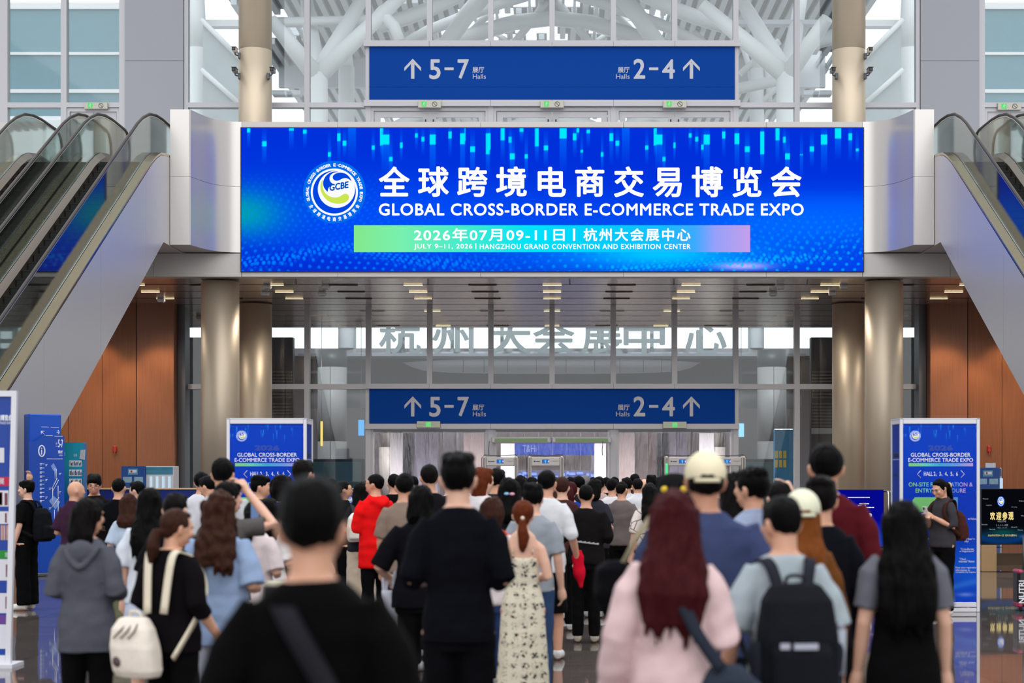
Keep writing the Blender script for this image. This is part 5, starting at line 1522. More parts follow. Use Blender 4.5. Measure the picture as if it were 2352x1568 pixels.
# surveillance cameras on the upper columns
for px, py, s, up, lb_ in ((540, 116, -1, 1, 'upper camera at the left of the left column'), (540, 163, -1, 0, 'lower camera at the left of the left column'), (627, 163, 1, 0, 'camera at the right of the left column'), (1997, 117, 1, 1, 'upper camera at the right of the right column'), (1997, 163, 1, 0, 'lower camera at the right of the right column'), (1912, 163, -1, 0, 'camera at the left of the right column')):
    Y = 45.2
    c = P(px, py, Y)
    colx = 8.28 if px > 1268 else -8.28
    ex = colx + s*0.40
    t = thing('surveillance_camera', 'white box %s' % lb_, 'camera', (ex, Y+0.1, c.z-0.1))
    part('wall_plate', MB().bbox(ex-0.03, ex+0.05, Y+0.05, Y+0.17, c.z-0.2, c.z-0.04, 0.01), ALUD, t)
    part('arm', MB().tube([(ex+s*0.02, Y+0.1, c.z-0.12), (ex+s*0.1, Y+0.05, c.z-0.1), (c.x, Y, c.z-0.06), (c.x, Y-0.02, c.z-0.03)], 0.02, 8), ALUD, t)
    q = MB(); q.bbox(c.x-0.06, c.x+0.06, Y-0.2, Y+0.12, c.z-0.055, c.z+0.05, 0.015); q.box(c.x-0.07, c.x+0.07, Y-0.24, Y+0.1, c.z+0.05, c.z+0.065)
    f = part('housing', q, mat('camera_white', (224, 214, 206), rough=0.4) if up else mat('camera_grey', (120, 120, 126), rough=0.4), t)
    q = MB(); q.bbox(c.x-0.05, c.x+0.05, Y-0.212, Y-0.2, c.z-0.045, c.z+0.04, 0.005); part('lens_window', q, BLACKM, f)
    q = MB(); q.tube([(c.x, Y-0.215, c.z), (c.x, Y-0.22, c.z)], 0.03, 12); part('lens', q, mat('lens_glass', (20, 22, 28), rough=0.05), f)

# black suitcase at the right edge
Y = 20.0
A = P(2338, 1404, Y); B = P(2410, 1309, Y)
t = thing('suitcase', 'black suitcase with pink corners and white letters at the right edge', 'suitcase', ((A.x+B.x)/2, Y, 0))
part('shell', MB().bbox(A.x, B.x, Y, Y+0.24, 0.05, B.z, 0.03), mat('case_black', (20, 20, 24), rough=0.35), t)
q = MB()
for z0, z1 in ((B.z-0.05, B.z+0.004), (0.045, 0.12)): q.bbox(A.x-0.004, A.x+0.07, Y-0.004, Y+0.244, z0, z1, 0.02); q.bbox(B.x-0.07, B.x+0.004, Y-0.004, Y+0.244, z0, z1, 0.02)
part('corner', q, mat('case_pink', (176, 44, 84), rough=0.35), t)
for x in (A.x+0.05, B.x-0.05): part('wheel', MB().tube([(x-0.015, Y+0.06, 0.025), (x+0.015, Y+0.06, 0.025)], 0.025, 12), BLACKM, t)
part('handle', MB().tube([(A.x+0.1, Y+0.12, B.z), (A.x+0.1, Y+0.12, B.z+0.4), (B.x-0.1, Y+0.12, B.z+0.4), (B.x-0.1, Y+0.12, B.z)], 0.01, 6), ALUD, t)
q = MB(); m = MB(); text_fit(m, 'NUTRI', 0, 0.28, 0, 0.075, 0, bold=0.03)
q.add([(A.x+0.085-v[2], Y-0.002+v[1], 0.1+v[0]) for v in m.v], m.f); part('lettering', q, PW, t)
# ================================================================ people
def fabric(name, rgb, fine=90.0, b=0.25, rough=0.9, sheen=0.0):
    return mat('cloth_' + name, rgb, rough=rough, bump=((fine, fine, fine*0.8), b), var=0.12, varscale=7.0, spec=0.08, sheen=sheen)
SKINS = {'a': mat('skin_fair', (226, 178, 154), rough=0.5, var=0.06, varscale=9), 'b': mat('skin_warm', (216, 162, 134), rough=0.5, var=0.06, varscale=9), 'c': mat('skin_tan', (196, 140, 112), rough=0.5, var=0.06, varscale=9)}
def hairmat(name, rgb): return mat('hair_' + name, rgb, rough=0.5, bump=((160, 160, 9), 0.6), var=0.35, varscale=30, spec=0.07)
HAIRS = {'black': hairmat('black', (6, 5, 6)), 'soft': hairmat('soft_black', (12, 9, 9)), 'brown': hairmat('brown', (58, 34, 26)), 'red': hairmat('dark_red', (62, 18, 22)), 'auburn': hairmat('auburn', (96, 44, 22)), 'copper': hairmat('copper', (120, 66, 26)), 'grey': hairmat('grey', (120, 116, 114))}

def evolve(q, voxel, smooth=4, disp=None, name='shape'):
    """grow one continuous surface from overlapping volumes, relax it and add folds"""
    me = q.mesh(name, [])
    o = bpy.data.objects.new('tmp', me); COL.objects.link(o)
    r = o.modifiers.new('r', 'REMESH'); r.mode = 'VOXEL'; r.voxel_size = voxel
    if smooth:
        s = o.modifiers.new('s', 'SMOOTH'); s.iterations = smooth; s.factor = 0.5
    res = bpy.data.meshes.new_from_object(o.evaluated_get(bpy.context.evaluated_depsgraph_get()))
    bpy.data.objects.remove(o); bpy.data.meshes.remove(me)
    n = len(res.vertices)
    if disp and n:
        co = np.empty(n*3); res.vertices.foreach_get('co', co); co = co.reshape(-1, 3)
        no = np.empty(n*3); res.vertices.foreach_get('normal', no); no = no.reshape(-1, 3)
        d = np.array([disp(Vector(p)) for p in co])
        res.vertices.foreach_set('co', (co + no*d[:, None]).ravel()); res.update()
    res.polygons.foreach_set('use_smooth', [True]*len(res.polygons))
    res.name = name
    return res
def loft(q, secs, n=28, p=2.4):
    """horizontal super-ellipse sections (z, cx, cy, rx, ry), closed at both ends"""
    vs = []
    for z, cx, cy, rx, ry in secs:
        for k in range(n):
            w = 2*math.pi*k/n; c = math.cos(w); s = math.sin(w)
            vs.append((cx + rx*math.copysign(abs(c)**(2/p), c), cy + ry*math.copysign(abs(s)**(2/p), s), z))
    fs = []
    for i in range(len(secs)-1):
        for k in range(n):
            j = (k+1) % n
            a = (i*n+k, i*n+j, (i+1)*n+j, (i+1)*n+k)
            fs.append(a if secs[0][0] < secs[-1][0] else a[::-1])
    e0, e1 = tuple(range(n-1, -1, -1)), tuple((len(secs)-1)*n + k for k in range(n))
    if secs[0][0] > secs[-1][0]: e0, e1 = e0[::-1], e1[::-1]
    return q.add(vs, fs + [e0, e1], True)
def folds(seed, amp):
    sv = Vector((seed*3.1, seed*1.7, seed*0.9))
    def f(p):
        a = noise.noise(Vector((p.x*6, p.y*6, p.z*9)) + sv)
        b = noise.noise(Vector((p.x*13 + p.z*5, p.y*13, p.z*16 - p.x*7)) + sv)
        return amp*(0.7*a + 0.5*b)
    return f
def strands(seed, amp, lump=0.0):
    sv = Vector((seed*2.3, seed*1.1, seed*0.7))
    def f(p):
        a = noise.noise(Vector((p.x*55, p.y*55, p.z*7)) + sv)
        b = noise.noise(Vector((p.x*18, p.y*18, p.z*9)) + sv)
        c = noise.noise(Vector((p.x*24, p.y*24, p.z*20)) - sv) if lump else 0
        return amp*(0.7*a + 0.7*b) + lump*c
    return f
def hand(q, w, d, nrm, side, curl, k=1.0):
    """palm, four bent fingers of different length and a thumb from the side of the palm"""
    d = Vector(d).normalized(); nrm = Vector(nrm); nrm = (nrm - d*nrm.dot(d)).normalized()
    x = d.cross(nrm)*side
    w = Vector(w)
    c = w + d*0.05*k
    q.tube([w - d*0.01*k, w + d*0.03*k, w + d*0.07*k, w + d*0.092*k], [0.026*k, 0.036*k, 0.040*k, 0.036*k], 10)
    for i, (off, L) in enumerate(((-0.029, 0.062), (-0.010, 0.074), (0.010, 0.079), (0.029, 0.071))):
        p = w + d*0.085*k + x*off*k
        a = curl; pts = [p]; dd = d.copy(); r = [0.0095*k]
        for seg in (0.45, 0.32, 0.25):
            dd = (dd*math.cos(a) + nrm*math.sin(a)).normalized()
            n2 = (nrm - dd*nrm.dot(dd)).normalized()
            pts.append(pts[-1] + dd*L*seg*k); r.append(0.0085*k)
            dd = (dd*math.cos(a*0.6) + n2*math.sin(a*0.6)).normalized()
        q.tube(pts, r, 8); q.sph(pts[-1], 0.0085*k, 8, 6)
    p = w + d*0.03*k + x*0.034*k
    pts = [p, p + x*0.022*k + d*0.026*k + nrm*0.012*k, p + x*0.024*k + d*0.056*k + nrm*(0.018+0.012*curl)*k]
    q.tube(pts, [0.013*k, 0.0105*k, 0.009*k], 8); q.sph(pts[-1], 0.009*k, 8, 6)
ARMS = {'down': ((0.205, -0.02, 1.13), (0.222, 0.05, 0.885)), 'bent': ((0.215, -0.05, 1.14), (0.16, 0.19, 1.12)), 'phone': ((0.20, 0.02, 1.13), (0.07, 0.25, 1.28)),
        'fold': ((0.215, -0.04, 1.14), (0.02, 0.18, 1.14)), 'out': ((0.235, -0.03, 1.14), (0.26, 0.06, 0.90)), 'up': ((0.33, 0.12, 1.55), (0.12, 0.22, 1.78)), 'bag': ((0.23, -0.06, 1.14), (0.26, 0.10, 0.95))}
PEOPLE = []
def person(label, px, py, s, yaw=0, sex='m', top=('tee', (20, 20, 22)), bottom=('trousers', (18, 18, 20)), hair=('short', 'black'), arms=('down', 'down'), bw=1.0, tone='b', pitch=0, turn=0, face=False, hands=False, shoe=(222, 222, 222), stride=0.0, sleeve=None, hem=None, roll=0, H=None):
    Y = F/s; X = (px-CX)/s
    extra = 0.02 if hair[0] not in ('bald',) else 0.0
    if H is None: H = EYE + (CY-py)/s - extra
    k = H/1.72
    PEOPLE.append((X, Y, label))
    seed = len(PEOPLE)
    t = thing('person', label, 'person', (X, Y, 0), math.radians(yaw), 'people queueing in the hall')
    V = max(0.0085, min(0.017, 0.00095*Y))
    vb = 0.0062 if hands else V
    sh = (0.142 if sex == 'm' else 0.126)*bw
    hipw = 0.142 if sex == 'm' else 0.148
    hipw *= bw
    S = lambda p: (p[0]*k, p[1]*k, p[2]*k)
    def armpts(i, sd):
        a = arms[i]
        e, w = ARMS[a] if isinstance(a, str) else a
        dx = sh - 0.147
        return Vector((sd*sh, -0.005, 1.405)), Vector((sd*(e[0]+dx*0.9), e[1], e[2])), Vector((sd*(w[0]+dx*0.7), w[1], w[2]))
    pv = Vector((0, -0.005, 1.50))
    Rm = Matrix.Rotation(math.radians(turn), 3, 'Z') @ Matrix.Rotation(math.radians(roll), 3, 'Y') @ Matrix.Rotation(-math.radians(pitch), 3, 'X')
    def hd(m):
        """turn a shape drawn around the upright head into the head's pose, then scale"""
        m.v = [tuple((pv + Rm @ (Vector(v)-pv))*k) for v in m.v]; return m
    def sc(m):
        m.v = [(v[0]*k, v[1]*k, v[2]*k) for v in m.v]; return m
    # ---- body
    B = MB()
    loft(B, [(0.84, 0, 0, hipw*0.85, 0.09), (0.95, 0, 0, hipw, 0.108), (1.08, 0, 0.005, hipw*0.86, 0.095), (1.24, 0, 0.0, sh*0.9, 0.11), (1.36, 0, -0.005, sh*0.98, 0.098), (1.41, 0, -0.01, sh*0.88, 0.08), (1.452, 0, -0.012, 0.094, 0.066), (1.482, 0, -0.012, 0.064, 0.056)])
    nk = 0.056 if sex == 'm' else 0.047
    B.tube([(0, -0.02, 1.43), (0, -0.012, 1.49), (0, 0.0, 1.57)], [nk*1.12, nk, nk], 14)
    for sd, st in ((-1, -stride), (1, stride)):
        B.tube([(sd*0.085, 0, 0.90), (sd*0.09, st*0.5+0.01, 0.49), (sd*0.09, st-0.02, 0.30), (sd*0.09, st-0.02, 0.08)], [0.092, 0.056, 0.052, 0.038], 12)
        B.tube([(sd*0.09, st-0.04, 0.045), (sd*0.092, st+0.06, 0.04), (sd*0.094, st+0.15, 0.028)], [0.036, 0.038, 0.026], 10)
        a, e, w = armpts(0 if sd < 0 else 1, sd)
        B.tube([a + Vector((-sd*0.03, 0, -0.022)), a + (e-a)*0.22 + Vector((-sd*0.004, 0, 0)), a*0.4+e*0.6, e, e*0.55+w*0.45, w], [0.040, 0.044*bw**0.5, 0.043*bw**0.5, 0.038, 0.036, 0.026], 12)
        d = (w-e).normalized()
        kind = arms[0 if sd < 0 else 1]
        inner = Vector((-sd, 0, 0)) if abs(d.z) > 0.6 else Vector((0, 0, -1)) if kind != 'phone' else Vector((-sd*0.6, -0.2, 0.6))
        hand(B, w, d, inner, sd, 0.55 if kind in ('bag', 'phone', 'fold') else 0.3)
    sc(B)
    Hd = MB()
    fw = 1.0 if sex == 'm' else 0.94
    Hd.sph((0, 0.008, 1.617), (0.0745*fw, 0.093, 0.099), 22, 16)
    Hd.sph((0, 0.035, 1.572), (0.066*fw, 0.062, 0.07), 18, 12)
    Hd.tube([(0, 0.02, 1.57), (0, 0.05, 1.535), (0, 0.072, 1.512)], [0.06*fw, 0.05*fw, 0.026], 14)
    Hd.tube([(0, 0.098, 1.628), (0, 0.112, 1.602), (0, 0.114, 1.585), (0, 0.100, 1.575)], [0.010, 0.0115, 0.0145, 0.011], 10)
    Hd.sph((0, 0.098, 1.548), (0.026, 0.012, 0.006), 12, 8); Hd.sph((0, 0.096, 1.537), (0.022, 0.012, 0.007), 12, 8)
    Hd.sph((0, 0.088, 1.640), (0.055, 0.018, 0.014), 14, 8)
    for sd in (-1, 1):
        Hd.sph((sd*0.040, 0.078, 1.592), (0.024, 0.022, 0.024), 12, 8)
        Hd.tube([(sd*0.071*fw, 0.0, 1.565), (sd*0.079*fw, -0.010, 1.585), (sd*0.082*fw, -0.016, 1.612), (sd*0.078*fw, -0.004, 1.622)], [0.010, 0.013, 0.013, 0.009], 8)
    hd(Hd)
    B.add(Hd.v, Hd.f)
    link('body', evolve(B, vb*k, 3, None, 'body'), t).data.materials.append(SKINS[tone])
    # ---- face
    if face:
        dk = mat('iris_dark', (26, 18, 16), rough=0.2); wt = mat('eye_white', (226, 222, 218), rough=0.3)
        q = MB()
        for sd in (-1, 1): q.sph((sd*0.031, 0.087, 1.618), (0.0135, 0.009, 0.0062), 12, 8)
        link('eyes', hd(q).mesh('eyes', wt), t)
        q = MB()
        for sd in (-1, 1): q.sph((sd*0.031, 0.0945, 1.617), (0.006, 0.003, 0.0058), 10, 8); q.tube([(sd*0.046, 0.089, 1.621), (sd*0.031, 0.0965, 1.6255), (sd*0.017, 0.094, 1.620)], 0.0022, 6)
        link('irises', hd(q).mesh('irises', dk), t)
        q = MB()
        for sd in (-1, 1): q.tube([(sd*0.052, 0.086, 1.638), (sd*0.034, 0.101, 1.645), (sd*0.014, 0.105, 1.640)], [0.0025, 0.0045, 0.0035], 6)
        link('eyebrows', hd(q).mesh('eyebrows', HAIRS['black']), t)
        q = MB(); q.sph((0, 0.1045, 1.548), (0.024, 0.007, 0.0046), 12, 8); q.sph((0, 0.103, 1.539), (0.02, 0.007, 0.0052), 12, 8)
        link('lips', hd(q).mesh('lips', mat('lips', (176, 96, 88), rough=0.4)), t)
        if face == 'glasses':
            q = MB()
            for sd in (-1, 1):
                q.tube([(sd*0.034+0.024*math.cos(w), 0.113, 1.614+0.019*math.sin(w)) for w in [math.pi*i/8 for i in range(17)]], 0.0016, 6, cap=False)
                q.tube([(sd*0.058, 0.111, 1.618), (sd*0.078, 0.05, 1.622), (sd*0.081, -0.01, 1.62)], 0.0018, 6)
            q.tube([(-0.01, 0.114, 1.617), (0.01, 0.114, 1.617)], 0.0016, 6)
            link('glasses', hd(q).mesh('glasses', BLACKM), t)
    # ---- top
    kind, rgb = top[0], top[1]
    M = top[2] if len(top) > 2 and not isinstance(top[2], str) else fabric('%02x%02x%02x' % tuple(rgb), rgb)
    slv = sleeve if sleeve is not None else {'tee': 0.46, 'polo': 0.48, 'long': 1.0, 'hoodie': 0.98, 'sweat': 0.98, 'jacket': 0.98, 'blazer': 0.98, 'shirt': 0.5, 'dress': 0.4, 'cami': 0}[kind]
    hm = hem if hem is not None else {'tee': 0.86, 'polo': 0.88, 'long': 0.84, 'hoodie': 0.80, 'sweat': 0.82, 'jacket': 0.76, 'blazer': 0.75, 'shirt': 0.86, 'dress': 0.30, 'cami': 0.2}[kind]
    ease = {'tee': 0.016, 'polo': 0.015, 'long': 0.015, 'hoodie': 0.028, 'sweat': 0.026, 'jacket': 0.027, 'blazer': 0.019, 'shirt': 0.018, 'dress': 0.014, 'cami': 0.008}[kind]
    q = MB()
    secs = []
    if hm < 0.7:
        fl = 0.07 if kind == 'dress' else 0.085
        secs += [(hm, 0, 0.0, hipw+0.012+fl, 0.13+fl*0.7), (hm+0.2, 0, 0.0, hipw+0.012+fl*0.6, 0.128+fl*0.4), (0.93, 0, 0, hipw+0.018, 0.122)]
    else:
        secs += [(hm, 0, 0, hipw+0.012+ease, 0.112+ease), (0.96, 0, 0, hipw+0.006+ease, 0.11+ease)] if hm < 0.93 else [(hm, 0, 0, hipw+ease, 0.108+ease)]
    wa = 0.9 if sex == 'm' else (0.86 if kind not in ('cami', 'dress') else 0.83)
    secs += [(1.08, 0, 0.003, max(hipw*wa, hipw*0.8)+ease*1.1, 0.098+ease*1.1), (1.24, 0, -0.002, sh*0.92+ease, 0.112+ease)]
    if kind == 'cami':
        secs += [(1.285, 0, 0.0, sh*0.92+ease, 0.112+ease)]
    else:
        secs += [(1.36, 0, -0.006, sh*0.97+ease*0.9, 0.10+ease*0.9), (1.415, 0, -0.011, sh*0.93+ease*0.7, 0.085+ease*0.8), (1.450, 0, -0.014, 0.108+ease*0.3, 0.074+ease*0.4), (1.476 if kind != 'polo' else 1.486, 0, -0.014, 0.074+ease*0.2, 0.064+ease*0.3)]
    loft(q, secs)
    for sd in (-1, 1):
        a, e, w = armpts(0 if sd < 0 else 1, sd)
        if slv > 0:
            pts = [a + Vector((-sd*0.03, 0, 0.0)), a + (e-a)*0.35, e, e + (w-e)*0.5, w]
            r0 = 0.053*bw**0.5
            rs = [r0+ease*0.8, r0-0.006+ease*1.2, 0.044+ease*1.1, 0.043+ease, 0.034+ease*0.9]
            L1 = (e-a).length; L2 = (w-e).length; tot = (L1+L2)*slv
            if tot < L1:
                f = tot/L1; end = a + (e-a)*f
                P_ = [pts[0], a + (e-a)*f*0.5, end]; R_ = [rs[0], rs[1]+0.004, rs[1]+0.006]
            else:
                f = (tot-L1)/L2; end = e + (w-e)*f
                P_ = [pts[0], pts[1], e, e + (w-e)*f*0.6, end]; R_ = [rs[0], rs[1], rs[2], rs[3], rs[4] if f > 0.8 else rs[3]]
            q.tube(P_, R_, 14)
        elif kind == 'cami':
            q.tube([(sd*0.07, -0.118, 1.27), (sd*0.078, -0.10, 1.36), (sd*0.085, -0.02, 1.452), (sd*0.08, 0.09, 1.36), (sd*0.07, 0.118, 1.27)], 0.008, 8)
    if kind in ('hoodie', 'jacket'):
        q.tube([(-0.095, -0.03, 1.465), (-0.085, -0.105, 1.435), (0, -0.135, 1.385), (0.085, -0.105, 1.435), (0.095, -0.03, 1.465)], [0.03, 0.04, 0.052, 0.04, 0.03], 12)
        q.sph((0, -0.115, 1.37), (0.095, 0.04, 0.085), 16, 10)
        q.tube([(0.07*math.cos(w), -0.012+0.068*math.sin(w), 1.478+0.01*math.sin(w)) for w in [math.pi*i/9 for i in range(19)]], 0.018, 8, cap=False)
    if kind == 'blazer':
        q.tube([(-0.12, -0.10, 1.43), (-0.085, -0.125, 1.37), (-0.03, -0.138, 1.31), (0.0, -0.142, 1.295), (0.03, -0.138, 1.31), (0.085, -0.125, 1.37), (0.12, -0.10, 1.43)], [0.012, 0.017, 0.018, 0.018, 0.018, 0.017, 0.012], 10)
        q.sph((0, -0.118, 1.40), (0.085, 0.035, 0.075), 16, 10)
    if kind in ('polo', 'shirt'):
        q.tube([(0.066*math.cos(w), -0.012+0.064*math.sin(w), 1.482-0.012*math.sin(w)) for w in [math.pi*i/9 for i in range(19)]], 0.012, 8, cap=False)
    nm = {'tee': 't_shirt', 'polo': 'polo_shirt', 'long': 'long_sleeve_top', 'hoodie': 'hoodie', 'sweat': 'sweatshirt', 'jacket': 'jacket', 'blazer': 'blazer', 'shirt': 'shirt', 'dress': 'dress', 'cami': 'strap_dress'}[kind]
    sc(q)
    amp = {'tee': 0.010, 'polo': 0.008, 'long': 0.009, 'hoodie': 0.013, 'sweat': 0.013, 'jacket': 0.015, 'blazer': 0.011, 'shirt': 0.011, 'dress': 0.008, 'cami': 0.006}[kind]
    link(nm, evolve(q, max(V, 0.0085)*k*1.05, 3, folds(seed, amp), nm), t).data.materials.append(M)
    # ---- bottom
    if bottom:
        bk, brgb = bottom
        MBt = fabric('%02x%02x%02x' % tuple(brgb), brgb)
        q = MB()
        if bk == 'skirt':
            loft(q, [(0.42, 0, 0, hipw+0.08, 0.17), (0.7, 0, 0, hipw+0.045, 0.145), (0.95, 0, 0, hipw+0.012, 0.12), (1.0, 0, 0, hipw+0.004, 0.112)])
        else:
            loft(q, [(0.80, 0, 0, hipw*0.98+0.008, 0.105), (0.93, 0, 0, hipw+0.01, 0.118), (1.03, 0, 0, hipw*0.9+0.008, 0.108)])
            end = 0.44 if bk == 'shorts' else 0.075
            wd = 0.022 if bk in ('wide', 'shorts') else 0.0
            for sd, st in ((-1, -stride), (1, stride)):
                if bk == 'shorts': q.tube([(sd*0.083, 0, 0.88), (sd*0.09, st*0.3, 0.66), (sd*0.092, st*0.5, end)], [0.098, 0.094, 0.092], 14)
                else: q.tube([(sd*0.083, 0, 0.88), (sd*0.09, st*0.5+0.008, 0.50), (sd*0.09, st-0.012, 0.28), (sd*0.09, st-0.012, end)], [0.098, 0.073+wd, 0.066+wd*1.3, 0.064+wd*1.5], 14)
        nm = {'trousers': 'trousers', 'wide': 'wide_trousers', 'shorts': 'shorts', 'skirt': 'skirt', 'jeans': 'jeans'}[bk]
        sc(q)
        link(nm, evolve(q, max(V, 0.010)*k*1.1, 3, folds(seed+40, 0.009), nm), t).data.materials.append(MBt)
    for sd, st in ((-1, -stride), (1, stride)):
        q = MB()
        q.tube([(sd*0.09, st-0.055, 0.055), (sd*0.091, st+0.0, 0.062), (sd*0.093, st+0.08, 0.052), (sd*0.096, st+0.15, 0.042), (sd*0.097, st+0.185, 0.036)], [0.040, 0.045, 0.046, 0.043, 0.030], 12)
        q.tube([(sd*0.09, st-0.02, 0.06), (sd*0.09, st-0.025, 0.10)], [0.045, 0.042], 12)
        sc(q); sh_me = evolve(q, 0.011*k, 2, None, 'shoe')
        co = [v.co for v in sh_me.vertices]
        for v in sh_me.vertices: v.co.z = max(v.co.z, 0.0)
        o = link('shoe', sh_me, t); o.data.materials.append(mat('shoe_%02x%02x%02x' % tuple(shoe), shoe, rough=0.5))
    # ---- hair
    style, hcol = hair[0], hair[1]
    HM = HAIRS[hcol]
    q = MB(); d = strands(seed, 0.008)
    hv = max(0.007, V*0.9)
    if style in ('short', 'crop', 'flat', 'messy'):
        up = {'short': 0.0, 'crop': -0.008, 'flat': 0.004, 'messy': 0.006}[style]
        q.sph((0, -0.006, 1.638), (0.083+up*0.5, 0.099, 0.094+up), 22, 16)
        q.sph((0, -0.040, 1.612), (0.068, 0.060, 0.062), 18, 12)
        if style == 'flat':
            q.sph((0, 0.0, 1.660), (0.086, 0.098, 0.076), 20, 12)
            q.sph((0, 0.0, 1.69), (0.076, 0.09, 0.05), 18, 12)
        if style == 'messy':
            for i in range(9):
                w = i*0.7+seed; q.sph((0.046*math.cos(w), -0.01+0.055*math.sin(w), 1.694+0.010*math.sin(w*2.3)), (0.036, 0.038, 0.034), 10, 8)
        if style != 'crop': q.sph((0, 0.065, 1.685), (0.062, 0.042, 0.036), 14, 10)
        for sd in (-1, 1): q.sph((sd*0.066, 0.006, 1.632), (0.018, 0.03, 0.036), 10, 8)
    elif style in ('long', 'curly', 'bob', 'mid'):
        end = {'long': 1.14, 'curly': 1.22, 'bob': 1.46, 'mid': 1.33}[style]
        if len(hair) > 2: end = hair[2]
        w = (1.0 if style != 'curly' else 1.12) if len(hair) < 4 else hair[3]
        q.sph((0, -0.006, 1.635), (0.087, 0.103, 0.101), 22, 16)
        q.sph((0, 0.062, 1.690), (0.062, 0.045, 0.036), 14, 10)
        sx = [(1.66, 0, -0.016, 0.089*w, 0.088), (1.58, 0, -0.034, 0.097*w, 0.078), (1.50, 0, -0.058, 0.103*w, 0.068), (1.42, 0, -0.096, 0.118*w, 0.056), (1.32, 0, -0.130, 0.126*w, 0.044), (1.22, 0, -0.138, 0.126*w, 0.038), (1.10, 0, -0.138, 0.12*w, 0.034), (0.95, 0, -0.138, 0.11*w, 0.03)]
        secs = [x for x in sx if x[0] > end+0.03]
        l_ = secs[-1]; secs.append((end, 0, l_[2]-0.004, l_[3]*0.80, l_[4]*0.6))
        loft(q, secs[::-1], 30, 2.0)
        d = strands(seed, 0.014, 0.014 if style == 'curly' else 0.0)
        if style == 'curly':
            rr = random.Random(seed)
            for i in range(70):
                a = rr.uniform(0, 6.28); z = rr.uniform(end-0.03, 1.64)
                yy = -0.02 - max(0, 1.55-z)*0.34; rx = 0.088 if z > 1.5 else 0.112
                x = rx*math.cos(a); y = min(0.0, yy+0.05*math.sin(a)); r_ = rr.uniform(0.012, 0.024)
                q.tube([(x, y, z+0.05), (x+0.014*math.sin(i), y-0.008, z+0.02), (x-0.012*math.sin(i*1.7), y, z-0.015), (x+0.01*math.cos(i), y-0.006, z-0.045)], [r_*0.8, r_, r_, r_*0.5], 8)
        if style == 'long':
            for i in range(7):
                x = -0.09 + 0.03*i; q.tube([(x, l_[2]-0.012, end+0.14), (x*1.05, l_[2]-0.014, end), (x*1.1+0.01*math.sin(i*2.0), l_[2]-0.008, end-0.05-0.04*((i*3) % 4)/3)], [0.018, 0.013, 0.004], 8)
    elif style in ('pony', 'lowpony'):
        q.sph((0, -0.016, 1.636), (0.083, 0.096, 0.094), 22, 16); q.sph((0, -0.05, 1.595), (0.06, 0.05, 0.07), 16, 10); q.sph((0, 0.03, 1.700), (0.056, 0.045, 0.022), 14, 10)
        end = hair[2] if len(hair) > 2 else 1.38
        z0 = 1.63 if style == 'pony' else 1.56
        q.tube([(0, -0.085, z0), (0, -0.125, z0-0.005), (0.0, -0.135, z0-0.07), (0.005, -0.13, (z0+end)/2), (0.0, -0.125, end+0.05), (0, -0.12, end)], [0.022, 0.03, 0.042, 0.046, 0.036, 0.010], 12)
    elif style == 'bun':
        q.sph((0, -0.006, 1.632), (0.084, 0.100, 0.097), 22, 16); q.sph((0, -0.05, 1.595), (0.06, 0.05, 0.07), 16, 10); q.sph((0, -0.10, 1.665), (0.045, 0.045, 0.042), 14, 10)
    elif style == 'bald':
        q.sph((0, -0.03, 1.585), (0.0755, 0.066, 0.034), 20, 10); d = strands(seed, 0.002)
    elif style in ('cap', 'caplong'):
        q.sph((0, -0.012, 1.60), (0.080, 0.092, 0.058), 20, 12)
        if style == 'caplong':
            end = hair[2] if len(hair) > 2 else 1.2
            secs = [(1.62, 0, -0.02, 0.086, 0.08), (1.50, 0, -0.054, 0.092, 0.062), (1.42, 0, -0.09, 0.108, 0.05), (1.32, 0, -0.122, 0.112, 0.036), (end, 0, -0.125, 0.08, 0.02)]
            loft(q, secs[::-1], 28, 2.0); d = strands(seed, 0.012)
    if style != 'bald': link('hair', evolve(hd(q), hv*k, 1, d, 'hair'), t).data.materials.append(HM)
    if style in ('cap', 'caplong'):
        crgb = hair[3] if len(hair) > 3 else (236, 226, 196)
        CM = fabric('cap_%02x%02x%02x' % tuple(crgb), crgb, 120)
        q = MB(); q.sph((0, -0.004, 1.640), (0.090, 0.106, 0.100), 24, 16)
        hd(q); me = evolve(q, 0.008*k, 1, None, 'cap')
        bm = bmesh.new(); bm.from_mesh(me)
        cut = pv + Rm @ (Vector((0, 0, 1.612))-pv); nn = Rm @ Vector((0, 0.12, 1)).normalized()
        bmesh.ops.bisect_plane(bm, geom=bm.verts[:]+bm.edges[:]+bm.faces[:], plane_co=cut*k, plane_no=nn, clear_inner=True)
        bmesh.ops.solidify(bm, geom=bm.faces[:], thickness=0.004*k)
        bm.to_mesh(me); bm.free()
        cp = link('cap', me, t); me.materials.append(CM)
        q = MB(); n = 12; vs = []; fs = []
        for i in range(n+1):
            w = math.pi*(0.15+0.7*i/n)
            vs += [(0.084*math.cos(w), 0.095*math.sin(w), 1.612), (0.095*math.cos(w), 0.085+0.10*math.sin(w), 1.604-0.012*math.cos(w)**2)]
        vs += [(a, b_, c-0.006) for a, b_, c in vs]; m_ = 2*(n+1)
        for i in range(n):
            fs += [(2*i, 2*i+1, 2*i+3, 2*i+2), (m_+2*i+2, m_+2*i+3, m_+2*i+1, m_+2*i), (2*i+1, m_+2*i+1, m_+2*i+3, 2*i+3)]
        q.add(vs, fs, True); link('brim', hd(q).mesh('brim', CM), cp)
        q = MB(); q.sph((0, -0.1035, 1.630), (0.030, 0.006, 0.013), 14, 8); link('strap_opening', hd(q).mesh('strap_opening', HM), cp)
        q = MB(); q.tube([(0.095*math.sin(w), -0.006-0.106*math.cos(w), 1.612+0.0) for w in [(-0.6+1.2*i/8) for i in range(9)]], 0.007, 8, flat=(0.5, 1.2)); link('adjuster', hd(q).mesh('adjuster', CM), cp)
    t['_k'] = k
    return t, k, S
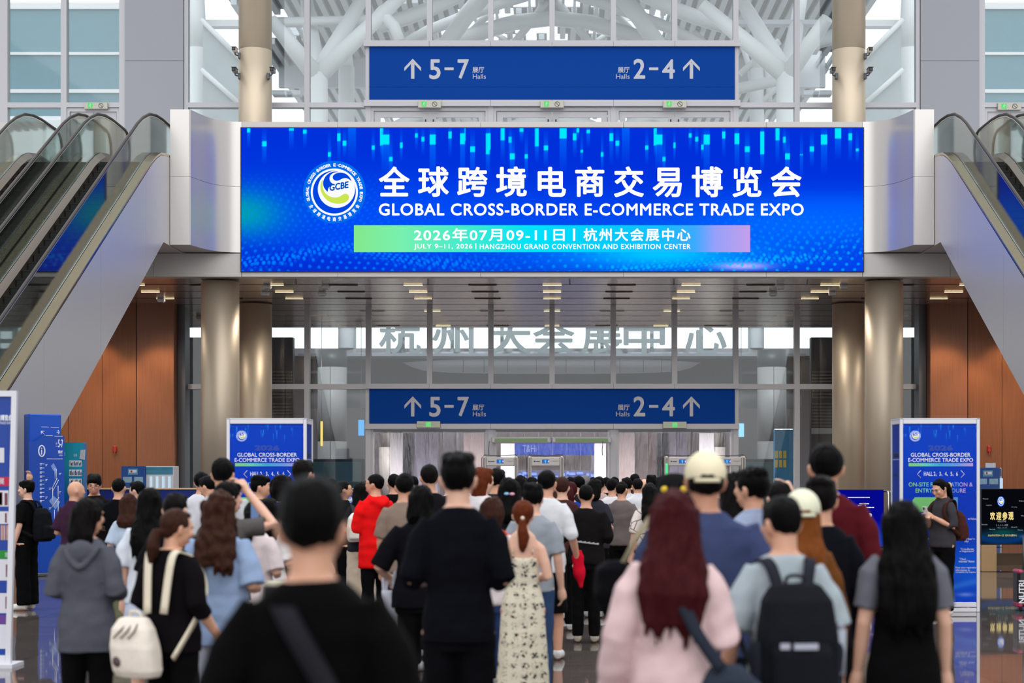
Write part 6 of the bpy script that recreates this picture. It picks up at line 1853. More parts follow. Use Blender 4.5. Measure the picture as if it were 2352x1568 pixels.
def extra(t, name, mb, m, label=None, k=1.0):
    """a worn piece as a child of the person, drawn in body units"""
    mb.v = [(v[0]*k, v[1]*k, v[2]*k) for v in mb.v]
    o = link(name, mb.mesh(name, m), t)
    if label: o['label'] = label
    return o
def carried(t, k, org, name, label, cat):
    """a thing carried by a person: its own top-level object, standing where the person stands"""
    o = Vector(org)*k
    e = thing(name, label, cat, tuple(t.location + Matrix.Rotation(t.rotation_euler.z, 3, 'Z') @ o), t.rotation_euler.z)
    def add(pn, mb, m, par=None, lab=None, soft=None, disp=None):
        mb.v = [tuple(Vector(v)*k - o) for v in mb.v]
        me = evolve(mb, soft, 3, disp, pn) if soft else mb.mesh(pn, m)
        if soft: me.materials.append(m)
        r = link(pn, me, par or e)
        if lab: r['label'] = lab
        return r
    return e, add
def flatstrap(q, path, w=0.03, th=0.006, nrm=(0, 1, 0)):
    """webbing: flat band along a path, width w, facing roughly nrm"""
    path = [Vector(p) for p in path]; vs = []
    for i, p in enumerate(path):
        tg = (path[min(i+1, len(path)-1)] - path[max(i-1, 0)]).normalized()
        n_ = Vector(nrm[i]) if isinstance(nrm, list) else Vector(nrm)
        n_ = (n_ - tg*n_.dot(tg)).normalized(); sd = tg.cross(n_)
        for a, b in ((-1, -1), (1, -1), (1, 1), (-1, 1)): vs.append(p + sd*a*w/2 + n_*b*th/2)
    fs = [(3, 2, 1, 0), tuple((len(path)-1)*4+i for i in range(4))]
    for i in range(len(path)-1):
        for j in range(4):
            l_ = (j+1) % 4; fs.append((i*4+j, i*4+l_, (i+1)*4+l_, (i+1)*4+j))
    return q.add(vs, fs, True)
def smoothpath(pts, n=5):
    P_ = [Vector(p) for p in pts]; out = []
    for i in range(len(P_)-1):
        a = P_[max(i-1, 0)]; b = P_[i]; c = P_[i+1]; d = P_[min(i+2, len(P_)-1)]
        for j in range(n):
            u = j/n
            out.append(0.5*((2*b) + (c-a)*u + (2*a-5*b+4*c-d)*u*u + (-a+3*b-3*c+d)*u**3))
    out.append(P_[-1]); return out
def backpack(t, k, label, rgb, strap_rgb=None, w=0.155, d=0.10, z0=0.98, z1=1.38, pocket=True, off=(0, 0), trim=None, logo=None, tilt=0.0):
    y0 = -0.155
    e, add = carried(t, k, (off[0], y0-d, z0), 'backpack', label, 'backpack')
    M = fabric('bag_%02x%02x%02x' % tuple(rgb), rgb, 70, 0.3); SM = fabric('strap_%02x%02x%02x' % tuple(strap_rgb or rgb), strap_rgb or rgb, 120)
    def T(q):
        q.v = [(v[0]+off[0]+tilt*(v[2]-z1), v[1], v[2]+off[1]) for v in q.v]; return q
    cy = y0-d
    q = MB(); loft(q, [(z0, 0, cy, w*0.86, d*0.8), (z0+0.04, 0, cy, w, d), ((z0+z1)/2, 0, cy, w*1.02, d*1.05), (z1-0.07, 0, cy+0.012, w*0.92, d*0.82), (z1-0.01, 0, cy+0.03, w*0.66, d*0.5), (z1, 0, cy+0.04, w*0.5, d*0.35)], 28, 3.2)
    add('main_bag', T(q), M, soft=0.0085, disp=folds(len(PEOPLE)+3, 0.006))
    if pocket:
        q = MB(); zc = z0+0.03; loft(q, [(zc, 0, cy-d*0.9, w*0.75, 0.045), (zc+0.02, 0, cy-d*0.95, w*0.8, 0.055), (zc+0.15, 0, cy-d*0.92, w*0.78, 0.05), (zc+0.19, 0, cy-d*0.85, w*0.7, 0.03)], 24, 3.2)
        add('front_pocket', T(q), M, soft=0.0085)
        q = MB(); q.tube([(-w*0.74, cy-d*0.95, zc+0.165), (0, cy-d*1.36, zc+0.172), (w*0.74, cy-d*0.95, zc+0.165)], 0.004, 6); add('zip', T(q), mat('zip_%s' % ('dark' if trim is None else 'trim'), trim or (60, 60, 64), rough=0.4, metal=0.3))
    else:
        for u in (-0.35, 0.0, 0.35):
            q = MB(); q.tube(smoothpath([(u*w-0.02, cy-d*1.02, z0+0.24), (u*w+0.02, cy-d*0.88, z1-0.08), (u*w*0.6+0.03, cy-0.01, z1-0.02)]), 0.005, 6); add('zip', T(q), mat('zip_trim', trim or (70, 40, 30), rough=0.5))
    if logo:
        q = MB(); q.sph((-w*0.45, cy-d*1.02, z0+0.10), (0.032, 0.012, 0.032), 14, 8); add('round_badge', T(q), mat('badge_%02x%02x%02x' % tuple(logo), logo, rough=0.5))
    for sd in (-1, 1):
        q = MB(); flatstrap(q, smoothpath([(sd*0.06, y0-0.02, z1-0.03), (sd*0.085, -0.125, 1.43), (sd*0.105, -0.03, 1.452), (sd*0.115, 0.085, 1.38), (sd*0.15, 0.12, 1.25), (sd*0.19, 0.02, 1.1), (sd*w*0.9, y0-0.03, z0+0.06)]), 0.05, 0.012, [(0, -1, 0.2)]*6+[(0, -0.6, 0.8)]*6+[(0, 0.6, 0.8)]*5+[(0, 1, 0.2)]*6+[(sd, 0.3, 0)]*8)
        q.v = [(v[0], v[1], v[2]) for v in q.v]; add('shoulder_strap', q, SM)
    q = MB(); q.tube(smoothpath([(-0.04, cy+0.05, z1-0.01), (-0.03, cy+0.04, z1+0.03), (0.03, cy+0.04, z1+0.03), (0.04, cy+0.05, z1-0.01)]), 0.008, 8); add('grab_handle', T(q), SM)
    return e, add
# ---------------------------------------------------------------- the crowd, nearest first
BLK = (9, 9, 11); INK = (16, 18, 30)
# 1 man right in front of the camera
t, k, S = person('short haired man in black tee, closest to the camera, dark strap across his back', 717, 1090, 937, 0, 'm', ('tee', (6, 5, 6)), ('trousers', BLK), ('flat', 'black'), ('out', 'out'), bw=1.04, tone='b', sleeve=0.44)
e, add = carried(t, k, (0.2, -0.1, 1.0), 'sling_bag', 'dark sling bag strap across the back of the nearest man in black', 'bag')
q = MB(); flatstrap(q, smoothpath([(-0.13, 0.12, 1.30), (-0.105, 0.04, 1.445), (-0.085, -0.05, 1.452), (-0.03, -0.130, 1.37), (0.06, -0.152, 1.22), (0.13, -0.150, 1.08), (0.19, -0.12, 0.96)]), 0.055, 0.008, [(0, 1, 0.3)]*5+[(0, 0, 1)]*5+[(0, -1, 0.4)]*25)
add('strap', q, fabric('strap_dark', (34, 34, 40), 120))
q = MB(); loft(q, [(0.80, 0.215, -0.06, 0.045, 0.10), (0.84, 0.22, -0.06, 0.06, 0.12), (0.93, 0.22, -0.06, 0.055, 0.115), (0.97, 0.21, -0.07, 0.03, 0.07)], 20, 3)
add('pouch', q, fabric('bag_dark', (26, 26, 32)), soft=0.01)
# 2 woman in the pink hoodie
t, k, S = person('woman with long dark red hair in a pale pink sweatshirt', 1545, 1119, 605, 0, 'f', ('sweat', (224, 194, 196)), ('trousers', (16, 16, 20)), ('long', 'red', 1.20, 1.14), ('out', 'bent'), bw=1.0, tone='a', roll=3, hands=True, hem=0.84)
e, add = carried(t, k, (0.25, -0.02, 0.9), 'messenger_bag', 'dark grey messenger bag hanging at the hip of the pink sweatshirt woman', 'bag')
q = MB(); flatstrap(q, smoothpath([(-0.10, 0.10, 1.36), (-0.09, 0.0, 1.49), (-0.06, -0.105, 1.44), (0.02, -0.150, 1.30), (0.09, -0.172, 1.16), (0.18, -0.165, 1.03)]), 0.05, 0.01, [(0, 1, 0.3)]*4+[(0, 0, 1)]*4+[(0, -1, 0.4)]*25); add('strap', q, fabric('strap_slate', (44, 50, 62), 120))
q = MB(); loft(q, [(0.78, 0.23, -0.10, 0.11, 0.07), (0.82, 0.235, -0.10, 0.14, 0.085), (0.96, 0.225, -0.10, 0.125, 0.07), (1.04, 0.20, -0.12, 0.06, 0.035)], 24, 3); add('bag_body', q, fabric('bag_slate', (52, 60, 74)), soft=0.0085, disp=folds(5, 0.01))
q = MB(); loft(q, [(0.87, 0.235, -0.175, 0.125, 0.02), (0.95, 0.225, -0.168, 0.12, 0.025), (1.0, 0.215, -0.15, 0.09, 0.03)], 20, 3); add('flap', q, fabric('bag_slate2', (46, 53, 66)), soft=0.0085)
# 3 man in grey tee with black backpack
t, k, S = person('short haired man in light grey tee wearing a large black backpack', 1801, 1132, 565, 4, 'm', ('tee', (166, 178, 186)), ('shorts', (168, 178, 188)), ('short', 'black'), ('out', 'out'), bw=1.0, tone='b', turn=18, pitch=8, sleeve=0.5)
e, add = backpack(t, k, 'large black backpack with mesh pockets on the grey tee man', (24, 26, 32), (40, 42, 50), 0.165, 0.105, 0.90, 1.36)
q = MB(); q.box(-0.045, 0.055, -0.412, -0.405, 1.10, 1.125); q.box(-0.10, -0.06, -0.40, -0.393, 1.10, 1.125); add('reflective_patch', q, mat('reflective', (176, 180, 196), rough=0.3))
for sd in (-1, 1):
    q = MB(); loft(q, [(0.92, sd*0.165, -0.25, 0.03, 0.05), (1.08, sd*0.17, -0.25, 0.036, 0.055), (1.12, sd*0.17, -0.25, 0.03, 0.05)], 16, 2.5); add('side_pocket', q, fabric('bag_mesh', (38, 42, 52)), soft=0.0085)
q = MB(); q.tube([(0.175, -0.27, 0.98), (0.18, -0.27, 1.17)], [0.03, 0.028], 12); q.tube([(0.18, -0.27, 1.17), (0.18, -0.27, 1.20)], 0.018, 10)
e2, add2 = carried(t, k, (0.178, -0.27, 0.98), 'water_bottle', 'clear grey water bottle in the side pocket of the black backpack', 'bottle'); add2('bottle', q, mat('bottle_grey', (150, 158, 172), rough=0.15))
# 4 woman in black dress, far right
person('woman with long straight black hair, black dress and grey short sleeves', 2075, 1144, 512, -2, 'f', ('dress', (9, 9, 11)), None, ('long', 'black', 1.13, 1.18), ('down', 'down'), bw=1.08, tone='a', sleeve=0.0, hem=0.22)
tl, kl = COL.objects['person.%03d' % (len(PEOPLE)-1)] if False else [o for o in COL.objects if o.get('category') == 'person'][-1], None
kk = tl['_k']
for sd in (-1, 1):
    q = MB(); q.tube([(sd*0.10, -0.005, 1.425), (sd*0.155, -0.012, 1.37), (sd*0.190, -0.018, 1.20)], [0.064, 0.066, 0.060], 16)
    q.v = [(v[0]*kk, v[1]*kk, v[2]*kk) for v in q.v]
    o = link('sleeve', evolve(q, 0.0085, 3, folds(8+sd, 0.006), 'sleeve'), tl); o.data.materials.append(fabric('sleeve_grey', (104, 106, 116))); o['label'] = 'grey short sleeve'
# 5 tall man in navy black tee
person('tall man with tousled black hair in a navy black tee, centre', 1053, 1036, 470, -2, 'm', ('tee', (10, 11, 19)), ('trousers', (9, 9, 14)), ('messy', 'black'), ('bent', 'fold'), bw=1.04, tone='a', sleeve=0.56, hem=0.84)
# 6 man in blue polo with cream cap
t, k, S = person('broad man in slate blue tee and cream baseball cap', 1620, 1034, 520, 0, 'm', ('tee', (62, 72, 108)), ('trousers', (34, 36, 48)), ('cap', 'soft', 0, (238, 228, 196)), ('out', 'down'), bw=1.32, tone='c')
e, add = carried(t, k, (-0.33, -0.05, 0.95), 'shoulder_bag', 'large black shoulder bag beside the slate blue tee man', 'bag')
q = MB(); loft(q, [(0.93, -0.35, -0.05, 0.02, 0.03), (1.00, -0.37, -0.05, 0.05, 0.08), (1.13, -0.40, -0.05, 0.08, 0.13), (1.24, -0.40, -0.05, 0.07, 0.12), (1.27, -0.39, -0.05, 0.045, 0.08)], 22, 2.8); add('bag_body', q, fabric('bag_black', (11, 11, 15)), soft=0.01, disp=folds(3, 0.012))
q = MB(); flatstrap(q, smoothpath([(-0.38, -0.10, 1.22), (-0.31, -0.11, 1.36), (-0.215, -0.03, 1.475), (-0.28, 0.06, 1.38), (-0.36, 0.06, 1.22)]), 0.04, 0.008, (0, 0, 1)); add('strap', q, fabric('strap_tan', (150, 140, 116), 120))
# 7 woman in grey blazer
person('woman in charcoal grey hooded blazer with dark bob hair, left', 200, 1140, 400, -4, 'f', ('blazer', (86, 88, 98)), ('trousers', BLK), ('mid', 'soft', 1.40), ('bent', 'bent'), bw=1.06, tone='b', turn=-28)
# 8 woman with white backpack
t, k, S = person('woman in black with low dark ponytail, white backpack hanging low', 396, 1188, 425, -22, 'f', ('long', (15, 12, 15)), ('trousers', (9, 9, 11)), ('lowpony', 'brown', 1.36), ('bent', 'bag'), bw=1.12, tone='b', turn=-26, pitch=14, sleeve=0.7, H=1.50, hands=True)
backpack(t, k, 'cream white backpack with brown zips and round badge on the black clad woman', (232, 222, 210), (232, 222, 200), 0.15, 0.10, 0.76, 1.12, pocket=False, off=(-0.12, -0.05), trim=(80, 48, 38), logo=(84, 66, 70), tilt=-0.15)
e, add = carried(t, k, (0.28, 0.14, 0.80), 'drawstring_pouch', 'small white drawstring pouch held by the woman with white backpack', 'pouch')
q = MB(); loft(q, [(0.72, 0.28, 0.14, 0.05, 0.045), (0.76, 0.28, 0.14, 0.06, 0.05), (0.86, 0.28, 0.14, 0.045, 0.035), (0.93, 0.285, 0.13, 0.018, 0.018)], 18, 2.5); add('pouch_body', q, fabric('pouch', (226, 222, 222)), soft=0.0085, disp=folds(2, 0.008))
q = MB(); q.tube([(0.27, 0.085, 0.88), (0.28, 0.08, 0.86)], 0.012, 8); add('red_mark', q, mat('mark_red', (200, 40, 60), rough=0.5))
# 9 woman in pale blue shirt with curly hair
t, k, S = person('woman with curly dark brown hair in pale blue shirt and light jeans', 506, 1124, 395, -6, 'f', ('shirt', (150, 172, 208)), ('jeans', (184, 190, 206)), ('curly', 'brown', 1.27), ('bent', 'bent'), bw=1.22, tone='b', sleeve=0.52, hem=0.76)
e, add = carried(t, k, (0.30, 0.12, 1.15), 'cream_handbag', 'cream and white handbag under the arm of the curly haired woman', 'bag')
q = MB(); loft(q, [(0.99, 0.36, 0.10, 0.10, 0.05), (1.03, 0.37, 0.10, 0.13, 0.065), (1.13, 0.37, 0.10, 0.12, 0.055), (1.16, 0.36, 0.10, 0.08, 0.03)], 20, 3); add('bag_body', q, fabric('bag_cream', (232, 224, 196)), soft=0.0085)
# 10 woman in floral dress
m = mat('cloth_floral', (226, 218, 196), rough=0.8)
n = m.node_tree.nodes; l = m.node_tree.links
tcn = n.new('ShaderNodeTexCoord'); mpf = n.new('ShaderNodeMapping'); mpf.inputs['Scale'].default_value = (1, 0, 1); l.new(tcn.outputs['Object'], mpf.inputs[0])
def flowers(scale, thr, parent_scale, gate):
    v = n.new('ShaderNodeTexVoronoi'); v.inputs['Scale'].default_value = scale; l.new(mpf.outputs[0], v.inputs['Vector'])
    v0 = n.new('ShaderNodeTexVoronoi'); v0.inputs['Scale'].default_value = parent_scale; v0.inputs['Randomness'].default_value = 0.35; l.new(mpf.outputs[0], v0.inputs['Vector'])
    a = n.new('ShaderNodeMath'); a.operation = 'LESS_THAN'; a.inputs[1].default_value = thr; l.new(v.outputs['Distance'], a.inputs[0])
    b_ = n.new('ShaderNodeMath'); b_.operation = 'LESS_THAN'; b_.inputs[1].default_value = gate; l.new(v0.outputs['Distance'], b_.inputs[0])
    c_ = n.new('ShaderNodeMath'); c_.operation = 'MULTIPLY'; l.new(a.outputs[0], c_.inputs[0]); l.new(b_.outputs[0], c_.inputs[1])
    return c_.outputs[0]
mx_ = n.new('ShaderNodeMath'); mx_.operation = 'MAXIMUM'
l.new(flowers(48.0, 0.44, 15.0, 0.38), mx_.inputs[0]); l.new(flowers(95.0, 0.28, 15.0, 0.52), mx_.inputs[1])
mc_ = n.new('ShaderNodeMix'); mc_.data_type = 'RGBA'; mc_.inputs[6].default_value = lin(228, 220, 198); mc_.inputs[7].default_value = lin(26, 25, 26)
l.new(mx_.outputs[0], mc_.inputs[0]); l.new(mc_.outputs[2], n['Principled BSDF'].inputs['Base Color'])
t, k, S = person('woman with auburn ponytail in cream strap dress with black flowers', 1201, 1143, 340, 0, 'f', ('cami', (226, 218, 196), m), None, ('lowpony', 'auburn', 1.33), ('bent', 'bent'), bw=0.98, tone='a', hem=0.10)
q = MB(); q.sph((0, -0.115, 1.59), (0.016, 0.01, 0.016), 10, 8); extra(t, 'hair_clip', q, mat('clip_pearl', (232, 214, 190), rough=0.3), 'round pearl hair clip', k)
# 11, 12 the two taking a picture over the heads
person('tall dark haired man behind the raised arm, head over the crowd', 512, 1048, 300, 0, 'm', ('tee', (196, 198, 204)), ('trousers', BLK), ('short', 'black'), ('down', 'down'), tone='b')
t, k, S = person('man with raised bare right arm holding up a phone', 521, 1101, 345, -10, 'm', ('tee', (92, 88, 88)), ('trousers', (40, 44, 60)), ('short', 'black'), ('down', ((0.33, 0.06, 1.42), (0.09, 0.16, 1.66))), tone='a', turn=-30, hands=True, sleeve=0.24)
e, add = carried(t, k, (0.12, 0.26, 1.56), 'smartphone', 'blue smartphone beside the head of the man with raised arm', 'phone')
q = MB(); q.bbox(0.10, 0.165, 0.20, 0.21, 1.46, 1.60, 0.004); add('phone_body', q, mat('phone_blue', (30, 70, 140), rough=0.3)); q = MB(); q.box(0.104, 0.161, 0.197, 0.1995, 1.465, 1.595); add('phone_screen', q, glow('phone_glow', (120, 150, 200), 0.7))
# the rest of the near right group
person('man with maroon shirt and thick black hair, tallest at the right', 1897, 1013, 436, -6, 'm', ('long', (84, 22, 30)), ('trousers', (13, 13, 16)), ('short', 'black'), ('down', 'bent'), bw=1.12, tone='b', sleeve=0.62)
person('dark haired man in navy jacket in front of the maroon shirted man', 1884, 1090, 458, 6, 'm', ('long', (14, 15, 23)), ('trousers', BLK), ('messy', 'soft'), ('down', 'down'), bw=1.0, tone='b', turn=-14)
person('woman in cream cap with long copper brown hair and brown top', 1842, 1121, 500, 14, 'f', ('long', (120, 74, 36)), ('wide', (150, 110, 50)), ('caplong', 'copper', 1.12, (232, 232, 206)), ('down', 'down'), bw=0.95, tone='b', turn=-16)
person('man in pale blue shirt looking left with black hair, right of the cream cap man', 1729, 1069, 410, 40, 'm', ('shirt', (150, 162, 190)), ('trousers', (16, 18, 24)), ('messy', 'black'), ('phone', 'phone'), tone='b', face=True)
person('woman with long dark hair between the cream cap man and pale blue shirt', 1684, 1082, 380, 20, 'f', ('tee', (200, 188, 186)), ('trousers', BLK), ('long', 'soft', 1.2), ('bent', 'bent'), tone='a')
t, k, S = person('person in black bucket hat with yellow flowers behind the cream cap', 1549, 1088, 430, 0, 'f', ('tee', (60, 60, 70)), ('trousers', BLK), ('mid', 'black', 1.36), ('bent', 'bent'), tone='a')
q = MB(); q.lathe(0, -0.005, [(0.128, 1.60), (0.10, 1.652), (0.092, 1.70), (0.07, 1.735), (0.02, 1.745)], 24); extra(t, 'hat', q, fabric('hat_black', (24, 24, 26)), 'black hat', k)
q = MB()
for a in (-2.2, -1.15, -0.6): q.sph((0.10*math.cos(a), -0.005+0.10*math.sin(a), 1.655), (0.022, 0.016, 0.02), 8, 6)
extra(t, 'hat_flowers', q, mat('flower_yellow', (222, 190, 30), rough=0.6), 'yellow flowers', k)
person('dark haired person with hand to the head, right of centre', 1790, 1100, 365, 10, 'm', ('tee', (44, 46, 56)), ('trousers', BLK), ('short', 'soft'), ('down', ((0.27, 0.1, 1.42), (0.12, 0.1, 1.64))), tone='a')
# left middle group
person('woman with long black hair in white short sleeve blouse, left', 345, 1117, 330, 0, 'f', ('shirt', (218, 224, 236)), ('skirt', (196, 204, 224)), ('long', 'black', 1.24), ('down', 'down'), bw=1.08, tone='a')
person('dark haired person in black tee, beside the curly haired woman', 402, 1127, 365, -8, 'm', ('tee', (13, 14, 19)), ('trousers', BLK), ('short', 'soft'), ('bent', 'bent'), bw=1.05, tone='a')
person('woman with black ponytail in pinkish white blouse, left of centre', 584, 1147, 318, -4, 'f', ('shirt', (226, 212, 214)), ('skirt', (206, 200, 206)), ('pony', 'black', 1.36), ('bent', 'bent'), bw=1.02, tone='a', turn=-10)
person('woman with long black hair in white blouse behind the pinkish blouse', 617, 1140, 290, -6, 'f', ('shirt', (232, 230, 232)), ('skirt', (70, 70, 84)), ('mid', 'black', 1.34), ('bent', 'bent'), tone='a')
person('tall man with dark hair in front of the left expo sign box', 696, 1051, 270, -24, 'm', ('tee', (19, 19, 23)), ('trousers', BLK), ('short', 'soft'), ('down', 'down'), tone='b')
person('man in profile facing right before the left expo sign box', 598, 1089, 230, -82, 'm', ('polo', (36, 40, 58)), ('trousers', BLK), ('messy', 'black'), ('bent', 'bent'), tone='b', face=True)
person('woman in navy with dark bob hair left of the nearest man', 646, 1088, 250, -40, 'f', ('tee', (36, 44, 96)), ('trousers', BLK), ('bob', 'soft', 1.48), ('down', 'down'), tone='a')
t, k, S = person('man in bright red hooded jacket with glasses looking left', 862, 1084, 216, 34, 'm', ('jacket', (238, 22, 24)), ('trousers', (9, 9, 12)), ('crop', 'black'), ('phone', 'phone'), bw=1.08, tone='b', face='glasses', turn=34, hem=0.70)
q = MB(); q.tube([(0.165, -0.13, 1.12), (0.17, -0.128, 0.86)], 0.004, 6); extra(t, 'zip', q, mat('zip_pale', (210, 190, 180), rough=0.4), None, k)
t, k, S = person('woman with long black hair wearing a white backpack, left of red jacket', 829, 1106, 200, 0, 'f', ('tee', (40, 40, 48)), ('wide', (206, 190, 172)), ('long', 'black', 1.2), ('bent', 'bent'), tone='a')
backpack(t, k, 'white backpack on the long haired woman left of the red jacket', (226, 220, 212), (60, 58, 60), 0.14, 0.09, 1.0, 1.36)
person('man with glasses facing right, left of the woman with white backpack', 790, 1101, 190, -70, 'm', ('tee', (15, 15, 19)), ('trousers', BLK), ('crop', 'black'), ('bent', 'bent'), tone='b', face='glasses')
person('man in black tee directly behind the red jacket', 905, 1086, 188, 10, 'm', ('tee', (13, 13, 15)), ('trousers', BLK), ('short', 'black'), ('down', 'down'), tone='b')
person('man in taupe brown tee right of the red jacket', 930, 1083, 270, -16, 'm', ('tee', (140, 122, 110)), ('trousers', BLK), ('short', 'black'), ('down', 'down'), bw=1.12, tone='b', turn=14)
t, k, S = person('woman in loose black top, right arm of hers carrying a folded white umbrella', 968, 1110, 338, 0, 'f', ('long', (14, 14, 19)), ('trousers', BLK), ('bob', 'black', 1.45), (((0.29, -0.04, 1.13), (0.24, 0.14, 1.05)), 'bent'), bw=1.3, tone='a', sleeve=0.6, hands=True)
e, add = carried(t, k, (-0.25, 0.12, 0.7), 'umbrella', 'folded white umbrella with yellow and blue tip and white loops', 'umbrella')
q = MB(); loft(q, [(0.62, -0.18, 0.12, 0.018, 0.018), (0.75, -0.21, 0.12, 0.035, 0.03), (0.92, -0.245, 0.12, 0.058, 0.04), (0.955, -0.25, 0.12, 0.055, 0.036)], 18, 2); add('canopy', q, fabric('umbrella', (214, 218, 232)), soft=0.0085)
q = MB(); loft(q, [(0.585, -0.172, 0.12, 0.016, 0.016), (0.625, -0.181, 0.12, 0.02, 0.02)], 14, 2); add('tip', q, mat('tip_yellow', (200, 172, 90), rough=0.5), lab='yellow band'); q = MB(); loft(q, [(0.54, -0.164, 0.12, 0.004, 0.004), (0.588, -0.173, 0.12, 0.018, 0.018)], 14, 2); add('tip', q, mat('tip_blue', (50, 130, 170), rough=0.5), lab='blue tip')
for x in (-0.285, -0.21):
    q = MB(); flatstrap(q, smoothpath([(x, 0.11, 0.945), (x-0.004, 0.11, 1.03), (x+0.01, 0.13, 1.09), (x+0.02, 0.15, 1.03), (x+0.01, 0.14, 0.945)]), 0.022, 0.004, (0, -1, 0)); add('loop', q, fabric('umbrella', (214, 218, 232)))
person('dark haired man behind the tall navy man, left of him', 986, 1063, 250, 12, 'm', ('tee', (21, 21, 24)), ('trousers', BLK), ('short', 'soft'), ('down', 'down'), tone='b')
person('woman with copper brown hair and white top, right of the tall man', 1107, 1071, 252, -34, 'f', ('tee', (226, 222, 226)), ('trousers', (50, 70, 120)), ('bob', 'auburn', 1.47), ('bent', 'bent'), tone='a', turn=-22)
person('dark haired man behind the copper haired woman', 1141, 1072, 232, -20, 'm', ('tee', (44, 42, 48)), ('trousers', BLK), ('short', 'black'), ('down', 'down'), tone='b')
m2 = mat('cloth_redwhite', (236, 226, 230), rough=0.8); n = m2.node_tree.nodes; l = m2.node_tree.links
tcn = n.new('ShaderNodeTexCoord'); sp_ = n.new('ShaderNodeSeparateXYZ'); rp = n.new('ShaderNodeValToRGB'); rp.color_ramp.interpolation = 'CONSTANT'
dv = n.new('ShaderNodeMath'); dv.operation = 'DIVIDE'; dv.inputs[1].default_value = 1.6
rp.color_ramp.elements[0].position = 0; rp.color_ramp.elements[0].color = lin(236, 226, 230); rp.color_ramp.elements[1].position = 0.785; rp.color_ramp.elements[1].color = lin(228, 70, 36)
l.new(tcn.outputs['Object'], sp_.inputs[0]); l.new(sp_.outputs[2], dv.inputs[0]); l.new(dv.outputs[0], rp.inputs[0]); l.new(rp.outputs[0], n['Principled BSDF'].inputs['Base Color'])
person('short haired person in white tee with red orange shoulder band', 1131, 1137, 322, -4, 'f', ('tee', (236, 226, 230), m2), ('jeans', (52, 72, 120)), ('bob', 'brown', 1.49), ('bent', 'bent'), bw=1.12, tone='a')
t, k, S = person('person with black hair and pastel hair clip behind the strap dress woman', 1170, 1094, 290, 0, 'f', ('tee', (19, 19, 22)), ('trousers', BLK), ('mid', 'black', 1.36), ('down', 'down'), tone='a')
q = MB(); q.sph((-0.02, -0.108, 1.60), (0.022, 0.008, 0.012), 8, 6); extra(t, 'hair_clip', q, mat('clip_blue', (140, 200, 236), rough=0.4), 'pale blue clip', k); q = MB(); q.sph((0.025, -0.108, 1.598), (0.022, 0.008, 0.012), 8, 6); extra(t, 'hair_clip', q, mat('clip_pink', (236, 170, 190), rough=0.4), 'pink clip', k)
person('person in grey tee and blue jeans right of the strap dress woman', 1224, 1106, 306, -8, 'm', ('tee', (150, 158, 168)), ('jeans', (52, 74, 112)), ('messy', 'black'), ('down', 'down'), bw=1.04, tone='a', shoe=(36, 32, 34))
t, k, S = person('man in white tee and black shorts holding a red bag', 1256, 1076, 255, -6, 'm', ('tee', (220, 222, 228)), ('shorts', (11, 11, 13)), ('short', 'black'), ('down', 'bag'), bw=1.05, tone='b', hem=0.80, sleeve=0.56, shoe=(230, 230, 232), stride=0.12, hands=True)
e, add = carried(t, k, (0.29, 0.08, 0.82), 'red_bag', 'folded bright red bag in the hand of the white tee man', 'bag')
q = MB(); loft(q, [(0.66, 0.30, 0.11, 0.012, 0.012), (0.78, 0.29, 0.11, 0.05, 0.035), (0.95, 0.27, 0.12, 0.055, 0.04), (1.0, 0.275, 0.12, 0.03, 0.03)], 18, 2.2); add('bag_body', q, fabric('bag_red', (206, 16, 44)), soft=0.0085, disp=folds(6, 0.014))
person('person with raised fist over the heads right of the white tee man', 1291, 1092, 214, 0, 'm', ('tee', (70, 40, 40)), ('trousers', BLK), ('short', 'brown'), (((0.24, 0.05, 1.45), (0.07, 0.08, 1.62)), 'down'), tone='a')
t, k, S = person('heavy man in faded black tee with white line print, all in black', 1346, 1110, 230, -4, 'm', ('tee', (22, 20, 21)), ('trousers', (10, 10, 12)), ('short', 'black'), ('out', 'bent'), bw=1.3, tone='b', sleeve=0.6, shoe=(196, 188, 170))
q = MB(); m_ = MB(); text_fit(m_, 'THE WORLD', -0.1, 0.14, 0, 0.016, 0)
random.seed(4); q = MB()
for i in range(18):
    x = -0.13+0.0155*i; q.box(x, x+0.012, -0.1635, -0.161, 1.118-0.10*(x+0.13)*1.2-0.006, 1.118-0.10*(x+0.13)*1.2+0.006+0.004*(i % 3))
extra(t, 'print_line', q, mat('print_pale', (200, 200, 204), rough=0.6), 'white line of small print', k)
person('woman with dark red hair in royal blue top before the doors', 1311, 1103, 198, 0, 'f', ('tee', (20, 64, 168)), ('trousers', BLK), ('pony', 'red', 1.40), ('down', 'down'), tone='a')
person('man in white tee and black shorts with blue lanyard, right of the heavy man', 1406, 1097, 172, -6, 'm', ('tee', (224, 224, 228)), ('shorts', (10, 10, 12)), ('short', 'black'), ('down', 'bent'), bw=1.08, tone='b', turn=-30, hem=0.80, sleeve=0.55)
person('man in white polo and black trousers with thinning hair', 1464, 1095, 166, 4, 'm', ('polo', (224, 226, 232)), ('trousers', (10, 10, 12)), ('crop', 'soft'), ('down', 'down'), bw=1.12, tone='b')
m3 = mat('cloth_sketch', (228, 218, 214), rough=0.8); n = m3.node_tree.nodes; l = m3.node_tree.links
tcn = n.new('ShaderNodeTexCoord'); vo = n.new('ShaderNodeTexVoronoi'); vo.feature = 'DISTANCE_TO_EDGE'; vo.inputs['Scale'].default_value = 8.0; rp = n.new('ShaderNodeValToRGB')
rp.color_ramp.elements[0].position = 0.02; rp.color_ramp.elements[0].color = lin(120, 84, 70); rp.color_ramp.elements[1].position = 0.05; rp.color_ramp.elements[1].color = lin(230, 220, 216)
l.new(tcn.outputs['Object'], vo.inputs['Vector']); l.new(vo.outputs['Distance'], rp.inputs[0]); l.new(rp.outputs[0], n['Principled BSDF'].inputs['Base Color'])
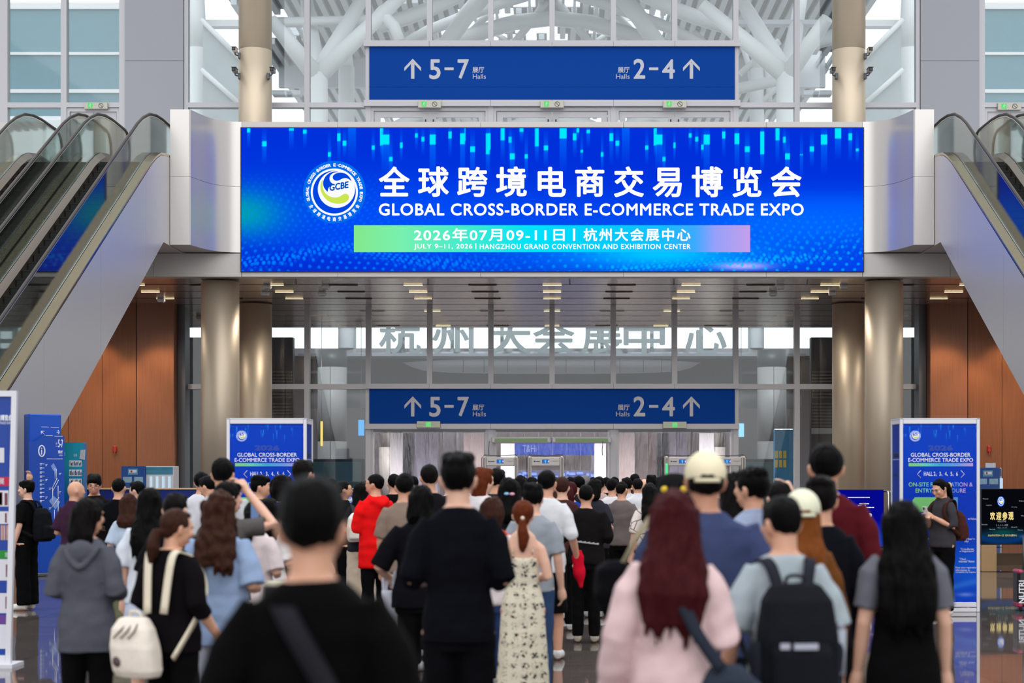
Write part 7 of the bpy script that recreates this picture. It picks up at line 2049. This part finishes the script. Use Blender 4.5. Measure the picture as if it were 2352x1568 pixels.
person('woman with long black hair in white dress with brown line drawing', 1492, 1108, 214, 6, 'f', ('dress', (228, 218, 214), m3), None, ('long', 'black', 1.26), ('down', 'down'), bw=1.05, tone='a', sleeve=0.5, hem=0.5)
# far left people
t, k, S = person('man in black with rucksack pointing at the directory pylon', 62, 1101, 186, 74, 'm', ('tee', (10, 10, 12)), ('wide', (9, 9, 11)), ('messy', 'black'), ('down', ((0.26, 0.16, 1.42), (0.2, 0.10, 1.72))), tone='a', hands=True, shoe=(232, 230, 224), turn=10)
backpack(t, k, 'black rucksack on the man pointing at the directory pylon', (18, 19, 24), (18, 19, 24), 0.15, 0.09, 0.92, 1.36)
person('bald man in dark purple polo beside the directory pylon', 172, 1104, 220, -30, 'm', ('polo', (62, 36, 58)), ('trousers', BLK), ('bald', 'grey'), ('bent', 'down'), bw=1.14, tone='b', turn=-20)
person('man with round glasses facing the camera and looking down', 217, 1085, 200, 190, 'm', ('tee', (25, 19, 19)), ('trousers', BLK), ('messy', 'black'), ('phone', 'phone'), tone='b', face='glasses', pitch=20, H=1.68)
person('man in black tee with white back print near the counter', 273, 1094, 205, 2, 'm', ('tee', (11, 12, 16)), ('trousers', BLK), ('crop', 'black'), ('bent', 'bent'), bw=1.05, tone='b')
person('man with black hair and white collar turned left at the counter', 316, 1102, 195, 46, 'm', ('shirt', (214, 218, 226)), ('trousers', BLK), ('short', 'black'), ('bent', 'bent'), tone='a', face=True, turn=16)
person('woman with dark brown hair in pale blue top left of the white blouse', 296, 1131, 240, 2, 'f', ('tee', (186, 202, 222)), ('wide', (110, 112, 84)), ('mid', 'brown', 1.36), ('bent', 'bent'), tone='a', shoe=(220, 220, 220))
person('man in white tee seen from behind at the blue counter', 463, 1081, 205, -4, 'm', ('tee', (216, 218, 226)), ('trousers', BLK), ('short', 'black'), ('down', 'down'), bw=1.1, tone='b')
person('smiling man in white tee with navy sleeve looking left', 482, 1089, 216, 60, 'm', ('tee', (214, 212, 216)), ('trousers', BLK), ('short', 'black'), ('bent', 'bent'), tone='b', face='glasses', pitch=12)
# phone woman before the right sign box
t, k, S = person('woman in dark grey shirt standing before the expo sign, looking at her phone', 2165, 1112, 194.5, 124, 'f', ('shirt', (60, 58, 62)), ('trousers', (9, 9, 11)), ('pony', 'black', 1.36), (((0.22, 0.03, 1.12), (0.045, 0.21, 1.245)), ((0.23, 0.0, 1.10), (0.055, 0.215, 1.215))), tone='b', face=True, pitch=26, hands=True, shoe=(228, 228, 224), hem=0.86, sleeve=0.62, H=1.63)
e, add = carried(t, k, (0, 0.30, 1.3), 'smartphone', 'white smartphone held by the woman before the right expo sign', 'phone')
q = MB(); q.bbox(-0.036, 0.036, 0.292, 0.302, 1.235, 1.375, 0.004)
q.v = [(v[0], v[1]+(v[2]-1.30)*0.35, v[2]) for v in q.v]; add('phone_body', q, mat('phone_white', (226, 220, 222), rough=0.3))
q = MB(); q.sph((0.012, 0.302+0.02, 1.35), (0.012, 0.006, 0.02), 8, 6); add('phone_lens', q, BLACKM)
q = MB(); q.tube([(0.125+0.03*math.cos(w), 0.12+0.012*math.cos(w), 1.168+0.032*math.sin(w)) for w in [math.pi*i/6 for i in range(13)]], 0.006, 6); q.sph((0.135, 0.10, 1.195), (0.018, 0.012, 0.018), 10, 6); extra(t, 'wrist_watch', q, mat('watch_silver', (200, 200, 204), rough=0.25, metal=0.8), 'silver watch', k)
q = MB(); q.tube([(0.0+0.03*math.cos(w), -0.118, 1.632+0.03*math.sin(w)) for w in [math.pi*i/6 for i in range(13)]], 0.012, 8); extra(t, 'hair_tie', q, mat('tie_cream', (226, 190, 130), rough=0.6), 'cream hair tie', k)
backpack(t, k, 'brown leather rucksack on the woman with phone', (74, 40, 34), (60, 34, 30), 0.14, 0.09, 0.94, 1.32)
# heads of the queue further on
random.seed(21)
rows = [(1222, 1092, 178, 'short', 'black', (60, 60, 70)), (1196, 1090, 186, 'bob', 'soft', (40, 40, 48)), (1276, 1094, 182, 'mid', 'brown', (120, 60, 60)), (1330, 1091, 168, 'short', 'black', (30, 30, 40)), (1345, 1090, 150, 'short', 'grey', (150, 120, 116)), (1376, 1092, 160, 'short', 'black', (196, 170, 168)), (1366, 1098, 196, 'bob', 'black', (46, 46, 54)),
        (1428, 1102, 186, 'crop', 'soft', (110, 100, 100)), (1440, 1094, 158, 'short', 'black', (214, 216, 224)), (1458, 1086, 146, 'short', 'black', (44, 44, 50)), (1480, 1099, 150, 'bald', 'grey', (130, 130, 140)), (1496, 1089, 154, 'messy', 'soft', (60, 66, 90)), (1520, 1092, 176, 'mid', 'black', (34, 34, 40)), (1536, 1092, 190, 'short', 'black', (44, 44, 52)), (1392, 1094, 144, 'short', 'black', (28, 28, 34)),
        (1296, 1096, 158, 'short', 'black', (70, 40, 40)), (1260, 1092, 143, 'short', 'black', (30, 30, 36)), (1310, 1093, 140, 'short', 'soft', (54, 54, 62)), (1208, 1096, 152, 'short', 'black', (84, 84, 92)), (1174, 1098, 168, 'short', 'black', (44, 40, 40)), (1152, 1092, 150, 'bob', 'black', (66, 60, 64)), (1412, 1093, 136, 'short', 'black', (44, 44, 56)), (1508, 1094, 138, 'short', 'black', (90, 90, 98)), (1362, 1094, 132, 'short', 'black', (60, 60, 66)),
        (760, 1096, 170, 'short', 'black', (60, 60, 66)), (1640, 1098, 180, 'short', 'black', (50, 50, 60)), (1575, 1098, 168, 'short', 'soft', (66, 60, 60)), (948, 1090, 172, 'short', 'black', (56, 54, 58)), (1030, 1096, 168, 'short', 'black', (44, 44, 50))]
COLN = lambda c: 'dark' if max(c) < 75 else 'white' if min(c) > 200 else 'reddish' if c[0] > c[1]*1.3 else 'grey'
where = ['left of centre, before the second metal detector', 'under the second metal detector', 'right of the second metal detector', 'before the middle doorway, near', 'before the middle doorway, far', 'right of the middle doorway, pale top', 'before the middle doorway with bob hair', 'between the two white shirts, cropped hair', 'directly left of the white polo man', 'behind the white polo man', 'balding, right of the white polo man', 'messy hair, right of the balding one', 'left of the black bucket hat', 'touching the black bucket hat', 'behind the white tee man with lanyard', 'in reddish top before the middle doorway', 'behind the white tee man with red bag', 'farthest under the air curtain', 'farthest under the second metal detector', 'behind the woman with pastel clip', 'with bob hair under the first metal detector', 'farthest behind the lanyard man', 'farthest left of the third metal detector', 'farthest, before the right end of the middle doorway',
         'left of the man with glasses facing right', 'hidden between cream cap and pale blue shirt', 'between bucket hat and cream cap', 'right of the taupe tee man', 'behind the tall navy man']
for (px, py, s, st, hc, cl), wh in zip(rows, where):
    fem = st in ('bob', 'mid', 'long', 'pony')
    person('%s clad person in the far queue, %s' % (COLN(cl), wh), px, py, s, random.uniform(-25, 25), 'f' if fem else 'm', ('tee', cl), ('trousers', BLK), (st, hc), (random.choice(('down', 'bent')), random.choice(('down', 'bent'))), bw=random.uniform(0.96, 1.1), tone=random.choice('ab'), turn=random.uniform(-20, 20))
for i, (x, y, a) in enumerate(PEOPLE):
    for x2, y2, b_ in PEOPLE[i+1:]:
        if math.hypot(x-x2, y-y2) < 0.44: print('CLOSE %.2f' % math.hypot(x-x2, y-y2), '|', a, '|', b_)
